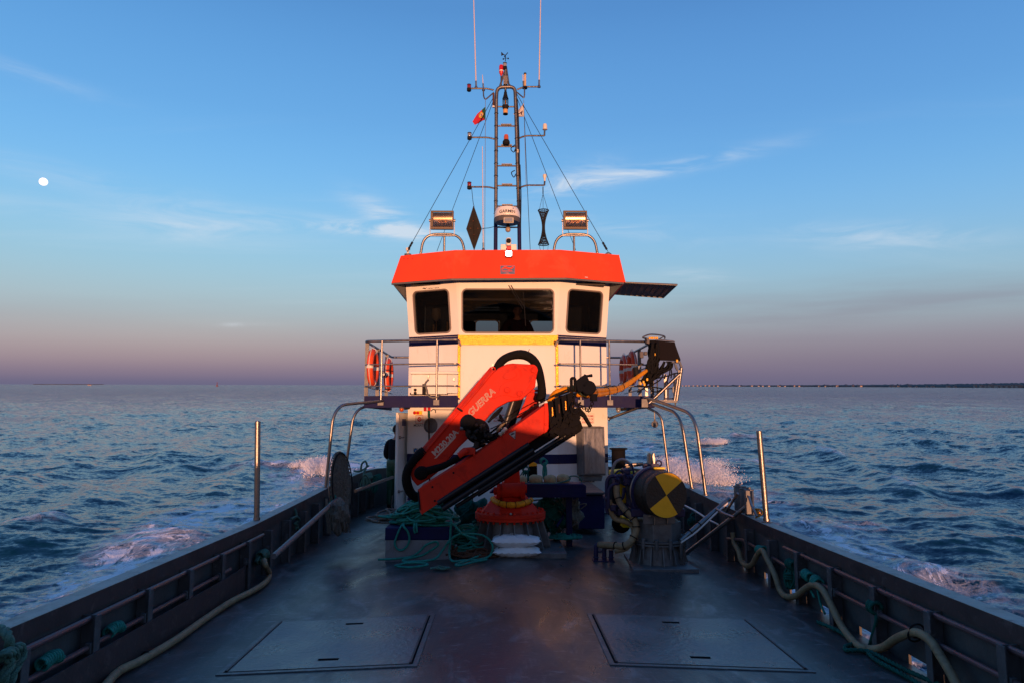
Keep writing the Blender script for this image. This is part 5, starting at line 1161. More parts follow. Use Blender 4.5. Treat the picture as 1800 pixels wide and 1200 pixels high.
# hoops and floodlights
def hoop(pxl, pxr, pyt, pxm, label):
    y = 13.15; a, b = P(pxl, 446, y), P(pxr, 441, y); a.z = b.z = ZROOF; tl_ = P(pxl+7, pyt, y); tr2 = P(pxr-8, pyt, y)
    t = thing('roof_hoop', label, 'rail', ((a.x+b.x)/2, y, ZROOF), 'bent tube hoops on the roof'); MB().tube(bend([a, tl_, tr2, b], .26, 8), .026, 12).build('hoop', STEEL, t)
    p = P(pxm, pyt+2, y); MB().cyl((p.x, y+.02, ZROOF), (p.x, y+.02, p.z), .022, seg=10).build('post', STEEL, t)
hoop(738, 819, 412, 781, 'bent tube hoop under the floodlight nearest the black diamond'); hoop(971, 1052, 412, 1009, 'bent tube hoop under the floodlight nearest the black basket')
FLD = pm('floodlight_bronze', (.13, .09, .065), .55, .3, .25, 14, .2, 50)
REFL = pm('lamp_reflector', (.50, .38, .30), .26, 1, .1, 3, 0, 10, .03)
def flood(x0, y0, x1, y1, label):
    y = 13.05; a, b = P(x0, y1, y), P(x1, y0, y); w_, h_ = b.x-a.x, b.z-a.z; cx, cz = (a.x+b.x)/2, (a.z+b.z)/2; t = thing('floodlight', label, 'floodlight', (cx, y, a.z-.12), 'square floodlights above the roof')
    m = MB(); fw = .05; d = .16
    m.span((a.x, y, a.z), (b.x, y+.02, a.z+fw)); m.span((a.x, y, b.z-fw*.7), (b.x, y+.02, b.z)); m.span((a.x, y, a.z+fw), (a.x+fw, y+.02, b.z-fw*.7)); m.span((b.x-fw*.6, y, a.z+fw), (b.x, y+.02, b.z-fw*.7))
    m.span((a.x+.001, y+.021, a.z+.001), (a.x+.02, y+.069, b.z-.001)); m.span((b.x-.02, y+.021, a.z+.001), (b.x-.001, y+.069, b.z-.001)); m.span((a.x+.021, y+.021, a.z+.001), (b.x-.021, y+.069, a.z+.02)); m.span((a.x+.021, y+.021, b.z-.02), (b.x-.021, y+.069, b.z-.001)); m.hexa([(a.x+.02, y+.07, a.z+.02), (b.x-.02, y+.07, a.z+.02), (b.x-.08, y+d, a.z+.09), (a.x+.08, y+d, a.z+.09)], [(a.x+.02, y+.07, b.z-.02), (b.x-.02, y+.07, b.z-.02), (b.x-.08, y+d, b.z-.09), (a.x+.08, y+d, b.z-.09)]); m.build('housing', FLD, t, bevel=.006)
    rx0, rx1, rz0, rz1 = a.x+fw+.005, b.x-fw*.6-.005, a.z+fw+.005, b.z-fw*.7-.005
    n = 9; m = MB()
    for i in range(n):                                    # curved trough reflector
        z = rz0+(rz1-rz0)*i/(n-1); dd = .014-.0*0+0*i; k = (2*i/(n-1)-1); yy = y+.062-.044*(k*k); m.v += [(rx0, yy, z), (rx1, yy, z)]
    for i in range(n-1): m.f.append((2*i, 2*i+1, 2*i+3, 2*i+2))
    m.build('reflector', REFL, t, fixn=False)
    c = Vector((cx, y+.03, cz+.0)); m = MB().cyl(c-Vector((w_*.20, 0, 0)), c+Vector((w_*.20, 0, 0)), .010, seg=8); m.build('lamp_tube', pm('flood_tube', (1.0,.72,.42), .40, 1, .05, 20), t)
    MB().span((rx0, y-.012, rz0), (rx1, y-.016, rz1)).build('glass', LENS, t, smooth=False)
    m = MB()
    for s_ in (a.x-.012, b.x+.012): m.span((s_-.006, y+.04, a.z-.12), (s_+.006, y+.07, cz+.03)); m.lathe([(.03, -.02), (.03, .02)], (s_, y+.055, cz), (1,0,0), 12)
    m.span((a.x-.02, y+.035, a.z-.13), (b.x+.02, y+.075, a.z-.118)); m.build('bracket', STEEL, t)
flood(756.5, 370.5, 797.5, 403, 'square floodlight above the roof beside the black diamond'); flood(990.5, 370.5, 1032, 403, 'square floodlight above the roof beside the black basket')
# day shapes
c = P(833, 402, 13.1); t = thing('diamond_shape', 'black diamond day shape hanging left of the mast', 'day shape', P(833, 440, 13.1)); pts = [(832.5, 361), (847, 402.5), (833.5, 441), (819.5, 402.5)]
DIA = pm('diamond_black', (.012, .008, .006), .85, 0, .3, 8, .2, 30)
m = MB(); m.ppx(pts, 13.095, 13.105)
tz, bz, ml, mr2 = [P(x, y, 13.1) for x, y in ((832.5, 361), (833.5, 441), (819.5, 402.5), (847, 402.5))]; hw = (mr2.x-ml.x)/2; xc = (tz.x+bz.x)/2; m.slab([(xc, 13.1, tz.z), (xc+.003, 13.1-hw, ml.z), (xc, 13.1, bz.z), (xc-.003, 13.1+hw, ml.z)], (.006, 0, 0)); m.build('panel', DIA, t, smooth=False)
m = MB()
for px, py in ((832, 389), (833, 413), (827, 402), (840, 402)): m.lathe([(.014, 0), (.014, .008), (0, .01)], P(px, py, 13.09), (0,-1,0), 8)
m.build('bolt', RUSTY, t); MB().tube([P(832.5, 361, 13.1), P(831.5, 355, 13.1), P(829, 330, 13.5)], .006, 5).build('cord', BPLAS, t); MB().tube([P(848, 402, 13.1), P(860, 401, 13.4), P(872, 398, 13.6)], .006, 5).build('cord', BPLAS, t)
c = P(955.5, 430, 13.1); t = thing('basket_shape', 'black net basket day shape pinched at its waist hanging right of the mast', 'day shape', c)
prof = []; z0, z1 = P(955, 430, 13.1).z, P(955, 370.5, 13.1).z
m = MB(); n = 20; K = 18
rad = lambda k: .026+.080*abs(2*k-1)**1.9
for i in range(n+1): k = i/n; m.torus((c.x, 13.1, z0+(z1-z0)*k), rad(k), .0055 if 0 < i < n else .009, (0,0,1), 16, 4)
for j in range(K):
    for s_ in (1, -1): m.tube([(c.x+math.cos(j*2*math.pi/K+s_*2.2*k)*rad(k), 13.1+math.sin(j*2*math.pi/K+s_*2.2*k)*rad(k), z0+(z1-z0)*k) for k in np.linspace(0, 1, 15)], .0055, 4)
m.build('net', BPLAS, t); m = MB()
for a in (.4, 2.5, 4.6): m.tube([(c.x+math.cos(a)*rad(1), 13.1+math.sin(a)*rad(1), z1), P(954.5, 341, 13.1)], .005, 4); m.tube([(c.x+math.cos(a)*rad(0), 13.1+math.sin(a)*rad(0), z0), P(956, 441, 13.1)+Vector((math.cos(a)*.08, 0, 0))], .004, 4)
m.tube([P(954.5, 341, 13.1), P(954.5, 329, 13.55)], .010, 6).build('cord', BPLAS, t)

# ------------------------------------------------------------------ folded red deck crane
CY = 9.30                                                     # pedestal axis
cb = P(897, 965, CY); CXX = P(897, 905, CY).x
crane = thing('deck_crane', 'folded red knuckle boom crane on a ribbed steel pedestal in front of the wheelhouse', 'crane', (CXX, CY, 0))
def C6(pts): return [(690+x/3.75, 600+y/3.75) for x, y in pts]     # crop coordinates -> photo pixels
# pedestal
MB().span((CXX-.42, CY-.52, -.02), (CXX+.70, CY+.5, .05)).build('base_plate', GALV, crane, bevel=.006)
zf = P(897, 913, CY-.4).z
m = MB(); m.lathe([(.43, .05), (.34, zf-.02)], (CXX, CY, 0), seg=28); pd = m.build('pedestal', GALV, crane)
m = MB()
for k in range(16):
    a = 2*math.pi*k/16+.1; u = Vector((math.cos(a), math.sin(a), 0)); v = Vector((-math.sin(a), math.cos(a), 0))*.006; o = Vector((CXX, CY, 0))
    q = [o+u*.42+Vector((0,0,.056)), o+u*.55+Vector((0,0,.056)), o+u*.43+Vector((0,0,zf-.03)), o+u*.33+Vector((0,0,zf-.03))]; m.slab([p-v for p in q], v*2)
m.build('rib', GALV, crane)
m = MB()
for px in (925, 960, 985): c_ = PZ(px, 962, .052); m.lathe([(.018, 0), (.018, .02), (0, .024)], c_, (0,0,1), 6)
m.build('bolt_ring', STEEL, crane)
rf = .468; MB().lathe([(rf-.06, zf-.03), (rf, zf-.025), (rf, zf+.005), (rf-.01, zf+.008), (rf-.01, zf+.012), (rf, zf+.016), (rf, zf+.055), (rf-.03, zf+.065), (.20, zf+.07)], (CXX, CY, 0), seg=48).build('flange', CRANE, crane)
m = MB()
for k in range(30):
    a = 2*math.pi*k/30; c_ = (CXX+math.cos(a)*(rf-.035), CY+math.sin(a)*(rf-.035), zf+.064); m.lathe([(.017, 0), (.017, .022), (.010, .028), (0, .028)], c_, (0,0,1), 6); m.lathe([(.015, -.12), (.015, -.095)], c_, (0,0,1), 6)
m.build('bolt_ring', CRANE, crane)
zc0, zc1 = zf+.065, P(897, 874, CY-.25).z
m = MB(); n = 8; r0, r1 = .40, .23; A0 = math.pi/8
vs = [(CXX+math.cos(A0+k*2*math.pi/n)*r0, CY+math.sin(A0+k*2*math.pi/n)*r0, zc0) for k in range(n)]+[(CXX+math.cos(A0+k*2*math.pi/n)*r1, CY+math.sin(A0+k*2*math.pi/n)*r1, zc1) for k in range(n)]
m.add(vs, [(k, (k+1) % n, (k+1) % n+n, k+n) for k in range(n)]+[tuple(range(n, 2*n))]); m.build('turret', CRANE, crane, bevel=.006)
MB().lathe([(.012, 0), (.02, .01), (.012, .03), (0, .03)], P(898, 903, CY-.42), (0,-1,.3), 8).build('grease_nipple', STEEL, crane)
# slewing cylinder housing lying across
ya_ = CY-.22; a_, b_ = P(874, 862, ya_), P(921, 860, ya_); rr_ = (P(897, 848, ya_).z-P(897, 876, ya_).z)/2
m = MB(); m.cyl(a_, b_, rr_*.92, seg=28)
for x in (875, 884, 917, 921): c_ = P(x, 861, ya_); m.cyl(c_-Vector((.012,0,0)), c_+Vector((.012,0,0)), rr_*1.12, seg=28)
m.build('slew_housing', CRANE, crane)
MB().ppx([(876, 878), (921, 877), (919, 872), (915, 850), (882, 850)], CY-.15, CY+.15).build('slew_frame', CRANE, crane, bevel=.008)
MB().cyl(P(868, 862, ya_), P(874, 862, ya_), .05, seg=16).cyl(P(921, 858, ya_), P(926, 858, ya_), .055, seg=16).build('end_plug', CRANE, crane)
m = MB().ppx([(886, 850), (915, 850), (913, 825), (920, 790), (940, 745), (948, 715), (946, 690), (928, 688), (921, 720), (905, 770), (893, 800), (886, 825)], CY-.02, CY+.24); m.build('column', CRANE, crane, bevel=.012)
m = MB().ppx(C6([(905, 285), (925, 290), (948, 392), (905, 432), (845, 500), (815, 505), (870, 400)]), CY-.22, CY-.16); m.build('link_plate', CRANE, crane, bevel=.006)
m = MB().ppx(C6([(895, 320), (965, 312), (966, 327), (900, 334)]), CY-.25, CY-.20); m.build('lug', CRANE, crane, bevel=.004)
# yellow sleeve round the turret
pts = [P(866, 876, CY-.05), P(874, 882, CY-.30), P(890, 886.5, CY-.40), P(912, 886, CY-.38), P(928, 881.5, CY-.25), P(934, 878, CY-.12)]
def sleeve(pts, r, mat, parent, name, per=26, seg=12, amp=.07):
    q = crom([Vector(p) for p in pts], 16); L_ = [0]
    for i in range(1, len(q)): L_.append(L_[-1]+(q[i]-q[i-1]).length)
    n = max(12, int(L_[-1]*per*4)); out = []; rs = []; j = 0
    for i in range(n+1):
        d = L_[-1]*i/n
        while j < len(q)-2 and L_[j+1] < d: j += 1
        out.append(q[j].lerp(q[j+1], (d-L_[j])/max(1e-6, L_[j+1]-L_[j]))); rs.append(r*(1+amp*math.sin(d*per*6.283*.5)+.06*math.sin(d*9+3)))
    return MB().tube(out, rs, seg).build(name, mat, parent, sharp=2)
sleeve(pts, .036, YELH, crane, 'hose_sleeve', 22)
m = MB()
for t_ in (.3, .42, .55, .7, .85): q = crom(pts, 20); i = int(t_*(len(q)-2)); d = (q[i+1]-q[i]).normalized(); m.torus(q[i], .040, .004, d, 14, 4)
m.build('tie_band', BPLAS, crane)

# inner boom
YI0, YI1 = 8.62, 8.90
inner = C6([(125, 905), (118, 868), (132, 832), (172, 782), (660, 205), (700, 172), (752, 147), (790, 142), (935, 150), (953, 165), (958, 190), (948, 235), (940, 300), (880, 355), (852, 380), (760, 396), (690, 434), (640, 482), (590, 545), (505, 628), (430, 700), (372, 770), (310, 850), (240, 905), (163, 950)])
ib_ = MB().ppx(inner, YI0, YI1).build('inner_boom', CRANE, crane, bevel=.012)
# raised cheek plate round the pins
cheek = C6([(642, 384), (700, 330), (712, 290), (752, 262), (820, 250), (850, 222), (845, 190), (815, 168), (830, 160), (932, 160), (944, 175), (944, 200), (934, 245), (900, 290), (878, 330), (852, 366), (800, 366), (768, 356), (720, 352)])
MB().ppx(cheek, YI0-.008, YI0+.02).build('cheek_plate', CRANE, ib_, bevel=.004)
MB().ppx(C6([(745, 205), (790, 182), (815, 200), (818, 225), (790, 245), (745, 250), (725, 230)]), YI0-.014, YI0+.02).build('cheek_plate', CRANE, ib_, bevel=.004)
for (x, y, r) in ((756, 318, 20), (930, 187, 20), (838, 342, 19)):
    c_ = P(690+x/3.75, 600+y/3.75, YI0-.012); rr0 = r/3.75/1200*YI0; MB().lathe([(rr0*1.35, -.004), (rr0*1.35, .006), (rr0, .008), (rr0, .026), (rr0*.8, .034), (rr0*.45, .034), (rr0*.40, .028), (0, .028)], c_, (0,-1,0), 24).build('pivot_pin', CRANE, ib_)
# pipes along the spine
m = MB()
for k, (dx, dy, yy) in enumerate(((-4, -5, YI0+.03), (-8.5, -9.5, YI0+.09), (-11, -13, YI0+.16), (-1, -1, YI0-.012))): m.tube([P(690+185/3.75+dx*.45, 600+765/3.75+dy*.45, yy), P(690+668/3.75+dx*.45, 600+192/3.75+dy*.45, yy)], .013, 8)
m.build('hydraulic_pipe', CRANE, ib_)
m = MB(); 
for (x, y) in ((440, 447),): m.tube([P(690+(x-14)/3.75, 600+(y-12)/3.75, YI0-.03), P(690+(x+22)/3.75, 600+(y+12)/3.75, YI0-.03)], .012, 8)
m.build('pipe_clip', BPLAS, ib_)
MB().torus(P(690+662/3.75, 600+182/3.75, YI0+.05), .028, .009, (0,1,0), 20, 8).build('lifting_eye', CRANE, ib_)
MB().lathe([(0, 0), (.012, 0), (.012, .03), (0, .03)], P(866, 641, YI0+.1), (0,-1,0), 8).build('grease_nipple', STEEL, ib_)
# lettering along the boom
d0 = (P(797, 765.5, YI0)-P(761, 801, YI0)); ang = d0.normalized(); upv = Vector((-ang.z, 0, ang.x))
upv = upv if upv.z > 0 else -upv
text('M230.20A', P(764.6, 801.0, YI0-.004)-upv*.0, ang, upv, .098, LETTER, ib_, 'lettering', bold=.035)
MB().slab([P(x, y, YI0-.003) for x, y in ((763, 805.2), (767.5, 804), (801, 768.5), (801.6, 764.5))], (0, .002, 0)).build('underline', LETTER, ib_, smooth=False)
MB().slab([P(x, y, YI0-.003) for x, y in ((799.2, 767), (801.2, 763.5), (824.5, 735.8), (823.4, 735.2))], (0, .002, 0)).build('underline', pm('stripe_orange', (.75,.22,.05), .5), ib_, smooth=False)
text('GUERRA', P(827.0, 732.5, YI0-.006), ang, upv, .115, LETTER, ib_, 'lettering', outline=.030, shear=.25)
# black hose bundle over the elbow and round the foot
sleeve([P(872, 652, YI0+.10), P(882, 634, YI0+.10), P(900, 624.5, YI0+.09), P(922, 623.5, YI0+.1), P(940, 636, YI0+.12), P(950, 664, YI0+.14), P(952.5, 690, YI0+.16), P(949, 702, YI0+.2)], .058, FABRIC, crane, 'hose_bundle', 6, 16, .03)
sleeve([P(741, 794, YI0+.02), P(727, 808, YI0-.02), P(715.5, 828, YI0-.03), P(715.5, 850, YI0-.02), P(724, 868, YI0+.02), P(736, 874, YI0+.05)], .056, FABRIC, crane, 'hose_bundle', 6, 16, .03)
m = MB()
for k in range(5): c_ = P(735+k*2.4, 799-k*2.2, YI0-.0); m.torus(c_, .055-.003*k, .010, (ang.x, 0, ang.z), 14, 6)
m.build('hose_clamp', BPLAS, crane)
m = MB().tube([P(925, 622, YI0+.05), P(929, 617, YI0+.04), P(931, 613, YI0+.04)], .004, 5); m.build('tie_end', BPLAS, crane)
# lift cylinder in the gap
MB().cyl(P(903, 702, CY-.18), P(886, 752, CY-.16), .050, seg=18).build('lift_cylinder', pm('cylinder_black', (.035,.037,.042), .35, .3, .2, 8), crane)
MB().cyl(P(913, 697, CY+.02), P(893, 760, CY+.02), .06, seg=14).build('inner_link', BLACK, crane)
# outer boom (box section) and its black extensions
YO0, YO1 = 8.22, 8.52
outer = C6([(165, 962), (205, 940), (560, 712), (985, 412), (1018, 402), (1030, 425), (1028, 575), (1000, 612), (190, 1130), (170, 1090)])
face = C6([(175, 968), (560, 735), (985, 432), (1003, 418), (1000, 600), (192, 1138)])
ob_ = MB().ppx(face, YO0, YO0+.014).ppx(C6([(192, 1138), (1000, 600), (1000, 592), (192, 1128)]), YO0+.012, YO1).ppx(C6([(175, 968), (560, 735), (985, 432), (1003, 418), (1003, 428), (985, 442), (560, 745), (180, 976)]), YO0+.012, YO1).build('outer_boom', CRANE, crane, bevel=.004)
# chamfer fold along the top and the open end collar
m = MB(); tp = C6([(175, 968), (560, 735), (985, 432)]); tq = C6([(205, 938), (585, 700), (1000, 404)])
for i in range(2): m.hexa([P(*tp[i], YO0), P(*tp[i+1], YO0), P(*tp[i+1], YO0+.02), P(*tp[i], YO0+.02)], [P(*tq[i], YO0+.10), P(*tq[i+1], YO0+.10), P(*tq[i+1], YO0+.12), P(*tq[i], YO0+.12)])
m.build('chamfer_plate', CRANE, ob_)
e = C6([(160, 964), (177, 967), (192, 1138), (163, 1096)])
m = MB().ppx(C6([(157, 962), (180, 952), (182, 980), (158, 985)]), YO0-.01, YO0+.02); m.hexa([P(*C6([(178, 966)])[0], YO0-.002), P(*C6([(194, 1137)])[0], YO0-.002), P(*C6([(186, 1137)])[0], YO0-.002), P(*C6([(166, 966)])[0], YO0-.002)], [P(*C6([(160, 960)])[0], YO1), P(*C6([(163, 1098)])[0], YO1), P(*C6([(157, 1098)])[0], YO1), P(*C6([(152, 960)])[0], YO1)]) if False else None
x0y = C6([(165, 970), (176, 970), (193, 1138), (180, 1120)])
MB().slab([P(*x0y[0], YO1), P(*x0y[1], YO0), P(*x0y[2], YO0), P(*x0y[3], YO1)], (.012, 0, 0)).build('collar', CRANE, ob_, bevel=.003)
MB().slab([P(*C6([(168, 985)])[0], YO1-.04)+Vector((-.004,0,0)), P(*C6([(175, 985)])[0], YO0+.045)+Vector((-.004,0,0)), P(*C6([(188, 1112)])[0], YO0+.045)+Vector((-.004,0,0)), P(*C6([(178, 1100)])[0], YO1-.04)+Vector((-.004,0,0))], (-.003, 0, 0)).build('open_end', BLACK, ob_, smooth=False)  # black sheet stands for the shaded hollow inside the boom
m = MB().ppx(C6([(1000, 404), (1022, 402), (1030, 425), (1029, 572), (1018, 592), (998, 606)]), YO0-.02, YO1+.02); m.build('collar', CRANE, ob_, bevel=.006)
m = MB()
for x, y in ((263, 957), (402, 863), (279, 1048), ): m.lathe([(.013, 0), (.012, .005), (0, .006)], P(690+x/3.75, 600+y/3.75, YO0), (0,-1,0), 10)
m.build('drain_plug', BLACK, ob_)
MB().lathe([(.016, 0), (.013, .012), (0, .013)], P(690+1010/3.75, 600+543/3.75, YO0-.02), (0,-1,0), 10).build('grease_nipple', CRANE, ob_)
ts = C6([(762, 606), (812, 582), (810, 645)]); m = MB().slab([P(x, y, YO0-.002) for x, y in ts], (0, .001, 0)); sg = m.build('warning_sign', BPLAS, ob_, smooth=False)
cx_ = sum(p[0] for p in ts)/3; cy_ = sum(p[1] for p in ts)/3
MB().slab([P(cx_+(x-cx_)*.86, cy_+(y-cy_)*.86, YO0-.0035) for x, y in ts], (0, .001, 0)).build('field', pm('sign_field', (.50,.42,.40), .5), sg, smooth=False)
m = MB(); m.slab([P(x, y, YO0-.005) for x, y in C6([(778, 610), (782, 616), (804, 606), (801, 600)])], (0, .001, 0)).slab([P(x, y, YO0-.005) for x, y in C6([(784, 602), (789, 600), (792, 606), (787, 608)])], (0, .001, 0)).slab([P(x, y, YO0-.005) for x, y in C6([(802, 622), (805, 621), (807, 634), (804, 632)])], (0, .001, 0)); m.build('symbol', BPLAS, sg, smooth=False)
# bracket on top of the outer boom
br_ = C6([(440, 720), (462, 702), (520, 696), (545, 708), (545, 770), (530, 742), (478, 748), (462, 756), (432, 742)])
MB().ppx(br_, YO0-.02, YO0+.20).build('bracket', CRANE, ob_, bevel=.008)
MB().cyl(P(806, 800, YO0-.05), P(822, 790, YO0-.05), .035, seg=16).build('bracket_boss', CRANE, ob_)
MB().ppx(C6([(730, 618), (742, 660), (738, 664), (722, 622)]), YO0-.02, YO0+.02).build('fin', CRANE, ob_)
# articulation cylinder, black arm
MB().tube([P(*C6([(190, 862)])[0], YI0-.10), P(*C6([(235, 850)])[0], YI0-.10), P(*C6([(330, 820)])[0], YI0-.1), P(*C6([(420, 775)])[0], YI0-.12), P(*C6([(520, 715)])[0], YI0-.12)], [.062, .050, .042, .036, .030], 16).build('black_arm', FABRIC, crane)
c_ = P(*C6([(190, 864)])[0], YI0-.08); MB().lathe([(0, .10), (.05, .10), (.075, .085), (.085, .05), (.085, -.03), (0, -.03)], c_, (0,-1,0), 28).build('arm_eye', FABRIC, crane)
MB().cyl(P(*C6([(530, 705)])[0], YI0-.14), P(*C6([(610, 665)])[0], YI0-.16), .030, seg=14).build('cylinder_rod', CHROME, crane)
# hydraulic motor cluster
rg = random.Random(11); cm = P(*C6([(560, 588)])[0], YI0-.22)
m = MB(); m.lathe([(0, .10), (.09, .10), (.13, .07), (.15, .0), (.145, -.08), (.12, -.15), (0, -.16)], cm, (0,-1,0), 28); m.lathe([(.10, 0), (.10, .14), (.06, .17), (0, .17)], cm+Vector((-.06, 0, .06)), (-.5,-1,.4), 16)
m.build('rotator', FABRIC, crane)
m = MB()
for i in range(26):
    a = rg.uniform(0, 6.28); r_ = rg.uniform(.03, .15); o = cm+Vector((math.cos(a)*r_*1.1, -.10-rg.uniform(0, .06), math.sin(a)*r_*.9-.03)); 
    if i % 3: m.lathe([(.018, 0), (.018, .03), (.010, .04), (0, .04)], o, (rg.uniform(-.6,.6), -1, rg.uniform(-.6,.6)), 6)
    else: m.box(o, (rg.uniform(.03,.07), .04, rg.uniform(.03,.06)), Matrix.Rotation(rg.uniform(0, 3), 3, 'Y'))
m.build('valve_block', pm('greasy_steel', (.012,.010,.008), .8, 0, .6, 20, .4, 40, .15, stain=(.16,.06,.02), stain_amt=.2, sscale=18), crane)
MB().cyl(cm+Vector((-.20, -.10, .03)), cm+Vector((-.12, -.12, .04)), .024, seg=12).build('fitting', GALV, crane)
def hoses(defs, mat, parent, name='hose', seg=8):
    for pts, r in defs: MB().tube([Vector(p) for p in pts], r, seg, smooth=8).build(name, mat, parent, sharp=2)
h = []
for i in range(9):
    o = Vector((rg.uniform(-.02,.02), rg.uniform(-.05,.05), rg.uniform(-.02,.02)))
    h.append(([P(*C6([(620+i*3, 640-i*6)])[0], YI0-.2)+o, P(*C6([(690, 610-i*8)])[0], YI0-.22)+o*2, P(*C6([(735, 560-i*4)])[0], YI0-.15)+o, P(*C6([(712-i*4, 470+i*10)])[0], YI0+.06)+o], rg.uniform(.008, .014)))
hoses(h[:6], RUB, crane)
hoses([([P(*C6([(640, 520)])[0], YI0+.02), P(*C6([(672, 478)])[0], YI0-.0), P(*C6([(715, 440)])[0], YI0+.02), P(*C6([(720, 436)])[0], YI0+.12)], .016), ([P(*C6([(630, 530)])[0], YI0-.02), P(*C6([(655, 505)])[0], YI0-.04), P(*C6([(690, 480)])[0], YI0-.02), P(*C6([(715, 447)])[0], YI0+.1)], .014)], RUB, crane)
sleeve([P(*C6([(706, 612)])[0], YO0+.0), P(*C6([(728, 592)])[0], YO0-.02), P(*C6([(746, 572)])[0], YO0+.02)], .022, pm('spring_guard', (.50,.46,.36), .5, .2, .3, 30), crane, 'spring_guard', 40, 10, .22)
hoses([([P(*C6([(560, 640)])[0], YI0-.3), P(*C6([(640, 660)])[0], YI0-.3), P(*C6([(700, 615)])[0], YO0+.0), P(*C6([(745, 570)])[0], YO0+.03), P(*C6([(760, 540)])[0], YO0+.2)], .016), ([P(*C6([(520, 650)])[0], YI0-.3), P(*C6([(600, 690)])[0], YI0-.3), P(*C6([(655, 680)])[0], YI0-.28), P(*C6([(640, 640)])[0], YI0-.2)], .015)], RUB, crane)
sleeve([P(*C6([(690, 590)])[0], YO0+.12), P(*C6([(712, 560)])[0], YO0+.10), P(*C6([(738, 530)])[0], YO0+.12)], .018, BEIGEH, crane, 'hose_sleeve', 20, 8, .1)
# black beams under the boom
def beam(x0, y0, x1, y1, th, Ya, Yb_, name='extension_beam', mat=BLACK, bev=.006):
    a = P(*C6([(x0, y0)])[0], Ya); b = P(*C6([(x1, y1)])[0], Ya); d = (b-a).normalized(); n_ = Vector((-d.z, 0, d.x)); n_ = n_ if n_.z > 0 else -n_
    m = MB().prism([((a+n_*th/2).x, (a+n_*th/2).z), ((b+n_*th/2).x, (b+n_*th/2).z), ((b-n_*th/2).x, (b-n_*th/2).z), ((a-n_*th/2).x, (a-n_*th/2).z)], Ya, Yb_); return m.build(name, mat, crane, bevel=bev)
def rod(x0, y0, x1, y1, r, Ya, mat=BLACK, name='extension_cylinder'):
    return MB().cyl(P(*C6([(x0, y0)])[0], Ya), P(*C6([(x1, y1)])[0], Ya), r, seg=18).build(name, mat, crane)
GLB = pm('black_gloss_tube', (.014,.015,.020), .30, .1, .3, 6, coat=.3)
beam(330, 1060, 1190, 520, .12, YO0+.06, YO1-.04); rod(330, 1100, 930, 712, .036, YO0+.02, GLB); rod(300, 1062, 900, 675, .030, YO0-.0, GLB); rod(570, 985, 1180, 592, .030, YO0+.03, GLB); rod(420, 1085, 1110, 655, .024, YO0+.12, GLB)
beam(560, 1010, 1240, 575, .05, YO0+.16, YO1+.05); beam(930, 640, 1230, 505, .16, YO0+.08, YO1-.06); 
# stacked end plates of the extensions
for i, (x0, y0, x1, y1, w_) in enumerate(((1040, 392, 1052, 585, 36), (1085, 372, 1095, 560, 34), (1128, 352, 1142, 548, 34), (1170, 335, 1180, 540, 40))):
    pts = C6([(x0-w_/2, y0+8), (x0+w_/2, y0-8), (x1+w_/2+8, y1-12), (x1-w_/2+8, y1+12)]); o = MB().ppx(pts, YO0-.03-.012*i, YO1+.02).build('end_plate', BLACK, crane, bevel=.005)
    MB().ppx(C6([(x0+w_/2-7, y0+40), (x0+w_/2-2, y0+38), (x0+w_/2+1, y0+95), (x0+w_/2-5, y0+98)]), YO0-.038-.012*i, YO0-.03-.012*i).build('wear_strip', RUSTY if i % 2 else GOLDM, o)
m = MB()
rg = random.Random(3)
for i in range(34):
    x = rg.uniform(1035, 1230); y = 600-(x-1035)*.42+rg.uniform(-70, 45); m.box(P(*C6([(x, y)])[0], YO0-.06+rg.uniform(-.02, .05)), (rg.uniform(.04,.12), .08, rg.uniform(.03,.09)), Matrix.Rotation(R(rg.choice((33, 33, 123, 20))), 3, 'Y') @ Matrix.Rotation(0, 3, 'X'))
m.build('slide_block', BLACK, crane, bevel=.003)
m = MB()
for i in range(14):
    x = rg.uniform(1050, 1200); y = 560-(x-1035)*.42+rg.uniform(-40, 60); c_ = P(*C6([(x, y)])[0], YO0-.10); m.lathe([(.014, 0), (.014, .03), (0, .034)], c_, (0,-1,0), 6)
m.build('bolt_ring', BLACK, crane)
MB().ppx(C6([(1200, 440), (1232, 428), (1270, 470), (1318, 555), (1300, 565), (1262, 500), (1215, 470)]), YO0-.05, YO0+.06).build('tip_bracket', BLACK, crane, bevel=.005)
MB().ppx(C6([(1110, 600), (1240, 520), (1256, 570), (1215, 600), (1200, 625), (1178, 612), (1105, 660), (1090, 650)]), YO0+.02, YO0+.16).build('tip_block', BLACK, crane, bevel=.006)
MB().ppx(C6([(1150, 480), (1190, 462), (1225, 500), (1240, 540), (1180, 570)]), YO0-.10, YO0+.1).build('tip_block', BLACK, crane, bevel=.008)
# hook head drum at the top of the tip
MB().ppx(C6([(1205, 262), (1262, 218), (1282, 222), (1300, 262), (1250, 330), (1222, 330)]), YO0-.08, YO0+.14).build('head_block', pm('head_grey', (.006,.007,.011), .9, 0, .2, 8, spec=.15), crane, bevel=.008)
c_ = P(*C6([(1288, 306)])[0], YO0+.02); MB().lathe([(0, .10), (.075, .10), (.088, .085), (.088, -.12), (0, -.12)], c_, (0,-1,0), 28).build('head_drum', MATS['head_grey'], crane)
MB().tube([P(*C6([(1262, 218)])[0], YO0), P(*C6([(1280, 226)])[0], YO0), P(*C6([(1314, 222)])[0], YO0-.04)], [.012, .014, .020], 8).build('lever', BPLAS, crane)
MB().tube(bend([P(*C6([(1180, 330)])[0], YO0-.04), P(*C6([(1178, 240)])[0], YO0-.04), P(*C6([(1202, 240)])[0], YO0-.04), P(*C6([(1204, 320)])[0], YO0-.04)], .05), .020, 10).build('u_bolt', BLACK, crane)
c_ = P(*C6([(1326, 392)])[0], YO0-.02); MB().cyl(c_, P(*C6([(1324, 344)])[0], YO0-.02), .044, seg=20).build('hanging_weight', MATS['head_grey'], crane)
m = MB()
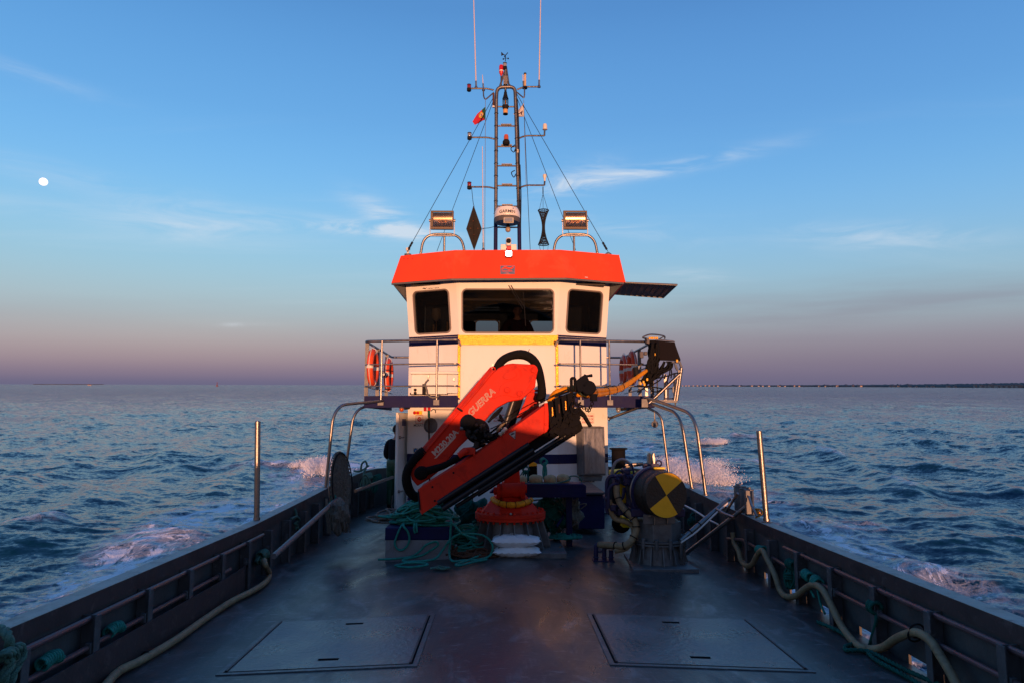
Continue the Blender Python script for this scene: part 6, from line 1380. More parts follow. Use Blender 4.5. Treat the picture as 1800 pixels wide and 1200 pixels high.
pch = [P(*C6([(x, y)])[0], YO0-.05) for x, y in ((1200, 400), (1225, 420), (1250, 428), (1272, 440), (1290, 455), (1300, 440), (1310, 420), (1320, 395))]
for i, p in enumerate(crom(pch, 2)): m.torus(p, .018, .006, (0, 1, 0) if i % 2 else (1, 0, .3), 12, 5)
m.build('chain', BLACK, crane)
hoses([([P(*C6([(1188, 400)])[0], YO0-.1), P(*C6([(1175, 440)])[0], YO0-.13), P(*C6([(1200, 475)])[0], YO0-.12), P(*C6([(1235, 450)])[0], YO0-.1)], .013), ([P(*C6([(1215, 330)])[0], YO0-.1), P(*C6([(1195, 380)])[0], YO0-.12), P(*C6([(1215, 420)])[0], YO0-.12), P(*C6([(1240, 400)])[0], YO0-.1)], .012)], RUB, crane)
m = MB().cyl(P(*C6([(1068, 362)])[0], YO0-.06), P(*C6([(1190, 318)])[0], YO0-.06), .008, seg=6); m.build('pipe', BLACK, crane)
o = MB().tube([P(*C6([(645, 575)])[0], YO0-.1), P(*C6([(760, 520)])[0], YO0-.06), P(*C6([(1000, 390)])[0], YO0-.06), P(*C6([(1110, 335)])[0], YO0-.06), P(*C6([(1190, 300)])[0], YO0-.05)], .007, 6); o = o.build('cable', BPLAS, crane)
# yellow sleeved hose from the crane tip across to the control panel
sleeve([P(967, 706, 8.5), P(973, 694, 8.45), P(984, 687, 8.4), P(997, 684, 8.42), P(1012, 682, 8.6)], .042, YELH, crane, 'hose_sleeve', 16, 14, .06)
t = thing('sleeved_hose', 'thick yellow sleeved hose bundle running from the crane tip up to the dark control panel', 'hose', P(1060, 690, 10))
for i, (off, r) in enumerate(((Vector((0,0,.022)), .034), (Vector((.0,-.05,-.035)), .030))):
    sleeve([P(1015, 688, 8.6)+off, P(1035, 690, 9.1)+off, P(1058, 688, 9.9)+off, P(1082, 684, 10.8)+off*.8, P(1097, 678, 11.4)+off*.6, P(1118, 664, 12.0)+off*.3, P(1136, 651, 12.35)], r, YELH, t, 'sleeve', 9, 14, .05)
for px, py, y in ((1030, 690, 8.95), (1044, 690, 9.4), (1066, 688, 10.2), (1080, 685, 10.8), (1092, 680, 11.3)): MB().torus(P(px, py, y), .072, .006, (1, .8, .1), 18, 4).build('tie_band', BPLAS, t)

# ------------------------------------------------------------------ crane control station on the right walkway corner
t = thing('control_station', 'dark control panel with a tangle of black hoses on the corner of the right walkway', 'control panel', P(1165, 700, 12.6))
YP = 12.55
def C5(pts): return [(1120+x/8.573, 580+y/8.573) for x, y in pts]
pl = C5([(270, 150), (568, 180), (582, 232), (655, 440), (650, 462), (345, 452), (300, 290)]); q = [P(x, y, YP-.02) for x, y in pl]; MB().slab(q, (0, .03, 0)).build('cover', PANEL, t, bevel=.004)
MB().slab([P(*C5([(270, 148)])[0], YP-.02), P(*C5([(568, 178)])[0], YP-.02), P(*C5([(540, 168)])[0], YP+.22), P(*C5([(285, 140)])[0], YP+.22)], (0,0,.012)).build('top_plate', SLATE, t)
MB().ppx(C5([(440, 462), (655, 466), (690, 560), (660, 575), (640, 500), (450, 490)]), YP-.03, YP+.02).build('lower_bracket', pm('bracket_blue', (.02,.04,.09), .5), t, bevel=.003)
MB().ppx(C5([(565, 500), (600, 520), (625, 600), (600, 605), (575, 560)]), YP-.02, YP+.02).build('lower_bracket', MATS['bracket_blue'], t)
MB().tube([P(*p, y) for p, y in zip(C5([(140, 125), (88, 120), (100, 100), (190, 68), (310, 72), (410, 95), (415, 135)]), (YP, YP-.05, YP-.06, YP-.03, YP+.05, YP+.12, YP+.15))], .014, 8, smooth=5).tube([P(*C5([(330, 140)])[0], YP+.1), P(*C5([(405, 98)])[0], YP+.12)], .011, 6).build('guard_rail', STEEL, t)
m = MB()
for x in (185, 215, 240, 272, 302): c_ = P(*C5([(x, 140)])[0], YP); m.lathe([(.014, 0), (.017, .02), (.015, .04), (0, .045)], c_+Vector((0,0,.0)), (0,0,1), 10)
m.build('lever_knob', AMBERP, t)
MB().ppx(C5([(135, 115), (175, 125), (190, 150), (185, 210), (140, 195), (150, 160)]), YP-.02, YP+.15).build('valve_bank', SLATE, t, bevel=.005)
MB().ppx(C5([(190, 150), (265, 150), (320, 280), (345, 400), (280, 300), (200, 260)]), YP-.0, YP+.20).build('valve_bank', BLACK, t, bevel=.005)
m = MB(); c_ = P(*C5([(65, 370)])[0], YP-.05); m.box(c_, (.07, .06, .12)); m.box(P(*C5([(125, 350)])[0], YP-.05), (.06,.06,.07)); m.build('pendant_box', SLATE, t, bevel=.012)
MB().tube([P(*p, YP-.05) for p in C5([(45, 400), (40, 450), (60, 500), (95, 505)])], .012, 8, smooth=5).build('pendant_cable', BPLAS, t)
rg = random.Random(23); 
for i in range(48):
    x0 = rg.uniform(195, 340); a = (x0, rg.uniform(170, 300)); s_ = rg.uniform(0, 1)
    mid1 = (x0-rg.uniform(-20, 30), 380+rg.uniform(-30, 60)); mid2 = (200+rg.uniform(-60, 120), 560+rg.uniform(-60, 60)); end = (rg.uniform(60, 200), rg.uniform(720, 815))
    if i % 4 == 0: a = (rg.uniform(400, 560), 470); mid1 = (a[0]-rg.uniform(20, 60), 560+rg.uniform(-20, 40)); mid2 = (rg.uniform(240, 330), rg.uniform(640, 720)); end = (rg.uniform(90, 200), rg.uniform(770, 830))
    d = rg.uniform(-.10, .12)
    MB().tube([P(*C5([p])[0], YP-.05+d+k*.02) for k, p in enumerate((a, mid1, mid2, end))], rg.uniform(.013, .023), 7, smooth=8).build('hose', RUB, t, sharp=2)
for i in range(10):
    a = (rg.uniform(200, 330), rg.uniform(250, 330)); m1 = (rg.uniform(150, 260), rg.uniform(400, 480)); m2 = (rg.uniform(140, 240), rg.uniform(520, 600)); e_ = (rg.uniform(160, 220), rg.uniform(600, 660)); MB().tube([P(*C5([p])[0], YP-.12) for p in (a, m1, m2, e_)], rg.uniform(.009, .015), 7, smooth=7).build('hose', RUB, t, sharp=2)
for pts_ in (((180, 820), (250, 805), (340, 750), (385, 680), (375, 640)), ((0, 830), (150, 840), (280, 860), (380, 875)), ((190, 840), (215, 900), (290, 925), (380, 880)), ((490, 560), (490, 650), (455, 760), (460, 800)), ((0, 930), (60, 900), (140, 850), (250, 825)), ((300, 720), (420, 700), (560, 650), (660, 640)), ((505, 560), (520, 640), (510, 720))): MB().tube([P(*C5([p])[0], YP-.08) for p in pts_], .012, 7, smooth=8).build('hose', RUB, t, sharp=2)
m = MB()
for x, y in ((150, 740), (95, 780), (50, 800), (110, 815), (300, 320), (275, 365), (230, 320), (600, 460)): m.box(P(*C5([(x, y)])[0], YP-.12), (.035, .03, .05))
m.build('hose_tag', AMBERP, t, bevel=.008)
for a, b, r in (((640, 660), (165, 1110), .030), ((665, 570), (595, 1055), .034), ((630, 600), (560, 1060), .022)): MB().cyl(P(*C5([a])[0], YP), P(*C5([b])[0], YP), r, seg=14).build('strut', STEEL, t)
m = MB().ppx(C5([(235, 1050), (605, 1048), (605, 1088), (225, 1088)]), YP-.02, YP+.03); m.build('cross_member', GALV, t)
for x, y0_, y1_, wpx in ((425, 660, 1050, 38), (142, 850, 1000, 40), (565, 640, 1050, 30)): MB().ppx(C5([(x-wpx/2, y0_), (x+wpx/2, y0_), (x+wpx/2, y1_), (x-wpx/2, y1_)]), YP+.3, YP+.33).build('flat_post', STEEL, t)
for a, b in (((465, 865), (465, 1045)), ((303, 740), (303, 1045)), ((410, 1028), (600, 1028)), ((470, 875), (600, 875)), ((575, 1088), (575, 1160))): MB().cyl(P(*C5([a])[0], YP+.1), P(*C5([b])[0], YP+.1), .014, seg=8).build('thin_bar', STEEL, t)
MB().ppx(C5([(535, 845), (555, 845), (555, 935), (535, 935)]), YP, YP+.03).build('hinge', GALV, t)
MB().ppx(C5([(68, 1030), (165, 1030), (168, 1160), (66, 1160)]), 12.3, 12.33).build('corner_plate', GALV, t, bevel=.006)
m = MB().cyl(P(932/1.0+0, 0, 1) if False else P(1120+0/8.573-.5, 580+720/8.573, 12.2), P(1117, 645, 12.2), .05, seg=16); m.build('canister', BPLAS, t)
MB().cyl(P(1118, 676, 12.25), P(1117, 648, 12.25), .045, seg=16)

# ------------------------------------------------------------------ capstan and winch at the right
bp = PZ(1158, 968, 0); 
a_ = PZ(1113, 991, 0.02); b_ = PZ(1232, 993, 0.02); XA, XBB, YW = a_.x, b_.x, a_.y; WC = P(1156, 940, YW+.46); WX, WY = WC.x, YW+.46
wt = thing('winch', 'hydraulic winch with black and amber drum on a flanged steel pedestal', 'winch', (WX, WY, deckz(WX)))
dzw = deckz(WX); MB().hexa([(XA, YW, dzw-.04), (XBB, YW, dzw-.06), (XBB-.12, YW+.95, dzw-.06), (XA+.06, YW+.95, dzw-.04)], [(XA, YW, dzw+.035), (XBB, YW, dzw+.03), (XBB-.12, YW+.95, dzw+.03), (XA+.06, YW+.95, dzw+.035)]).build('base_plate', GALV, wt, bevel=.005)
zt0 = P(1160, 985, WY-.32).z; z_fl = P(1160, 957, WY-.34).z; z_top = P(1160, 919, WY-.30).z
m = MB(); m.lathe([(.30, dzw+.03), (.275, z_fl-.03)], (WX, WY, 0), seg=28); m.build('pedestal_foot', GALV, wt)
m = MB()
for k in range(14):
    a = 2*math.pi*k/14+.2; u = Vector((math.cos(a), math.sin(a), 0)); v = Vector((-math.sin(a), math.cos(a), 0))*.006; o = Vector((WX, WY, 0)); q = [o+u*.28+Vector((0,0,dzw+.035)), o+u*.36+Vector((0,0,dzw+.035)), o+u*.30+Vector((0,0,z_fl-.03)), o+u*.28+Vector((0,0,z_fl-.03))]; m.slab([p-v for p in q], v*2)
m.build('rib', GALV, wt)
m = MB(); m.lathe([(.27, z_fl-.035), (.33, z_fl-.03), (.33, z_fl-.012), (.27, z_fl-.010)], (WX, WY, 0), seg=36); m.lathe([(.27, z_fl+.0), (.33, z_fl+.002), (.33, z_fl+.02), (.27, z_fl+.022)], (WX, WY, 0), seg=36); m.build('flange', GALV, wt)
for k in range(12):
    a = 2*math.pi*k/12+.26; c_ = (WX+math.cos(a)*.32, WY+math.sin(a)*.32, z_fl); m = MB(); m.lathe([(.022, -.07), (.026, -.06), (.026, .05), (.014, .06), (0, .06)], c_, (0,0,1), 6); m.lathe([(.011, -.18), (.011, -.07)], c_, (0,0,1), 6); m.build('bolt', GALV, wt)

m = MB(); n = 8; r_ = .285; A0 = math.pi/8; vs = [(WX+math.cos(A0+k*math.pi/4)*r_, WY+math.sin(A0+k*math.pi/4)*r_, z) for z in (z_fl+.022, z_top) for k in range(n)]
m.add(vs, [(k, (k+1) % n, (k+1) % n+n, k+n) for k in range(n)]+[tuple(range(n, 2*n))]); m.build('pedestal_body', GALV, wt, bevel=.008)
MB().ppx([(1131, 920), (1187, 920), (1187, 903.5), (1131, 903.5)], WY-.285, WY-.26).build('mount_plate', GALV, wt, bevel=.004)
m = MB()
for px in (1142, 1176.5): m.lathe([(.017, 0), (.017, .014), (0, .018)], P(px, 907, WY-.286), (0,-1,0), 8)
for px in (1150, 1173): m.ppx([(px, 921), (px+1.5, 921), (px+1.5, 909), (px, 909)], WY-.33, WY-.285)
m.build('bolt_ring', STEEL, wt)
# drum: axis points at the camera and a little right
dc = P(1171.5, 869.5, WY-.42); axd = Vector((.16, -1, 0.0)).normalized(); Rd = .273
axd = Vector((.24, -1, -.02)).normalized(); Ld = .62
DRUMB = pm('drum_black', (.028, .020, .014), .5, 0, .3, 8, .3, 40)
m = MB(); m.lathe([(0, .0), (Rd*.98, 0), (Rd, -.02), (Rd, -.10), (Rd*.97, -.12), (Rd*1.0, -.14), (Rd*1.04, -.20), (Rd*1.06, -.34), (Rd*1.02, -.50), (Rd*.9, -.60), (0, -.62)], dc, axd, 48); m.build('drum', DRUMB, wt)
u = axd.orthogonal(); u = Vector((0,0,1))-axd*axd.z; u.normalize(); v = u.cross(axd)
if v.x < 0: v = -v
def seg_(a0, a1, mat):
    m = MB(); q = [dc+axd*.0015]; 
    for k in range(17): a = R(a0+(a1-a0)*k/16); q.append(dc+axd*.0015+(v*math.cos(a)+u*math.sin(a))*Rd*.965)
    m.slab(q, axd*.0015).build('quadrant', mat, wt, smooth=False)
seg_(38, 122, AMBERP); seg_(215, 302, AMBERP)
m = MB(); m.torus(dc-axd*.36, Rd*1.10, .016, axd, 44, 8); m.build('strap', STEEL, wt)
m = MB(); m.lathe([(Rd*1.07, -.30), (Rd*1.12, -.30), (Rd*1.12, -.36), (Rd*1.07, -.36)], dc, axd, 44); m.lathe([(Rd*.8, -.60), (Rd*.85, -.60), (Rd*.85, -.68), (Rd*.6, -.70), (0, -.70)], dc, axd, 32); m.build('gearbox', WINB, wt)
m = MB(); e_ = dc-axd*.30+u*(Rd*1.16); m.torus(e_+Vector((.05,0,.035)), .034, .012, (.3,1,0), 18, 8); m.box(e_, (.09,.06,.06)); m.box(dc-axd*.5+u*(Rd*1.12), (.12,.08,.05)); m.build('lifting_eye', WINB, wt)
MB().box(dc-axd*.22+u*Rd*1.10+v*.02, (.14, .05, .025)).build('grease_smear', YELP, wt, bevel=.006)
# saddle under the drum
m = MB(); zs = P(1160, 903, WY-.25).z; m.span((WX-.36, WY-.20, zs-.04), (WX+.30, WY+.34, zs+.06)); m.span((WX-.34, WY-.16, zs+.06), (WX-.28, WY+.30, zs+.28)); m.span((WX+.20, WY-.10, zs+.06), (WX+.25, WY+.30, zs+.30)); m.build('saddle', WINB, wt, bevel=.01)
# blue valve frame on the left
Yv = WY+.10
def W4(pts): return [(1040+x/5.455, 790+y/5.455) for x, y in pts]
m = MB(); m.tube(bend([P(*p, Yv-.1) for p in W4([(290, 248), (170, 252), (145, 300), (143, 560), (150, 600)])], .08), .024, 10); m.tube(bend([P(*p, Yv-.16) for p in W4([(260, 325), (195, 330), (162, 380), (160, 560)])], .08), .018, 10)
m.tube([P(*p, Yv) for p in W4([(150, 560), (300, 560), (440, 548)])], .05, 10); m.tube([P(*p, Yv-.08) for p in W4([(160, 600), (400, 590)])], .03, 8); m.build('pipe_frame', WINB, wt)
m = MB()
for x, y, w_, h_ in ((355, 290, 100, 110), (345, 210, 60, 50), (250, 300, 50, 70), (430, 560, 50, 110), (210, 560, 60, 60), (300, 600, 90, 60), (390, 620, 110, 80), (150, 470, 30, 40)): MB().ppx(W4([(x-w_/2, y-h_/2), (x+w_/2, y-h_/2), (x+w_/2, y+h_/2), (x-w_/2, y+h_/2)]), Yv-.16, Yv+.12).build('valve_block', WINB, wt, bevel=.014)
m = MB(); rg = random.Random(4)
for i in range(22): x, y = rg.choice(((355, 290), (250, 300), (430, 560), (270, 560), (345, 240), (380, 600))); c_ = P(*W4([(x+rg.uniform(-45, 45), y+rg.uniform(-50, 50))])[0], Yv-.165); MB().lathe([(.017, 0), (.017, .02), (.010, .035), (0, .035)], c_, (rg.uniform(-.3,.3),-1,rg.uniform(-.3,.3)), 6).build('fitting', WINB, wt)
MB().tube([P(*p, Yv+.05) for p in W4([(195, 240), (205, 170), (235, 115), (290, 92), (340, 110), (375, 150), (385, 200)])], .020, 8, smooth=6).build('cable_arch', pm('grey_cable', (.22,.21,.22), .5, .2, .15, 20), wt)
MB().tube([P(*p, Yv+.0) for p in W4([(378, 130), (400, 200), (405, 330), (380, 420)])], .013, 8, smooth=6).tube([P(*p, Yv+.0) for p in W4([(210, 300), (220, 240), (260, 200), (300, 210)])], .013, 8, smooth=6).tube([P(*p, Yv-.1) for p in W4([(310, 360), (305, 430), (285, 470), (250, 480)])], .02, 8, smooth=6).build('cable', WINB, wt)
# yellow machine behind the winch
t = thing('yellow_machine', 'yellow painted machine housing with black wheel half hidden behind the winch', 'machine', P(1098, 925, 9.6))
MB().ppx(W4([(200, 205), (330, 195), (440, 205), (430, 245), (400, 260), (385, 520), (290, 510), (260, 400), (255, 330), (235, 300), (200, 250)]), Yv+.16, Yv+.5).build('housing', YELP, t, bevel=.02)
MB().ppx(W4([(300, 640), (340, 640), (385, 700), (380, 750), (295, 745)]), 9.3, 9.5).build('foot', YELP, t, bevel=.01)
MB().lathe([(0, .06), (.10, .06), (.13, .04), (.13, -.04), (.10, -.06), (0, -.06)], P(*W4([(285, 700)])[0], 9.6), (-.25,-1,0), 28).build('wheel', RUB, t)
t = thing('bitt', 'black round vent trunk behind the yellow machine', 'vent', P(1087, 845, 12.6))
c_ = P(1087, 830, 12.6); MB().cyl((c_.x, c_.y, deckz(2)), P(1087, 790, 12.6), .125, seg=24).build('trunk', BLACK, t); MB().lathe([(.125, -.02), (.165, -.01), (.165, .015), (0, .02)], P(1087, 788, 12.6), seg=24).build('cap', BLACK, t)
t = thing('stern_rollers', 'small copper lit roller brackets beyond the winch drum', 'roller', P(1148, 815, 13.4))
for x in (1142, 1149): MB().ppx([(x-2.5, 822), (x+3, 822), (x+2.5, 797), (x, 795), (x-2, 799)], 13.3, 13.45).build('cheek', STEEL, t, bevel=.004)
m = MB(); m.cyl(P(1100, 820, 13.4), P(1152, 812, 13.4), .022, seg=10); m.cyl(P(1090, 817, 13.3), P(1130, 814, 13.3), .03, seg=10); m.build('bar', STEEL, t)
# beige hoses to the blue deck manifold
t = thing('hose_pair', 'pair of thick beige hoses curving from the winch down to the navy deck manifold', 'hose', PZ(1085, 965, 0))
Yh = WY-.04
Ym = 8.74
H1 = [P(*W4([(238, 340)])[0], Yh), P(*W4([(245, 440)])[0], Yh-.02), P(*W4([(285, 530)])[0], Yh-.06), P(*W4([(350, 605)])[0], Yh-.1), P(*W4([(410, 670)])[0], Yh-.12), P(*W4([(428, 760)])[0], Yh-.14), P(*W4([(390, 860)])[0], Yh-.16), P(*W4([(310, 920)])[0], Yh-.16), P(*W4([(200, 915)])[0], Yh-.06), P(*W4([(70, 908)])[0], Ym)]
H2 = [P(*W4([(170, 480)])[0], Yh+.05), P(*W4([(180, 580)])[0], Yh+.05), P(*W4([(230, 660)])[0], Yh+.05), P(*W4([(330, 690)])[0], Yh), P(*W4([(395, 740)])[0], Yh-.02), P(*W4([(400, 850)])[0], Yh-.06), P(*W4([(330, 940)])[0], Yh-.12), P(*W4([(220, 968)])[0], Yh-.1)]
MB().tube(H1, .040, 14, smooth=8).build('hose', BEIGEH, t, sharp=2); MB().tube(H2, .034, 14, smooth=8).build('hose', BEIGEH, t, sharp=2)
m = MB(); q = crom(H1, 8)
for i in (10, 22, 30, 38, 46, 56, 62): d = (q[i+1]-q[i-1]).normalized(); MB().torus(q[i], .045, .007, d, 16, 5).build('tie_band', BPLAS, t)
t = thing('deck_manifold', 'small navy pipe manifold on the deck where the beige hoses end', 'manifold', PZ(1065, 978, 0)); Ym = 8.74
m = MB(); zb_ = deckz(1.3)
pz = lambda x, y: P(*W4([(x, y)])[0], Ym)
a0, a1 = pz(10, 1030), pz(215, 1042); m.span((a0.x, Ym-.06, zb_-.01), (a1.x, Ym+.06, zb_+.018))
for x, top in ((40, 960), (120, 950), (185, 960)): p = pz(x, top); m.cyl((p.x, Ym, zb_), p, .028, seg=12); m.torus(Vector((p.x, Ym, zb_+.05)), .028, .010, (0,0,1), 12, 5)
m.tube([pz(40, 960), pz(45, 915), pz(60, 905)], .026, 10, smooth=4); m.tube([pz(120, 955), pz(135, 930), pz(190, 930), pz(235, 940)], .030, 10, smooth=4); m.tube([pz(40, 975), pz(120, 972)], .014, 8)
m.build('pipes', WINB, t)

# ------------------------------------------------------------------ roller gear and stays on the right cap
def rg_(name, label, cat, loc): return thing(name, label, cat, loc)
yR = lambda px, x=3.0: (x-CAM_LOC.x)*1200/(px-882)
def capP(px, x=2.97): y = (x-CAM_LOC.x)*1200/(px-882); return Vector((x, y, stat(y)[1]+.02))
for i, (px, hpx, lab) in enumerate(((1288, 851, 'tallest upright roller post of the row on the right cap'), (1298, 855, 'middle upright roller post of the row on the right cap'), (1306, 857, 'last upright roller post of the row beside the orange lit bracket'))):
    b = capP(px+2); b.x += .02; tpt = P(px, hpx, b.y); h = tpt.z-b.z; t = thing('roller_post', lab, 'roller', b, 'roller posts on the right bulwark')
    MB().lathe([(0, 0), (.052, 0), (.058, .02), (.058, h-.05), (.05, h-.03), (0, h-.03)], b, seg=20).build('roller', GALV, t); MB().lathe([(.062, h-.03), (.062, h-.015), (.028, h-.01), (.028, h+.01), (0, h+.012)], b, seg=16).build('cap', GALV, t)
b = capP(1318); t = thing('roller_bracket', 'upright plate bracket with orange lit lug beside the roller posts', 'bracket', b); b.x = 3.0
y_ = b.y; MB().ppx([(1313, 903), (1324, 903), (1322.5, 862), (1311, 861)], y_, y_+.02).ppx([(1311, 862), (1313, 862), (1315, 903), (1313, 903)], y_-.06, y_+.0).build('plate', GALV, t, bevel=.003)
MB().tube([P(1316, 872, y_-.05), P(1322, 890, y_-.3), P(1331, 907, y_-.4)], .016, 8).build('stay', STEEL, t)
m = MB().tube(bend([P(1322, 894, y_-.0), P(1338, 894, y_-.05), P(1341, 903, y_-.1), P(1328, 909, y_-.1)], .06), .012, 8); m.lathe([(.032, 0), (.032, .03), (.018, .05), (0, .05)], P(1331, 900, y_-.03), (0,-1,0), 16); m.build('lug', GOLDM, t)
S1 = thing('side_stay', 'long stainless stay from the deck beside the winch up to the roller posts', 'stay', PZ(1197, 979, deckz(2.2))); a = PZ(1198, 978, deckz(2.1)); MB().cyl(a, P(1311, 890, yR(1314)), .026, seg=12).build('tube', STEEL, S1)
S2 = thing('side_stay', 'upper stainless stay carrying a white cable beside the winch', 'stay', P(1195, 950, 8.6)); MB().cyl(P(1195, 950, 8.45), P(1282, 876, 8.9), .030, seg=12).build('tube', STEEL, S2); MB().tube([P(1197, 953, 8.42), P(1225, 933, 8.55), P(1260, 900, 8.7), P(1281, 882, 8.85)], .011, 8, smooth=6).build('cable', WPLAS, S2)
m = MB()
for k in (.2, .38): c_ = P(1195, 950, 8.45).lerp(P(1282, 876, 8.9), k); m.torus(c_, .036, .006, (1, .3, .8), 14, 5)
m.build('tie_band', BPLAS, S2)
t = thing('cross_tube', 'short bent tube joining the two stainless stays', 'tube', P(1270, 905, 8.6)); MB().tube(bend([P(1260, 894, 8.75), P(1272, 902, 8.6), P(1290, 909, 8.4)], .06), .020, 10).build('tube', STEEL, t)
t = thing('short_stay', 'short copper lit tube crossing behind the long stay', 'stay', P(1275, 898, 8.9)); MB().cyl(P(1276, 899, 8.9), P(1297, 866, 8.6), .017, seg=10).build('tube', STEEL, t)
o = MB().tube([P(1196, 884, 9.9), P(1220, 896, 9.4), P(1245, 912, 9.0), P(1262, 921, 8.7)], .012, 8, smooth=5).build('white_cable', WPLAS); tag(o, 'thin white cable slung along the inside of the right bulwark behind the winch', 'cable')

# ------------------------------------------------------------------ looped hose and ropes at the right bulwark
def bwx(px, py, x): return PX(px, py, x)
Xh = 2.80
hp = [(1288, 935), (1290, 952), (1298, 968), (1303, 985), (1313, 994), (1323, 990), (1331, 975), (1340, 967), (1350, 985), (1362, 1010), (1372, 1038), (1384, 1048), (1400, 1046), (1415, 1034), (1430, 1027), (1445, 1035), (1460, 1060), (1474, 1090), (1490, 1115), (1510, 1135), (1530, 1140), (1552, 1137), (1575, 1122), (1600, 1112), (1615, 1112), (1635, 1125), (1652, 1150), (1670, 1180), (1688, 1215), (1700, 1240)]
pts = []
for x, y in hp:
    q = PX(x, y, Xh)
    if q.z < deckz(Xh)+.035: q = PZ(x, y, deckz(2.75)+.035)
    pts.append(q)
t = thing('looped_hose', 'thick beige hose hung in loops along the inside of the right bulwark', 'hose', PX(1520, 1140, 2.7)); MB().tube(pts, .030, 14, smooth=6).build('hose', BEIGEH, t, sharp=2)
m = MB(); q = PX(1612, 1108, 2.83); m.torus(q, .05, .007, (.1, 1, .2), 16, 5); m.torus(q+Vector((-.02,0,-.03)), .045, .007, (.1, 1, .2), 16, 5); m.build('tie_band', BPLAS, t)
def lashing(px, py, x, label, mat=TEAL, turns=6, length=.16, tail=None, r=.011, R0=.036, seed=1, drop=0, tw=False):
    rg = random.Random(seed); c = PX(px, py, x); t = thing('rope_lashing', label, 'rope', c-Vector((0,0,.06)), 'rope lashings on the bulwark pipes'); m = MB(); pts = []
    for i in range(turns*10+1):
        a = 2*math.pi*i/10; k = i/(turns*10)-.5; rr = R0*(1+.18*math.sin(i*.7+seed)); pts.append(c+Vector((math.cos(a)*rr, k*length+rg.uniform(-.004,.004), math.sin(a)*rr-.004)))
    m.tube(pts, r, 7, smooth=2)
    if drop:
        for j in range(5):
            o = Vector((-.02+rg.uniform(-.03,.03), rg.uniform(-.05,.05), 0)); m.tube([c+o*.4, c+o+Vector((-.03, .03, -drop*.5)), c+o+Vector((-.02, .06*rg.uniform(-1,1), -drop)), c+o*1.4+Vector((.01, -.05, -drop*.5)), c+o*.6], r, 7, smooth=5)
        for k in (.45, .55, .65): m.torus(c+Vector((-.03, 0, -drop*k)), .036, r, (.2, .3, 1), 14, 6)
    m.build('turns', mat, t, sharp=2)
    if tail: (lambda mm: (mm.tube([c]+[PX(a, b, x-.02) for a, b in tail], r*.9, 7, smooth=6), mm.build('tail', mat, t, sharp=2)))(MB())
    return t
lashing(1338, 965, 2.84, 'teal lashing on the right lower pipe nearest the winch, over the hose', TEAL, 5, .12, None, .012, .042, 1)
lashing(1392, 990, 2.84, 'long hanging dark green hank on the right lower pipe', GREENR, 4, .12, None, .014, .040, 2, .24)
lashing(1420, 1010, 2.84, 'teal lashing on the right lower pipe left of a double one', TEAL, 5, .12, [(1425, 1035), (1432, 1050)], .012, .040, 3)
lashing(1436, 1022, 2.84, 'teal lashing with a hanging tail beside a frame on the right lower pipe', TEAL, 5, .12, [(1438, 1040), (1443, 1062), (1450, 1078)], .012, .046, 4)
lashing(1537, 1066, 2.84, 'dark green knotted rope on the right lower pipe leading down to the deck', GREENR, 4, .10, [(1540, 1090), (1532, 1120), (1526, 1142)], .015, .044, 5)
lashing(1295, 955, 2.84, 'small green tie round the hose at the aft end of the right bulwark', GREENR, 4, .08, None, .011, .045, 6)
lashing(1218, 905, 2.80, 'small dark green knot hanging on the white cable behind the winch', GREENR, 3, .08, None, .012, .035, 7, .14)
m = MB(); rp = [(1437, 1092), (1470, 1106), (1496, 1122), (1500, 1130), (1486, 1136), (1490, 1142), (1526, 1144), (1560, 1160), (1600, 1180), (1650, 1202), (1700, 1225)]; rope3(m, [PZ(x, y, deckz(2.5)+.018) for x, y in rp], .017)
rp = [(1526, 1147), (1545, 1162), (1590, 1186), (1640, 1215)]; rope3(m, [PZ(x, y, deckz(2.5)+.018) for x, y in rp], .017)
o = m.build('deck_rope', GREENR, sharp=2); tag(o, 'dark green rope lying on the deck along the foot of the right bulwark', 'rope')

# ------------------------------------------------------------------ left bulwark: hose, ropes, spar, net hoop
hp = [(168, 1215), (200, 1180), (240, 1160), (300, 1125), (350, 1090), (400, 1057), (440, 1037), (462, 1022), (469, 1008), (467, 995), (463, 985)]
pts = [PZ(x, y, deckz(2.6)+.035)+Vector((.03, 0, 0)) for x, y in hp[:-2]]+[PX(467, 994, -2.70), PX(464, 984, -2.74)]
t = thing('straight_hose', 'thick beige hose lying along the foot of the left bulwark', 'hose', PZ(330, 1105, 0)); MB().tube(pts, .030, 14, smooth=6).build('hose', BEIGEH, t, sharp=2)
q = PZ(256, 1153, deckz(2.6)+.035); MB().torus(q, .033, .007, (-.05, 1, 0), 16, 5).build('tie_band', BPLAS, t)
lashing(86, 1158, -2.86, 'teal lashing with many turns on the left lower pipe nearest the knotted rope', TEAL, 9, .17, [(72, 1172), (60, 1185)], .0085, .036, 8)
lashing(200, 1104, -2.86, 'teal lashing with loose ends on the left lower pipe further along', TEAL, 8, .16, [(185, 1120), (175, 1128)], .008, .036, 9)
lashing(462, 974, -2.84, 'green and grey lashing at the end of the left kick plate', TEAL2, 6, .14, [(470, 985), (468, 992)], .014, .045, 10, .10)
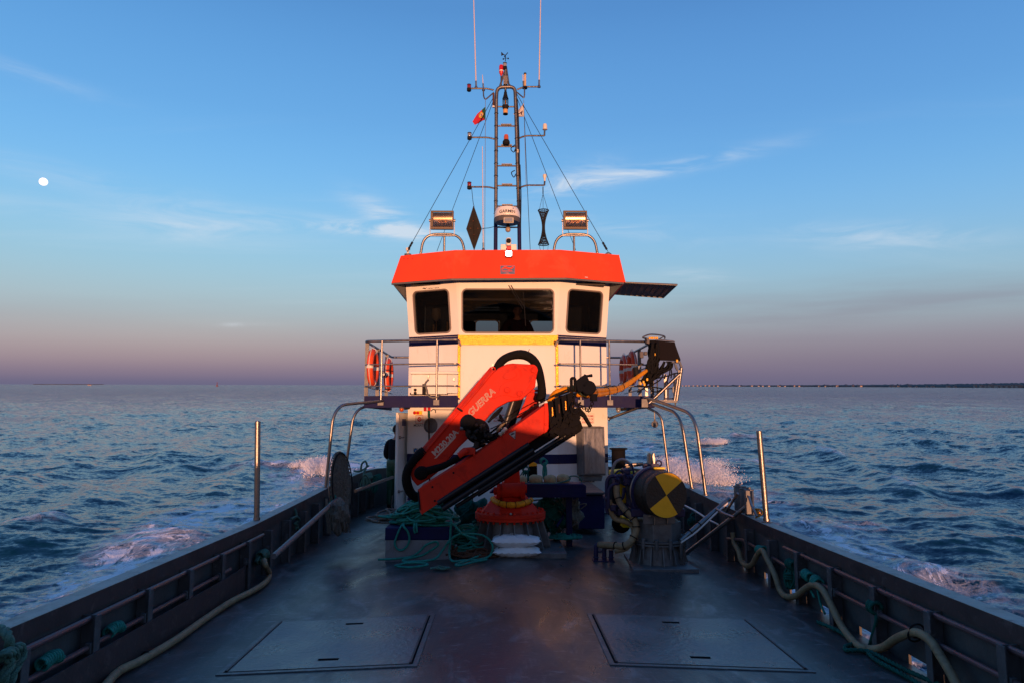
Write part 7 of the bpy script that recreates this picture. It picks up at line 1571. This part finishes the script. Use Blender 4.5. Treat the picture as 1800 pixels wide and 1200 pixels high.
# heavy knotted mooring rope at the left corner
t = thing('mooring_rope', 'heavy worn green mooring rope knotted over the cap in the lower left corner', 'rope', PX(15, 1160, -2.8)); m = MB()
Xr = -2.80
rope3(m, [PX(-30, 1112, -2.95), PX(2, 1105, -2.90), PX(14, 1118, Xr), PX(17, 1140, Xr), PX(14, 1150, Xr)], .026)
rope3(m, [PX(4, 1152, Xr), PX(12, 1143, Xr+.03), PX(26, 1146, Xr+.03), PX(28, 1156, Xr+.02), PX(14, 1160, Xr+.02), PX(3, 1156, Xr+.02), PX(8, 1147, Xr+.05), PX(22, 1149, Xr+.05)], .024)
rope3(m, [PX(24, 1140, Xr), PX(36, 1136, Xr), PX(40, 1148, Xr), PX(34, 1162, Xr), PX(25, 1178, Xr), PX(18, 1200, Xr), PX(14, 1230, Xr)], .026)
rope3(m, [PX(20, 1158, Xr+.02), PX(16, 1170, Xr+.02), PX(8, 1186, Xr+.02), PX(2, 1210, Xr), PX(0, 1240, Xr)], .028)
m.build('rope', TEAL2, t, sharp=2)
# spar lashed inside the left bulwark
t = thing('lashed_spar', 'grey metal spar lashed slantwise inside the left bulwark by the net hoop', 'spar', PX(482, 975, -2.75)); a, b = P(481, 977, 7.2), P(598, 872, 10.0)
MB().tube([a, a.lerp(b, .6), b], [.030, .032, .030], 14).build('pole', GALV, t); MB().cyl(P(625, 862, 10.9), P(690, 838, 12.9), .028, seg=12).build('pole_end', STEEL, t)
t = thing('cap_rope', 'worn green rope hitched over the left cap near the stainless pole', 'rope', PX(520, 905, -2.95)); m = MB()
rope3(m, [PX(498, 894, -3.05), PX(505, 891, -3.03), PX(516, 893, -2.93), PX(520, 900, -2.90), PX(521, 912, -2.88)], .020); rope3(m, [PX(512, 912, -2.86), PX(521, 908, -2.84), PX(526, 914, -2.86), PX(518, 920, -2.86), PX(524, 924, -2.86), PX(519, 929, -2.86)], .020); m.build('rope', TEAL2, t, sharp=2)
MB().tube([PX(520, 925, -2.86), PX(532, 935, -2.86), PX(534, 950, -2.86), PX(534, 962, -2.86)], .008, 6, smooth=5).build('tail', TEAL, t)
def hank(c, n, h, w, mat, label, seed, r=.012, yw=.05, nm='rope_hank'):
    rg = random.Random(seed); m = MB()
    for i in range(n): o = Vector((rg.uniform(-w, w), rg.uniform(-yw, yw), 0)); m.tube([c+o*.5, c+o+Vector((w*.7,0,-h*.5)), c+o+Vector((0,0,-h*rg.uniform(.75, 1))), c+o+Vector((-w*.7,0,-h*.5))], r, 6, closed=True, smooth=5)
    m.tube([c+Vector((math.cos(a)*.045, .02*a-.06, math.sin(a)*.05)) for a in [k*.6 for k in range(42)]] if True else [], r, 6, smooth=1) if n > 3 else None
    o = m.build(nm, mat, sharp=2); tag(o, label, 'rope'); return o
hank(P(586, 874, 9.85), 6, .32, .05, TEAL, 'teal rope hank tied where the spar meets the net hoop', 2)
hank(P(660, 840, 12.4), 4, .30, .04, GREENR, 'dark green hank hanging on the far spar end near the person', 3)
hank(P(643, 838, 11.6), 5, .22, .05, TEAL2, 'worn rope hank on the far left bulwark between hoop and person', 5)
t = thing('mooring_rope', 'worn rope made fast over the far left cap behind the net hoop', 'rope', P(638, 825, 12.2)); m = MB(); rope3(m, [P(634, 828, 12.4), P(636, 815, 12.4), P(642, 810, 12.4), P(645, 818, 12.4), P(640, 830, 12.3), P(639, 848, 12.1), P(642, 860, 12)], .018); rope3(m, [P(622, 827, 12.6), P(634, 827, 12.5), P(648, 818, 12.8)], .018); m.build('rope', TEAL2, t, sharp=2)
# keep net on a hoop, seen nearly edge on
t = thing('net_hoop', 'big round wire hoop strung with grey netting leaning on the left bulwark', 'net', P(600, 905, 9.9)); hc = P(599, 852, 9.95); hn = Vector((.95, -.50, .10)).normalized(); hu = (Vector((0,0,1))-hn*hn.z).normalized(); hv = hn.cross(hu); RH = .47
def hpnt(r, a, off=0): return hc+(hv*math.cos(a)*.46+hu*math.sin(a)*1.0)*r+hn*off
for off, rr in ((-.03, 1.0), (.03, .97)): MB().tube([hpnt(RH*rr, 2*math.pi*k/48, off) for k in range(48)], .009, 7, closed=True).build('hoop', BPLAS if off > 0 else STEEL, t)
m = MB(); rg = random.Random(8)
for k in range(1, 30): m.tube([hpnt(RH*k/30, 2*math.pi*j/36, .05*(1-k/30)+.008*math.sin(j*2.1+k)) for j in range(36)], .0055, 4, closed=True)
for j in range(84):
    a = 2*math.pi*j/84; m.tube([hpnt(RH*k/8, a+.25*k/8+.02*math.sin(k*3+j), .05*(1-k/8)+.006*math.sin(j+k*2)) for k in range(1, 9)], .0055, 4); m.tube([hpnt(RH*k/8, a-.25*k/8, .05*(1-k/8)-.004) for k in range(2, 9)], .0055, 4)
m.build('netting', NETM, t); 
m = MB()
for j in range(52): a = 2*math.pi*j/52; m.ball(hpnt(RH*1.0, a, 0), .014, 6)
m.build('edge_float', NETM, t)
t = thing('net_heap', 'brown net bag heaped on the deck under the round hoop', 'net', P(598, 922, 9.3)); m = MB(); c0 = P(597, 908, 9.5); rg = random.Random(5)
vs, fs = _ball(c0, .17, 22, 14, (.75, .9, 1.25)); vs = [v+(v-c0)*.28*math.sin(v.x*31+v.z*17)*math.sin(v.z*23+v.y*29) for v in vs]; m.add(vs, fs).build('bag', NETM, t)
m = MB()
for i in range(22):
    a = rg.uniform(0, 6.28); p0 = c0+Vector((math.cos(a)*.14, math.sin(a)*.16, -.20)); m.tube([p0+Vector((rg.uniform(-.02,.02), 0, .42*k/5*rg.uniform(.9,1.1)))*1.0+Vector((-.01*k, 0, 0)) for k in range(6)], .006, 5, smooth=3)
m.build('cord', NETM, t)

# ------------------------------------------------------------------ box, rope piles, sacks, bottle
def C7(p): return (660+p[0]/4.737, 820+p[1]/4.737)
p0 = PZ(*C7((80, 752)), 0.0); p1 = PZ(*C7((612, 752)), 0.0); yb = p0.y; xL, xR = p0.x, P(792, 950, yb).x; zmid = P(*C7((300, 608)), yb).z; ztop = P(*C7((300, 505)), yb).z; zd = deckz((xL+xR)/2)
t = thing('deck_box', 'low box half navy half grey under the teal rope pile', 'box', ((xL+xR)/2, yb+.3, zd)); MB().span((xL, yb, zd-.02), (xR, yb+.62, zmid-.001)).build('lower_half', pm('box_grey', (.20,.21,.23), .5, 0, .15, 5, .1, 20, stain=(.12,.10,.09), stain_amt=.4, sscale=5), t, bevel=.008)
MB().span((xL-.006, yb-.006, zmid), (xR+.004, yb+.626, ztop)).build('upper_half', BLUE, t, bevel=.01)
t = thing('navy_step', 'navy steel step plates on the deck under the crane foot end', 'step', P(750, 890, 10)); MB().ppx([(703, 893), (760, 893), (760, 880), (716, 880)], 9.6, 10.4).ppx([(715, 878), (742, 880), (742, 875), (716, 873)], 9.6, 10.2).build('plates', BLUE, t, bevel=.006)
def ropepile(c, rx, ry, h, n, r, mat, label, seed, loops=None, nm='rope_pile'):
    rg = random.Random(seed); m = MB()
    for i in range(n):
        cx, cy = rg.gauss(0, rx*.22), rg.gauss(0, ry*.22); ax_, ay = rx*rg.uniform(.35, 1.0), ry*rg.uniform(.35, 1.0); ph = rg.uniform(0, 6.28); tl = rg.uniform(-.35, .35); zb = h*(i/n); pts = []
        k1, k2 = rg.uniform(.05, .2), rg.uniform(2, 4); N_ = 14; f = rg.uniform(.6, 1.4)
        for j in range(int(N_*f)):
            a = ph+2*math.pi*j/N_; wob = 1+k1*math.sin(a*int(k2)+ph); d = Vector((cx+math.cos(a)*ax_*wob, cy+math.sin(a)*ay*wob, 0)); dist = math.hypot(d.x/rx, d.y/ry)
            d.z = max(r, zb*(1-.75*min(1, dist))+tl*.12*math.sin(a+ph)*h+rg.uniform(-.01,.01)+r); pts.append(c+d)
        m.tube(pts, r, 7, smooth=4)
    for L_ in (loops or []): m.tube(L_, r, 7, smooth=6)
    o = m.build(nm, mat, sharp=2); tag(o, label, 'rope'); return o
PB = lambda x, y, yy: P(*C7((x, y)), yy)
yf = yb-.03
loops = [[PB(230, 470, yb+.1), PB(205, 510, yf), PB(175, 580, yf), PB(160, 640, yf), PB(185, 685, yf), PB(225, 690, yf), PB(265, 655, yf), PB(283, 600, yf), PB(270, 540, yf), PB(235, 495, yf), PB(240, 470, yb+.1)],
         [PB(330, 450, yb+.05), PB(322, 500, yf), PB(325, 540, yf), PB(335, 550, yf)], [PB(345, 450, yb+.05), PB(342, 500, yf), PB(345, 545, yf)], [PB(580, 460, yb+.1), PB(640, 470, yf+.0), PB(690, 520, yf-.05), PB(730, 560, yf-.08), PB(850, 600, yf-.1)],
         [PB(560, 420, yb+.2), PB(630, 440, yf+.05), PB(625, 520, yf), PB(620, 600, yf-.03), PB(600, 640, yf-.08)]]
c_ = PB(400, 500, yb+.30); c_.z = ztop
ropepile(c_, .37, .25, .52, 38, .0135, TEAL, 'tangled heap of bright teal rope on top of the navy and grey box', 12, loops)
c2 = PZ(*C7((760, 720)), 0.0)
yq = yf-.04
pts1 = [PZ(*C7((20, 770)), .0), PZ(*C7((150, 765)), .0), PB(300, 745, yq), PB(370, 700, yq), PB(420, 650, yq), PB(500, 622, yq), PB(520, 650, yq), PB(450, 700, yq), PB(380, 738, yq), PZ(*C7((240, 770)), .015), PZ(*C7((260, 788)), .015), PZ(*C7((480, 770)), .02), PB(560, 690, yq), PB(620, 610, yq), PB(700, 560, yq), PB(850, 560, yq), PB(930, 590, yq), PB(975, 660, yq-.02), PB(950, 740, yq-.03), PZ(*C7((850, 772)), .015), PZ(*C7((740, 777)), .015), PZ(*C7((640, 782)), .015), PB(615, 720, yq-.02), PB(622, 620, yq-.02)]
pts2 = [PZ(*C7((160, 825)), -.03), PZ(*C7((260, 800)), .015), PZ(*C7((400, 800)), .015), PZ(*C7((430, 815)), .015), PZ(*C7((300, 835)), .0), PZ(*C7((180, 830)), .0)]
pts3 = [PZ(*C7((930, 770)), .015), PZ(*C7((820, 790)), .015), PZ(*C7((700, 820)), .015), PZ(*C7((670, 810)), .015), PZ(*C7((760, 780)), .02), PZ(*C7((960, 700)), .05)]
ropepile(c2+Vector((.02, .22, 0)), .34, .26, .46, 34, .0135, TEAL, 'second heap of teal rope spilling over the deck beside the white sacks', 14, [pts1, pts2, pts3])
ropepile(PZ(*C7((560, 745)), 0.0)+Vector((0,.12,0)), .22, .14, .18, 9, .016, RUSTY, 'rust brown rope tangled beneath the teal rope on the deck', 16, nm='brown_rope')
ropepile(PZ(*C7((860, 760)), 0.0)+Vector((0,.10,0)), .26, .14, .10, 12, .014, RUSTY, 'dark brown rope coil beneath the second teal heap', 17, nm='brown_rope')
ropepile(PZ(*C7((545, 850)), -.01), .10, .05, .03, 8, .007, TEAL2, 'little pale green cord bundle on the deck in front of the rope heap', 18, nm='cord_bundle')
ropepile(PB(130, 470, yb+.4)+Vector((0,.2,0)), .30, .25, .22, 14, .014, NETM, 'brown old rope bundled on the left end of the box', 19, nm='old_rope')
ropepile(P(990, 945, 9.7)*1+Vector((0,0,0)), .20, .14, .08, 22, .009, TEAL, 'frayed teal rope end lying right of the crane pedestal', 20, nm='frayed_rope')
# dark nets and gear under the navy beam
for i, (px, py, y, mat, lab) in enumerate(((960, 905, 9.9, GREENR, 'dark green net bundle under the navy beam right of the pedestal'), (990, 900, 10.0, NETM, 'grey net bundle under the navy beam near the navy locker'), (830, 905, 10.1, GREENR, 'dark net heap in the shade behind the crane pedestal'))):
    c = P(px, py, y); rg = random.Random(40+i); m = MB(); vs, fs = _ball(c, .24, 26, 16, (1.1, .7, 1)); m.add([v+(v-c)*.3*math.sin(v.x*27+i)*math.sin(v.z*21+v.y*13) for v in vs], fs)
    for k in range(16): a = rg.uniform(0, 6.28); p = c+Vector((math.cos(a)*.2, -.15-rg.uniform(0,.06), math.sin(a)*.2)); m.tube([p, p+Vector((rg.uniform(-.15,.15), -.02, rg.uniform(-.2,.2))), p+Vector((rg.uniform(-.2,.2), 0, rg.uniform(-.25,.2)))], .009, 5, smooth=5)
    o = m.build('net_bundle', mat, sharp=2); tag(o, lab, 'net')
o = MB().tube([P(978, 925, 9.6), P(1002, 888, 9.9)], .02, 8).build('gear_bar', BLUE); tag(o, 'slanting navy bar among the nets under the beam', 'bar')
# navy beam with floats
t = thing('stowage_beam', 'navy box beam carrying a row of yellowed floats right of the crane', 'beam', P(970, 870, 9.6)); MB().ppx([(921, 874), (1030.5, 874), (1030.5, 853), (1026, 850), (921, 850)], 9.55, 9.95).build('beam', BLUE, t, bevel=.008)
q = P(1000, 874, 9.7); MB().span((q.x-.04, 9.68, deckz(q.x)), (q.x+.04, 9.76, q.z+.01)).build('leg', BLUE, t)
MB().ppx([(860, 866), (921, 868), (921, 862), (868, 858)], 9.6, 9.8).build('beam_end', BLUE, t, bevel=.006)
fx = ((919, 843, 8, 'nearest the red crane column, partly hidden'), (942, 841, 12.5, 'second from the crane column'), (967, 841.5, 11.5, 'third from the crane column'), (990, 840, 12, 'farthest from the crane column with rope through it'))
for i, (px, py, r, lab) in enumerate(fx):
    c = P(px, py+1, 9.75); rr = r/1200*9.75; t = thing('float', 'yellowed float on the navy beam, '+lab, 'float', c-Vector((0,0,.07)), 'row of floats on the beam'); vs, fs = _ball(c, 1, 18, 12, (rr, .07, .072)); vs = [c+Vector(((v.x-c.x), (v.y-c.y), (v.z-c.z)*(1+.05*math.sin(v.x*40+i)))) for v in vs]; MB().add([c+Vector((max(-rr*.93, min(rr*.93, (v.x-c.x)*1.12)), v.y-c.y, v.z-c.z)) for v in vs], fs).build('body', FLOATM, t)
o = MB().tube([P(925, 849, 9.66), P(955, 849, 9.62), P(980, 848, 9.64), P(1001, 842, 9.7), P(1002, 837, 9.72), P(1012, 836, 9.74), P(1021, 841, 9.74), P(1022, 850, 9.74)], .011, 7, smooth=5).build('float_line', TEAL2); tag(o, 'old green line threaded through the floats and over the end of the navy beam', 'rope')
hank(P(957, 812, 9.9), 4, .26, .025, TEAL, 'teal rope hank hanging against the white wall above the floats', 6, .008)
hank(P(925, 826, 9.9), 5, .22, .06, GREENR, 'dark green net cord hanging beside the crane column', 7, .009)
c = P(937, 835, 9.9); t = thing('work_glove', 'amber and black bag strapped beside the crane column', 'bag', c-Vector((0,0,.1))); MB().ppx([(928, 845), (945, 845), (944, 815), (930, 815)], 9.9, 10.0).build('body', FABRIC, t, bevel=.02); MB().ppx([(930, 819), (944, 818), (944, 814), (936, 810), (930, 813)], 9.88, 9.9).build('strap', AMBERP, t, bevel=.004)
# sacks
def sack(cx, cy, cz, w_, d_, h_, label, seed):
    m = MB(); n = 26; k = 16; rg = random.Random(seed); grid = {}
    for s_ in (1, -1):
        for i in range(n+1):
            for j in range(k+1):
                u = 2*i/n-1; v = 2*j/k-1; e = (1-abs(u)**2.3)*(1-abs(v)**2.4); z = s_*h_/2*max(0, e)**.5*(1+.10*math.sin(u*2.2+seed))
                pinch = 1-.10*(abs(v)**2)*(1-abs(u)) ; x = u*w_/2*(1-.05*(1-abs(v))) ; y = v*d_/2*pinch
                z += .010*math.sin(u*9+seed)*math.sin(v*7+seed*2)*(e > 0)*e + .006*math.sin(u*23+v*11+seed); 
                if s_ < 0: z = max(z, -h_/2*.86)
                ear = .02*(abs(u) > .93)*(abs(v) > .85); grid[(s_, i, j)] = len(m.v); m.v.append((cx+x*(1+ear), cy+y, cz+h_/2*.86+z+.12*h_*abs(u)**6*(1 if seed % 2 else .4)))
        for i in range(n):
            for j in range(k): q = (grid[(s_,i,j)], grid[(s_,i+1,j)], grid[(s_,i+1,j+1)], grid[(s_,i,j+1)]); m.f.append(q if s_ > 0 else q[::-1])
    t = thing('sack', label, 'sack', (cx, cy, cz), 'white sacks stacked by the pedestal'); m.build('body', SACK, t, sharp=2.5)
    return t
sc0 = PZ(909, 979, 0.0); sx = P(909, 970, sc0.y).x; sy = sc0.y+.10; hh = .115
s1 = sack(sx, sy, .0, .60, .34, .14, 'white sack lying flat on the deck under another sack', 2); s2 = sack(sx-.01, sy+.01, .118, .62, .34, .155, 'white sack lying on top of another sack with the bottle behind', 3)
for (a, b) in (((890, 963), (893, 961.5)), ((925, 963.5), (936, 962))): q1, q2 = P(*a, sc0.y+.005), P(*b, sc0.y+.005); 
t = thing('water_bottle', 'clear plastic water bottle with green cap standing behind the sacks', 'bottle', P(940.5, 948, sy+.22)); b0 = P(940.5, 951, sy+.22); hb_ = P(940.5, 915, sy+.22).z-b0.z; r_ = .036
PET = glassy('bottle_plastic', (.80, .84, .86), .08, 1.8)
MB().lathe([(0, 0), (r_*.9, 0), (r_, .01), (r_, hb_*.25), (r_*.94, hb_*.28), (r_, hb_*.31), (r_, hb_*.62), (r_*.8, hb_*.76), (r_*.42, hb_*.90), (r_*.40, hb_*.95)], b0, seg=20).build('body', PET, t); MB().lathe([(r_*.44, hb_*.94), (r_*.44, hb_), (0, hb_)], b0, seg=14).build('cap', pm('cap_green', (.02,.28,.12), .4), t); MB().lathe([(r_*1.02, hb_*.42), (r_*1.02, hb_*.68)], b0, seg=20).build('paper_label', pm('label_blue', (.10,.34,.55), .4, 0, .4, 30, stain=(.65,.7,.72), stain_amt=.5, sscale=22), t)

# ------------------------------------------------------------------ people
def skin(nodes, edges, sub=2):
    """nodes: name -> (x,y,z,r); returns evaluated mesh grown over the skeleton"""
    me = bpy.data.meshes.new('s'); ks = list(nodes); me.from_pydata([nodes[k][:3] for k in ks], [(ks.index(a), ks.index(b)) for a, b in edges], []); ob = bpy.data.objects.new('s', me); COL.objects.link(ob)
    ob.modifiers.new('k', 'SKIN'); sv = me.skin_vertices[0].data
    for i, k in enumerate(ks): r = nodes[k][3]; sv[i].radius = r if isinstance(r, tuple) else (r, r); sv[i].use_root = (i == 0)
    s_ = ob.modifiers.new('s', 'SUBSURF'); s_.levels = sub; s_.render_levels = sub
    out = bpy.data.meshes.new_from_object(ob.evaluated_get(bpy.context.evaluated_depsgraph_get())); bpy.data.objects.remove(ob); return out
def chain(*k): return list(zip(k[:-1], k[1:]))
def head_mesh(c, r=.105):
    vs, fs = _ball(Vector((0,0,0)), 1, 28, 20, (1,1,1)); out = []
    for v in vs:
        x, y, z = v; p = Vector((x*.74, y*.92, z*1.12)); fr = max(0, -y)                      # faces -y
        if z < -.1: p.x *= 1-.28*min(1, (-z-.1)/.9); p.y *= 1-.10*(-z)
        g = lambda cx, cz, s: math.exp(-((x-cx)**2+(z-cz)**2)/(s*s))
        p.y -= fr*(.26*g(0, -.12, .13)+.16*g(0, .06, .09)+.05*g(0, -.42, .17)+.10*g(0, -.72, .2)) ; p.y += fr*(.10*g(-.30, .10, .14)+.10*g(.30, .10, .14)+.035*g(0, -.36, .05)); p.y -= fr*.05*(g(-.28, .26, .2)+g(.28, .26, .2))
        out.append(p*r+c)
    for s_ in (1, -1):
        o = len(out); q, f = _ball(c+Vector((s_*.76*r, .05*r, -.02*r)), r*.24, 10, 8, (.35, .7, 1.1)); out += q; fs = fs+[tuple(i+o for i in ff) for ff in f]
    return out, fs
def hand_nodes(pre, w, d, side, nodes, edges, curl=.5):
    """palm and five fingers from wrist point w, direction d (down the arm)"""
    d = d.normalized(); s = Vector((0, 1, 0)) if abs(d.y) < .8 else Vector((1, 0, 0)); s = (s-d*s.dot(d)).normalized(); n = d.cross(s)*side
    palm = w+d*.05; nodes[pre+'p'] = (*palm, .026); edges.append((pre+'w', pre+'p')); 
    for i, (o, L_) in enumerate(((-.030, .060), (-.010, .074), (.010, .070), (.028, .055))):
        k0 = w+d*.092+s*o; k1 = k0+d*L_*.5+n*L_*.15*curl; k2 = k1+(d*.6+n*curl).normalized()*L_*.55
        for j, (q, r) in enumerate(((k0, .011), (k1, .0095), (k2, .0075))): nodes[f'{pre}f{i}{j}'] = (*q, r)
        edges += [(pre+'p', f'{pre}f{i}0')]+chain(f'{pre}f{i}0', f'{pre}f{i}1', f'{pre}f{i}2')
    t0 = w+d*.035-s*.030+n*.01; t1 = t0+(d*.7-s*.5+n*.3).normalized()*.035; t2 = t1+(d*.9+n*.4).normalized()*.028
    for j, (q, r) in enumerate(((t0, .012), (t1, .011), (t2, .008))): nodes[f'{pre}t{j}'] = (*q, r)
    edges += [(pre+'p', pre+'t0')]+chain(pre+'t0', pre+'t1', pre+'t2')
def person(base, yaw, H, pose, label, parts_):
    k = H/1.78; M = Matrix.Translation(base) @ Matrix.Rotation(yaw, 4, 'Z') @ Matrix.Scale(k, 4); t = thing('person', label, 'person', base)
    sh, el, wr, lean = pose['sh'], pose['el'], pose['wr'], pose.get('lean', 0)
    J = dict(pel=(0,0,.95), wst=(0,0,1.08), chs=(0,-lean*.5,1.28), nk0=(0,-lean*.8,1.44), nk=(0,-lean,1.53), hd=(0,-lean*1.1,1.60), hpl=(-.09,0,.92), knl=(-.10,-.01,.50), anl=(-.10,.02,.09), tol=(-.11,-.13,.035), hpr=(.09,0,.92), knr=(.10,-.01,.50), anr=(.10,.02,.09), tor=(.11,-.13,.035))
    nodes = {'pel': (*J['pel'], (.14, .11)), 'wst': (*J['wst'], (.135, .10)), 'chs': (*J['chs'], (.155, .11)), 'nk0': (*J['nk0'], (.09, .07)), 'nk': (*J['nk'], .052), 'hd': (*J['hd'], .06)}
    for s_, q in (('l', -1), ('r', 1)):
        for a, r in (('hp', .095), ('kn', .062), ('an', .042), ('to', .034)): nodes[a+s_] = (*J[a+s_], r)
        nodes['sh'+s_] = (q*sh[0], sh[1]-lean*.7, sh[2], .062); nodes['el'+s_] = (q*el[0], el[1], el[2], .045); nodes['w'+s_+'w'] = (q*wr[0], wr[1], wr[2], .030)
    edges = chain('pel', 'wst', 'chs', 'nk0', 'nk', 'hd')
    for s_ in 'lr':
        edges += [('pel', 'hp'+s_)]+chain('hp'+s_, 'kn'+s_, 'an'+s_, 'to'+s_)+[('nk0', 'sh'+s_)]+chain('sh'+s_, 'el'+s_, 'w'+s_+'w')
        w_ = Vector(nodes['w'+s_+'w'][:3]); d = w_-Vector(nodes['el'+s_][:3]); hand_nodes('w'+s_, w_, d, -1 if s_ == 'l' else 1, nodes, edges)
    body = MB().mesh(skin(nodes, edges, 2), M); hv, hf = head_mesh(Vector((0, -lean*1.1-.01, 1.665)), .108); body.add([M @ v for v in hv], hf); body.build('body', SKIN, t, sharp=3)
    grow = lambda names, g: {n: (*nodes[n][:3], tuple(r+g for r in nodes[n][3]) if isinstance(nodes[n][3], tuple) else nodes[n][3]+g) for n in names}
    tn = grow(['pel', 'wst', 'chs', 'nk0', 'shl', 'ell', 'shr', 'elr'], .03); tn['nk0'] = (*nodes['nk0'][:3], .085)
    for s_ in 'lr': a = nodes['w'+s_+'w']; e = nodes['el'+s_]; tn['cf'+s_] = (e[0]+(a[0]-e[0])*.92, e[1]+(a[1]-e[1])*.92, e[2]+(a[2]-e[2])*.92, .046)
    MB().mesh(skin(tn, chain('pel', 'wst', 'chs', 'nk0')+[('nk0', 'shl'), ('shl', 'ell'), ('ell', 'cfl'), ('nk0', 'shr'), ('shr', 'elr'), ('elr', 'cfr')], 2), M).build('jacket', parts_['jacket'], t, sharp=3)
    ln = grow(['pel', 'hpl', 'knl', 'hpr', 'knr'], .028); ln['anl'] = (*nodes['anl'][:3], .072); ln['anr'] = (*nodes['anr'][:3], .072); ln['bib'] = (0, 0, 1.16, (.165, .135)); ln['pel'] = (*nodes['pel'][:3], (.19, .16))
    MB().mesh(skin(ln, [('pel', 'bib'), ('pel', 'hpl'), ('hpl', 'knl'), ('knl', 'anl'), ('pel', 'hpr'), ('hpr', 'knr'), ('knr', 'anr')], 2), M).build('trousers', parts_['trousers'], t, sharp=3)
    bo = MB()
    for s_ in 'lr': a = nodes['an'+s_]; bo.mesh(skin({'a': (a[0], a[1], .20, .06), 'b': (a[0], a[1]+.01, .08, .055), 'c': (a[0], a[1]-.10, .045, (.045, .04)), 'd': (a[0], a[1]-.18, .04, (.045, .035))}, chain('a', 'b', 'c', 'd'), 2), M)
    bo.build('boots', BPLAS, t, sharp=3)
    hc = Vector((0, -lean*1.1-.01+.006, 1.685)); vs, fs = _ball(Vector((0,0,0)), .118, 26, 18, (.78, .98, 1.06)); keep = []; m = MB()
    cut = [v for v in vs]; fs = [f for f in fs if all((vs[i].z > (.035 if vs[i].y < .0 else -.05)) for i in f)]; m.add([M @ (v+hc) for v in vs], fs); 
    if parts_.get('cap'):
        q = [Vector((math.sin(a)*.085, -.075-math.cos(a)*.095, .035-.0)) for a in np.linspace(-1.2, 1.2, 12)]; base_ = [Vector((math.sin(a)*.088, -.03-math.cos(a)*.07, .045)) for a in np.linspace(-1.2, 1.2, 12)][::-1]; m.slab([M @ (v+hc) for v in q+base_], (0,0,.008))
    m.build('cap' if parts_.get('cap') else 'hair', parts_['hair'], t, sharp=3, fixn=True)
    ey = MB()
    for s_ in (-1, 1): ey.ball(M @ Vector((s_*.033, -lean*1.1-.01-.083, 1.676)), .0105*k, 10)
    ey.build('eyes', BPLAS, t); return t
HAIR = pm('dark_hair', (.015, .010, .008), .7, 0, .4, 30, .5, 90)
DRED = pm('dark_red_jumper', (.05, .012, .012), .85, 0, .3, 14, .4, 50)
q = P(909, 545, 13.80); person(Vector((q.x, 13.82, 2.24-.0)), R(4), 1.80, dict(sh=(.20, 0, 1.42), el=(.31, -.02, 1.16), wr=(.22, -.22, 1.02), lean=.02), 'dim figure in dark jacket and dark cap standing behind the middle wheelhouse window', dict(jacket=DRED, trousers=JACKET, hair=HAIR, cap=True))
q = P(689, 890, 13.95); person(Vector((q.x+.04, 13.95, deckz(q.x))), R(150), 1.70, dict(sh=(.20, 0, 1.41), el=(.27, -.03, 1.14), wr=(.20, -.22, 1.00), lean=.05), 'person in dark jacket and green bib trousers half hidden behind the open side door', dict(jacket=JACKET, trousers=BIB, hair=HAIR))
# helm chair seen dimly inside
t = thing('helm_chair', 'dark helm chair at the left edge of the middle wheelhouse window', 'chair', P(822, 590, 13.9)); q = P(824, 575, 13.9); MB().span((q.x-.22, 13.85, 2.75), (q.x+.12, 14.3, 2.86)).build('seat', FABRIC, t, bevel=.03); MB().span((q.x-.22, 14.22, 2.9), (q.x+.12, 14.32, P(824, 564, 14.2).z)).build('backrest', FABRIC, t, bevel=.05); MB().cyl((q.x-.05, 14.1, 2.24), (q.x-.05, 14.1, 2.76), .04).build('pedestal', STEEL, t)
t = thing('cabin_lantern', 'dim cream bottle shaped lantern behind the left wheelhouse window', 'lamp', SL(751, 570, -.4)); c_ = SL(752, 548, -.35); MB().lathe([(.03, -.14), (.09, -.06), (.10, .02), (.09, .10), (.0, .12)], c_, seg=20).build('shade', pm('dim_cream', (.30, .19, .10), .6), t); MB().cyl(c_-Vector((0,0,.45)), c_-Vector((0,0,.14)), .012, seg=8).build('stem', GOLDM, t)
for px in (745, 765): pass
m = MB(); m.cyl(SL(745, 584, -.4), SL(745, 566, -.4), .02, seg=8); m.cyl(SL(766, 584, -.5), SL(766, 560, -.5), .02, seg=8); o = m.build('grab_post', MATS['varnish_trim']); tag(o, 'pair of dim brass posts behind the left wheelhouse window', 'post')

# ------------------------------------------------------------------ trim the boat: pitch everything aboard into the world
bpy.context.view_layer.update()
skip = set(o.name for o in WORLD_OBJS)|{cam.name, sun.name}
for o in list(sc.objects):
    if o.parent is None and o.name not in skip: o.matrix_world = BOAT @ o.matrix_world
bpy.context.view_layer.update()
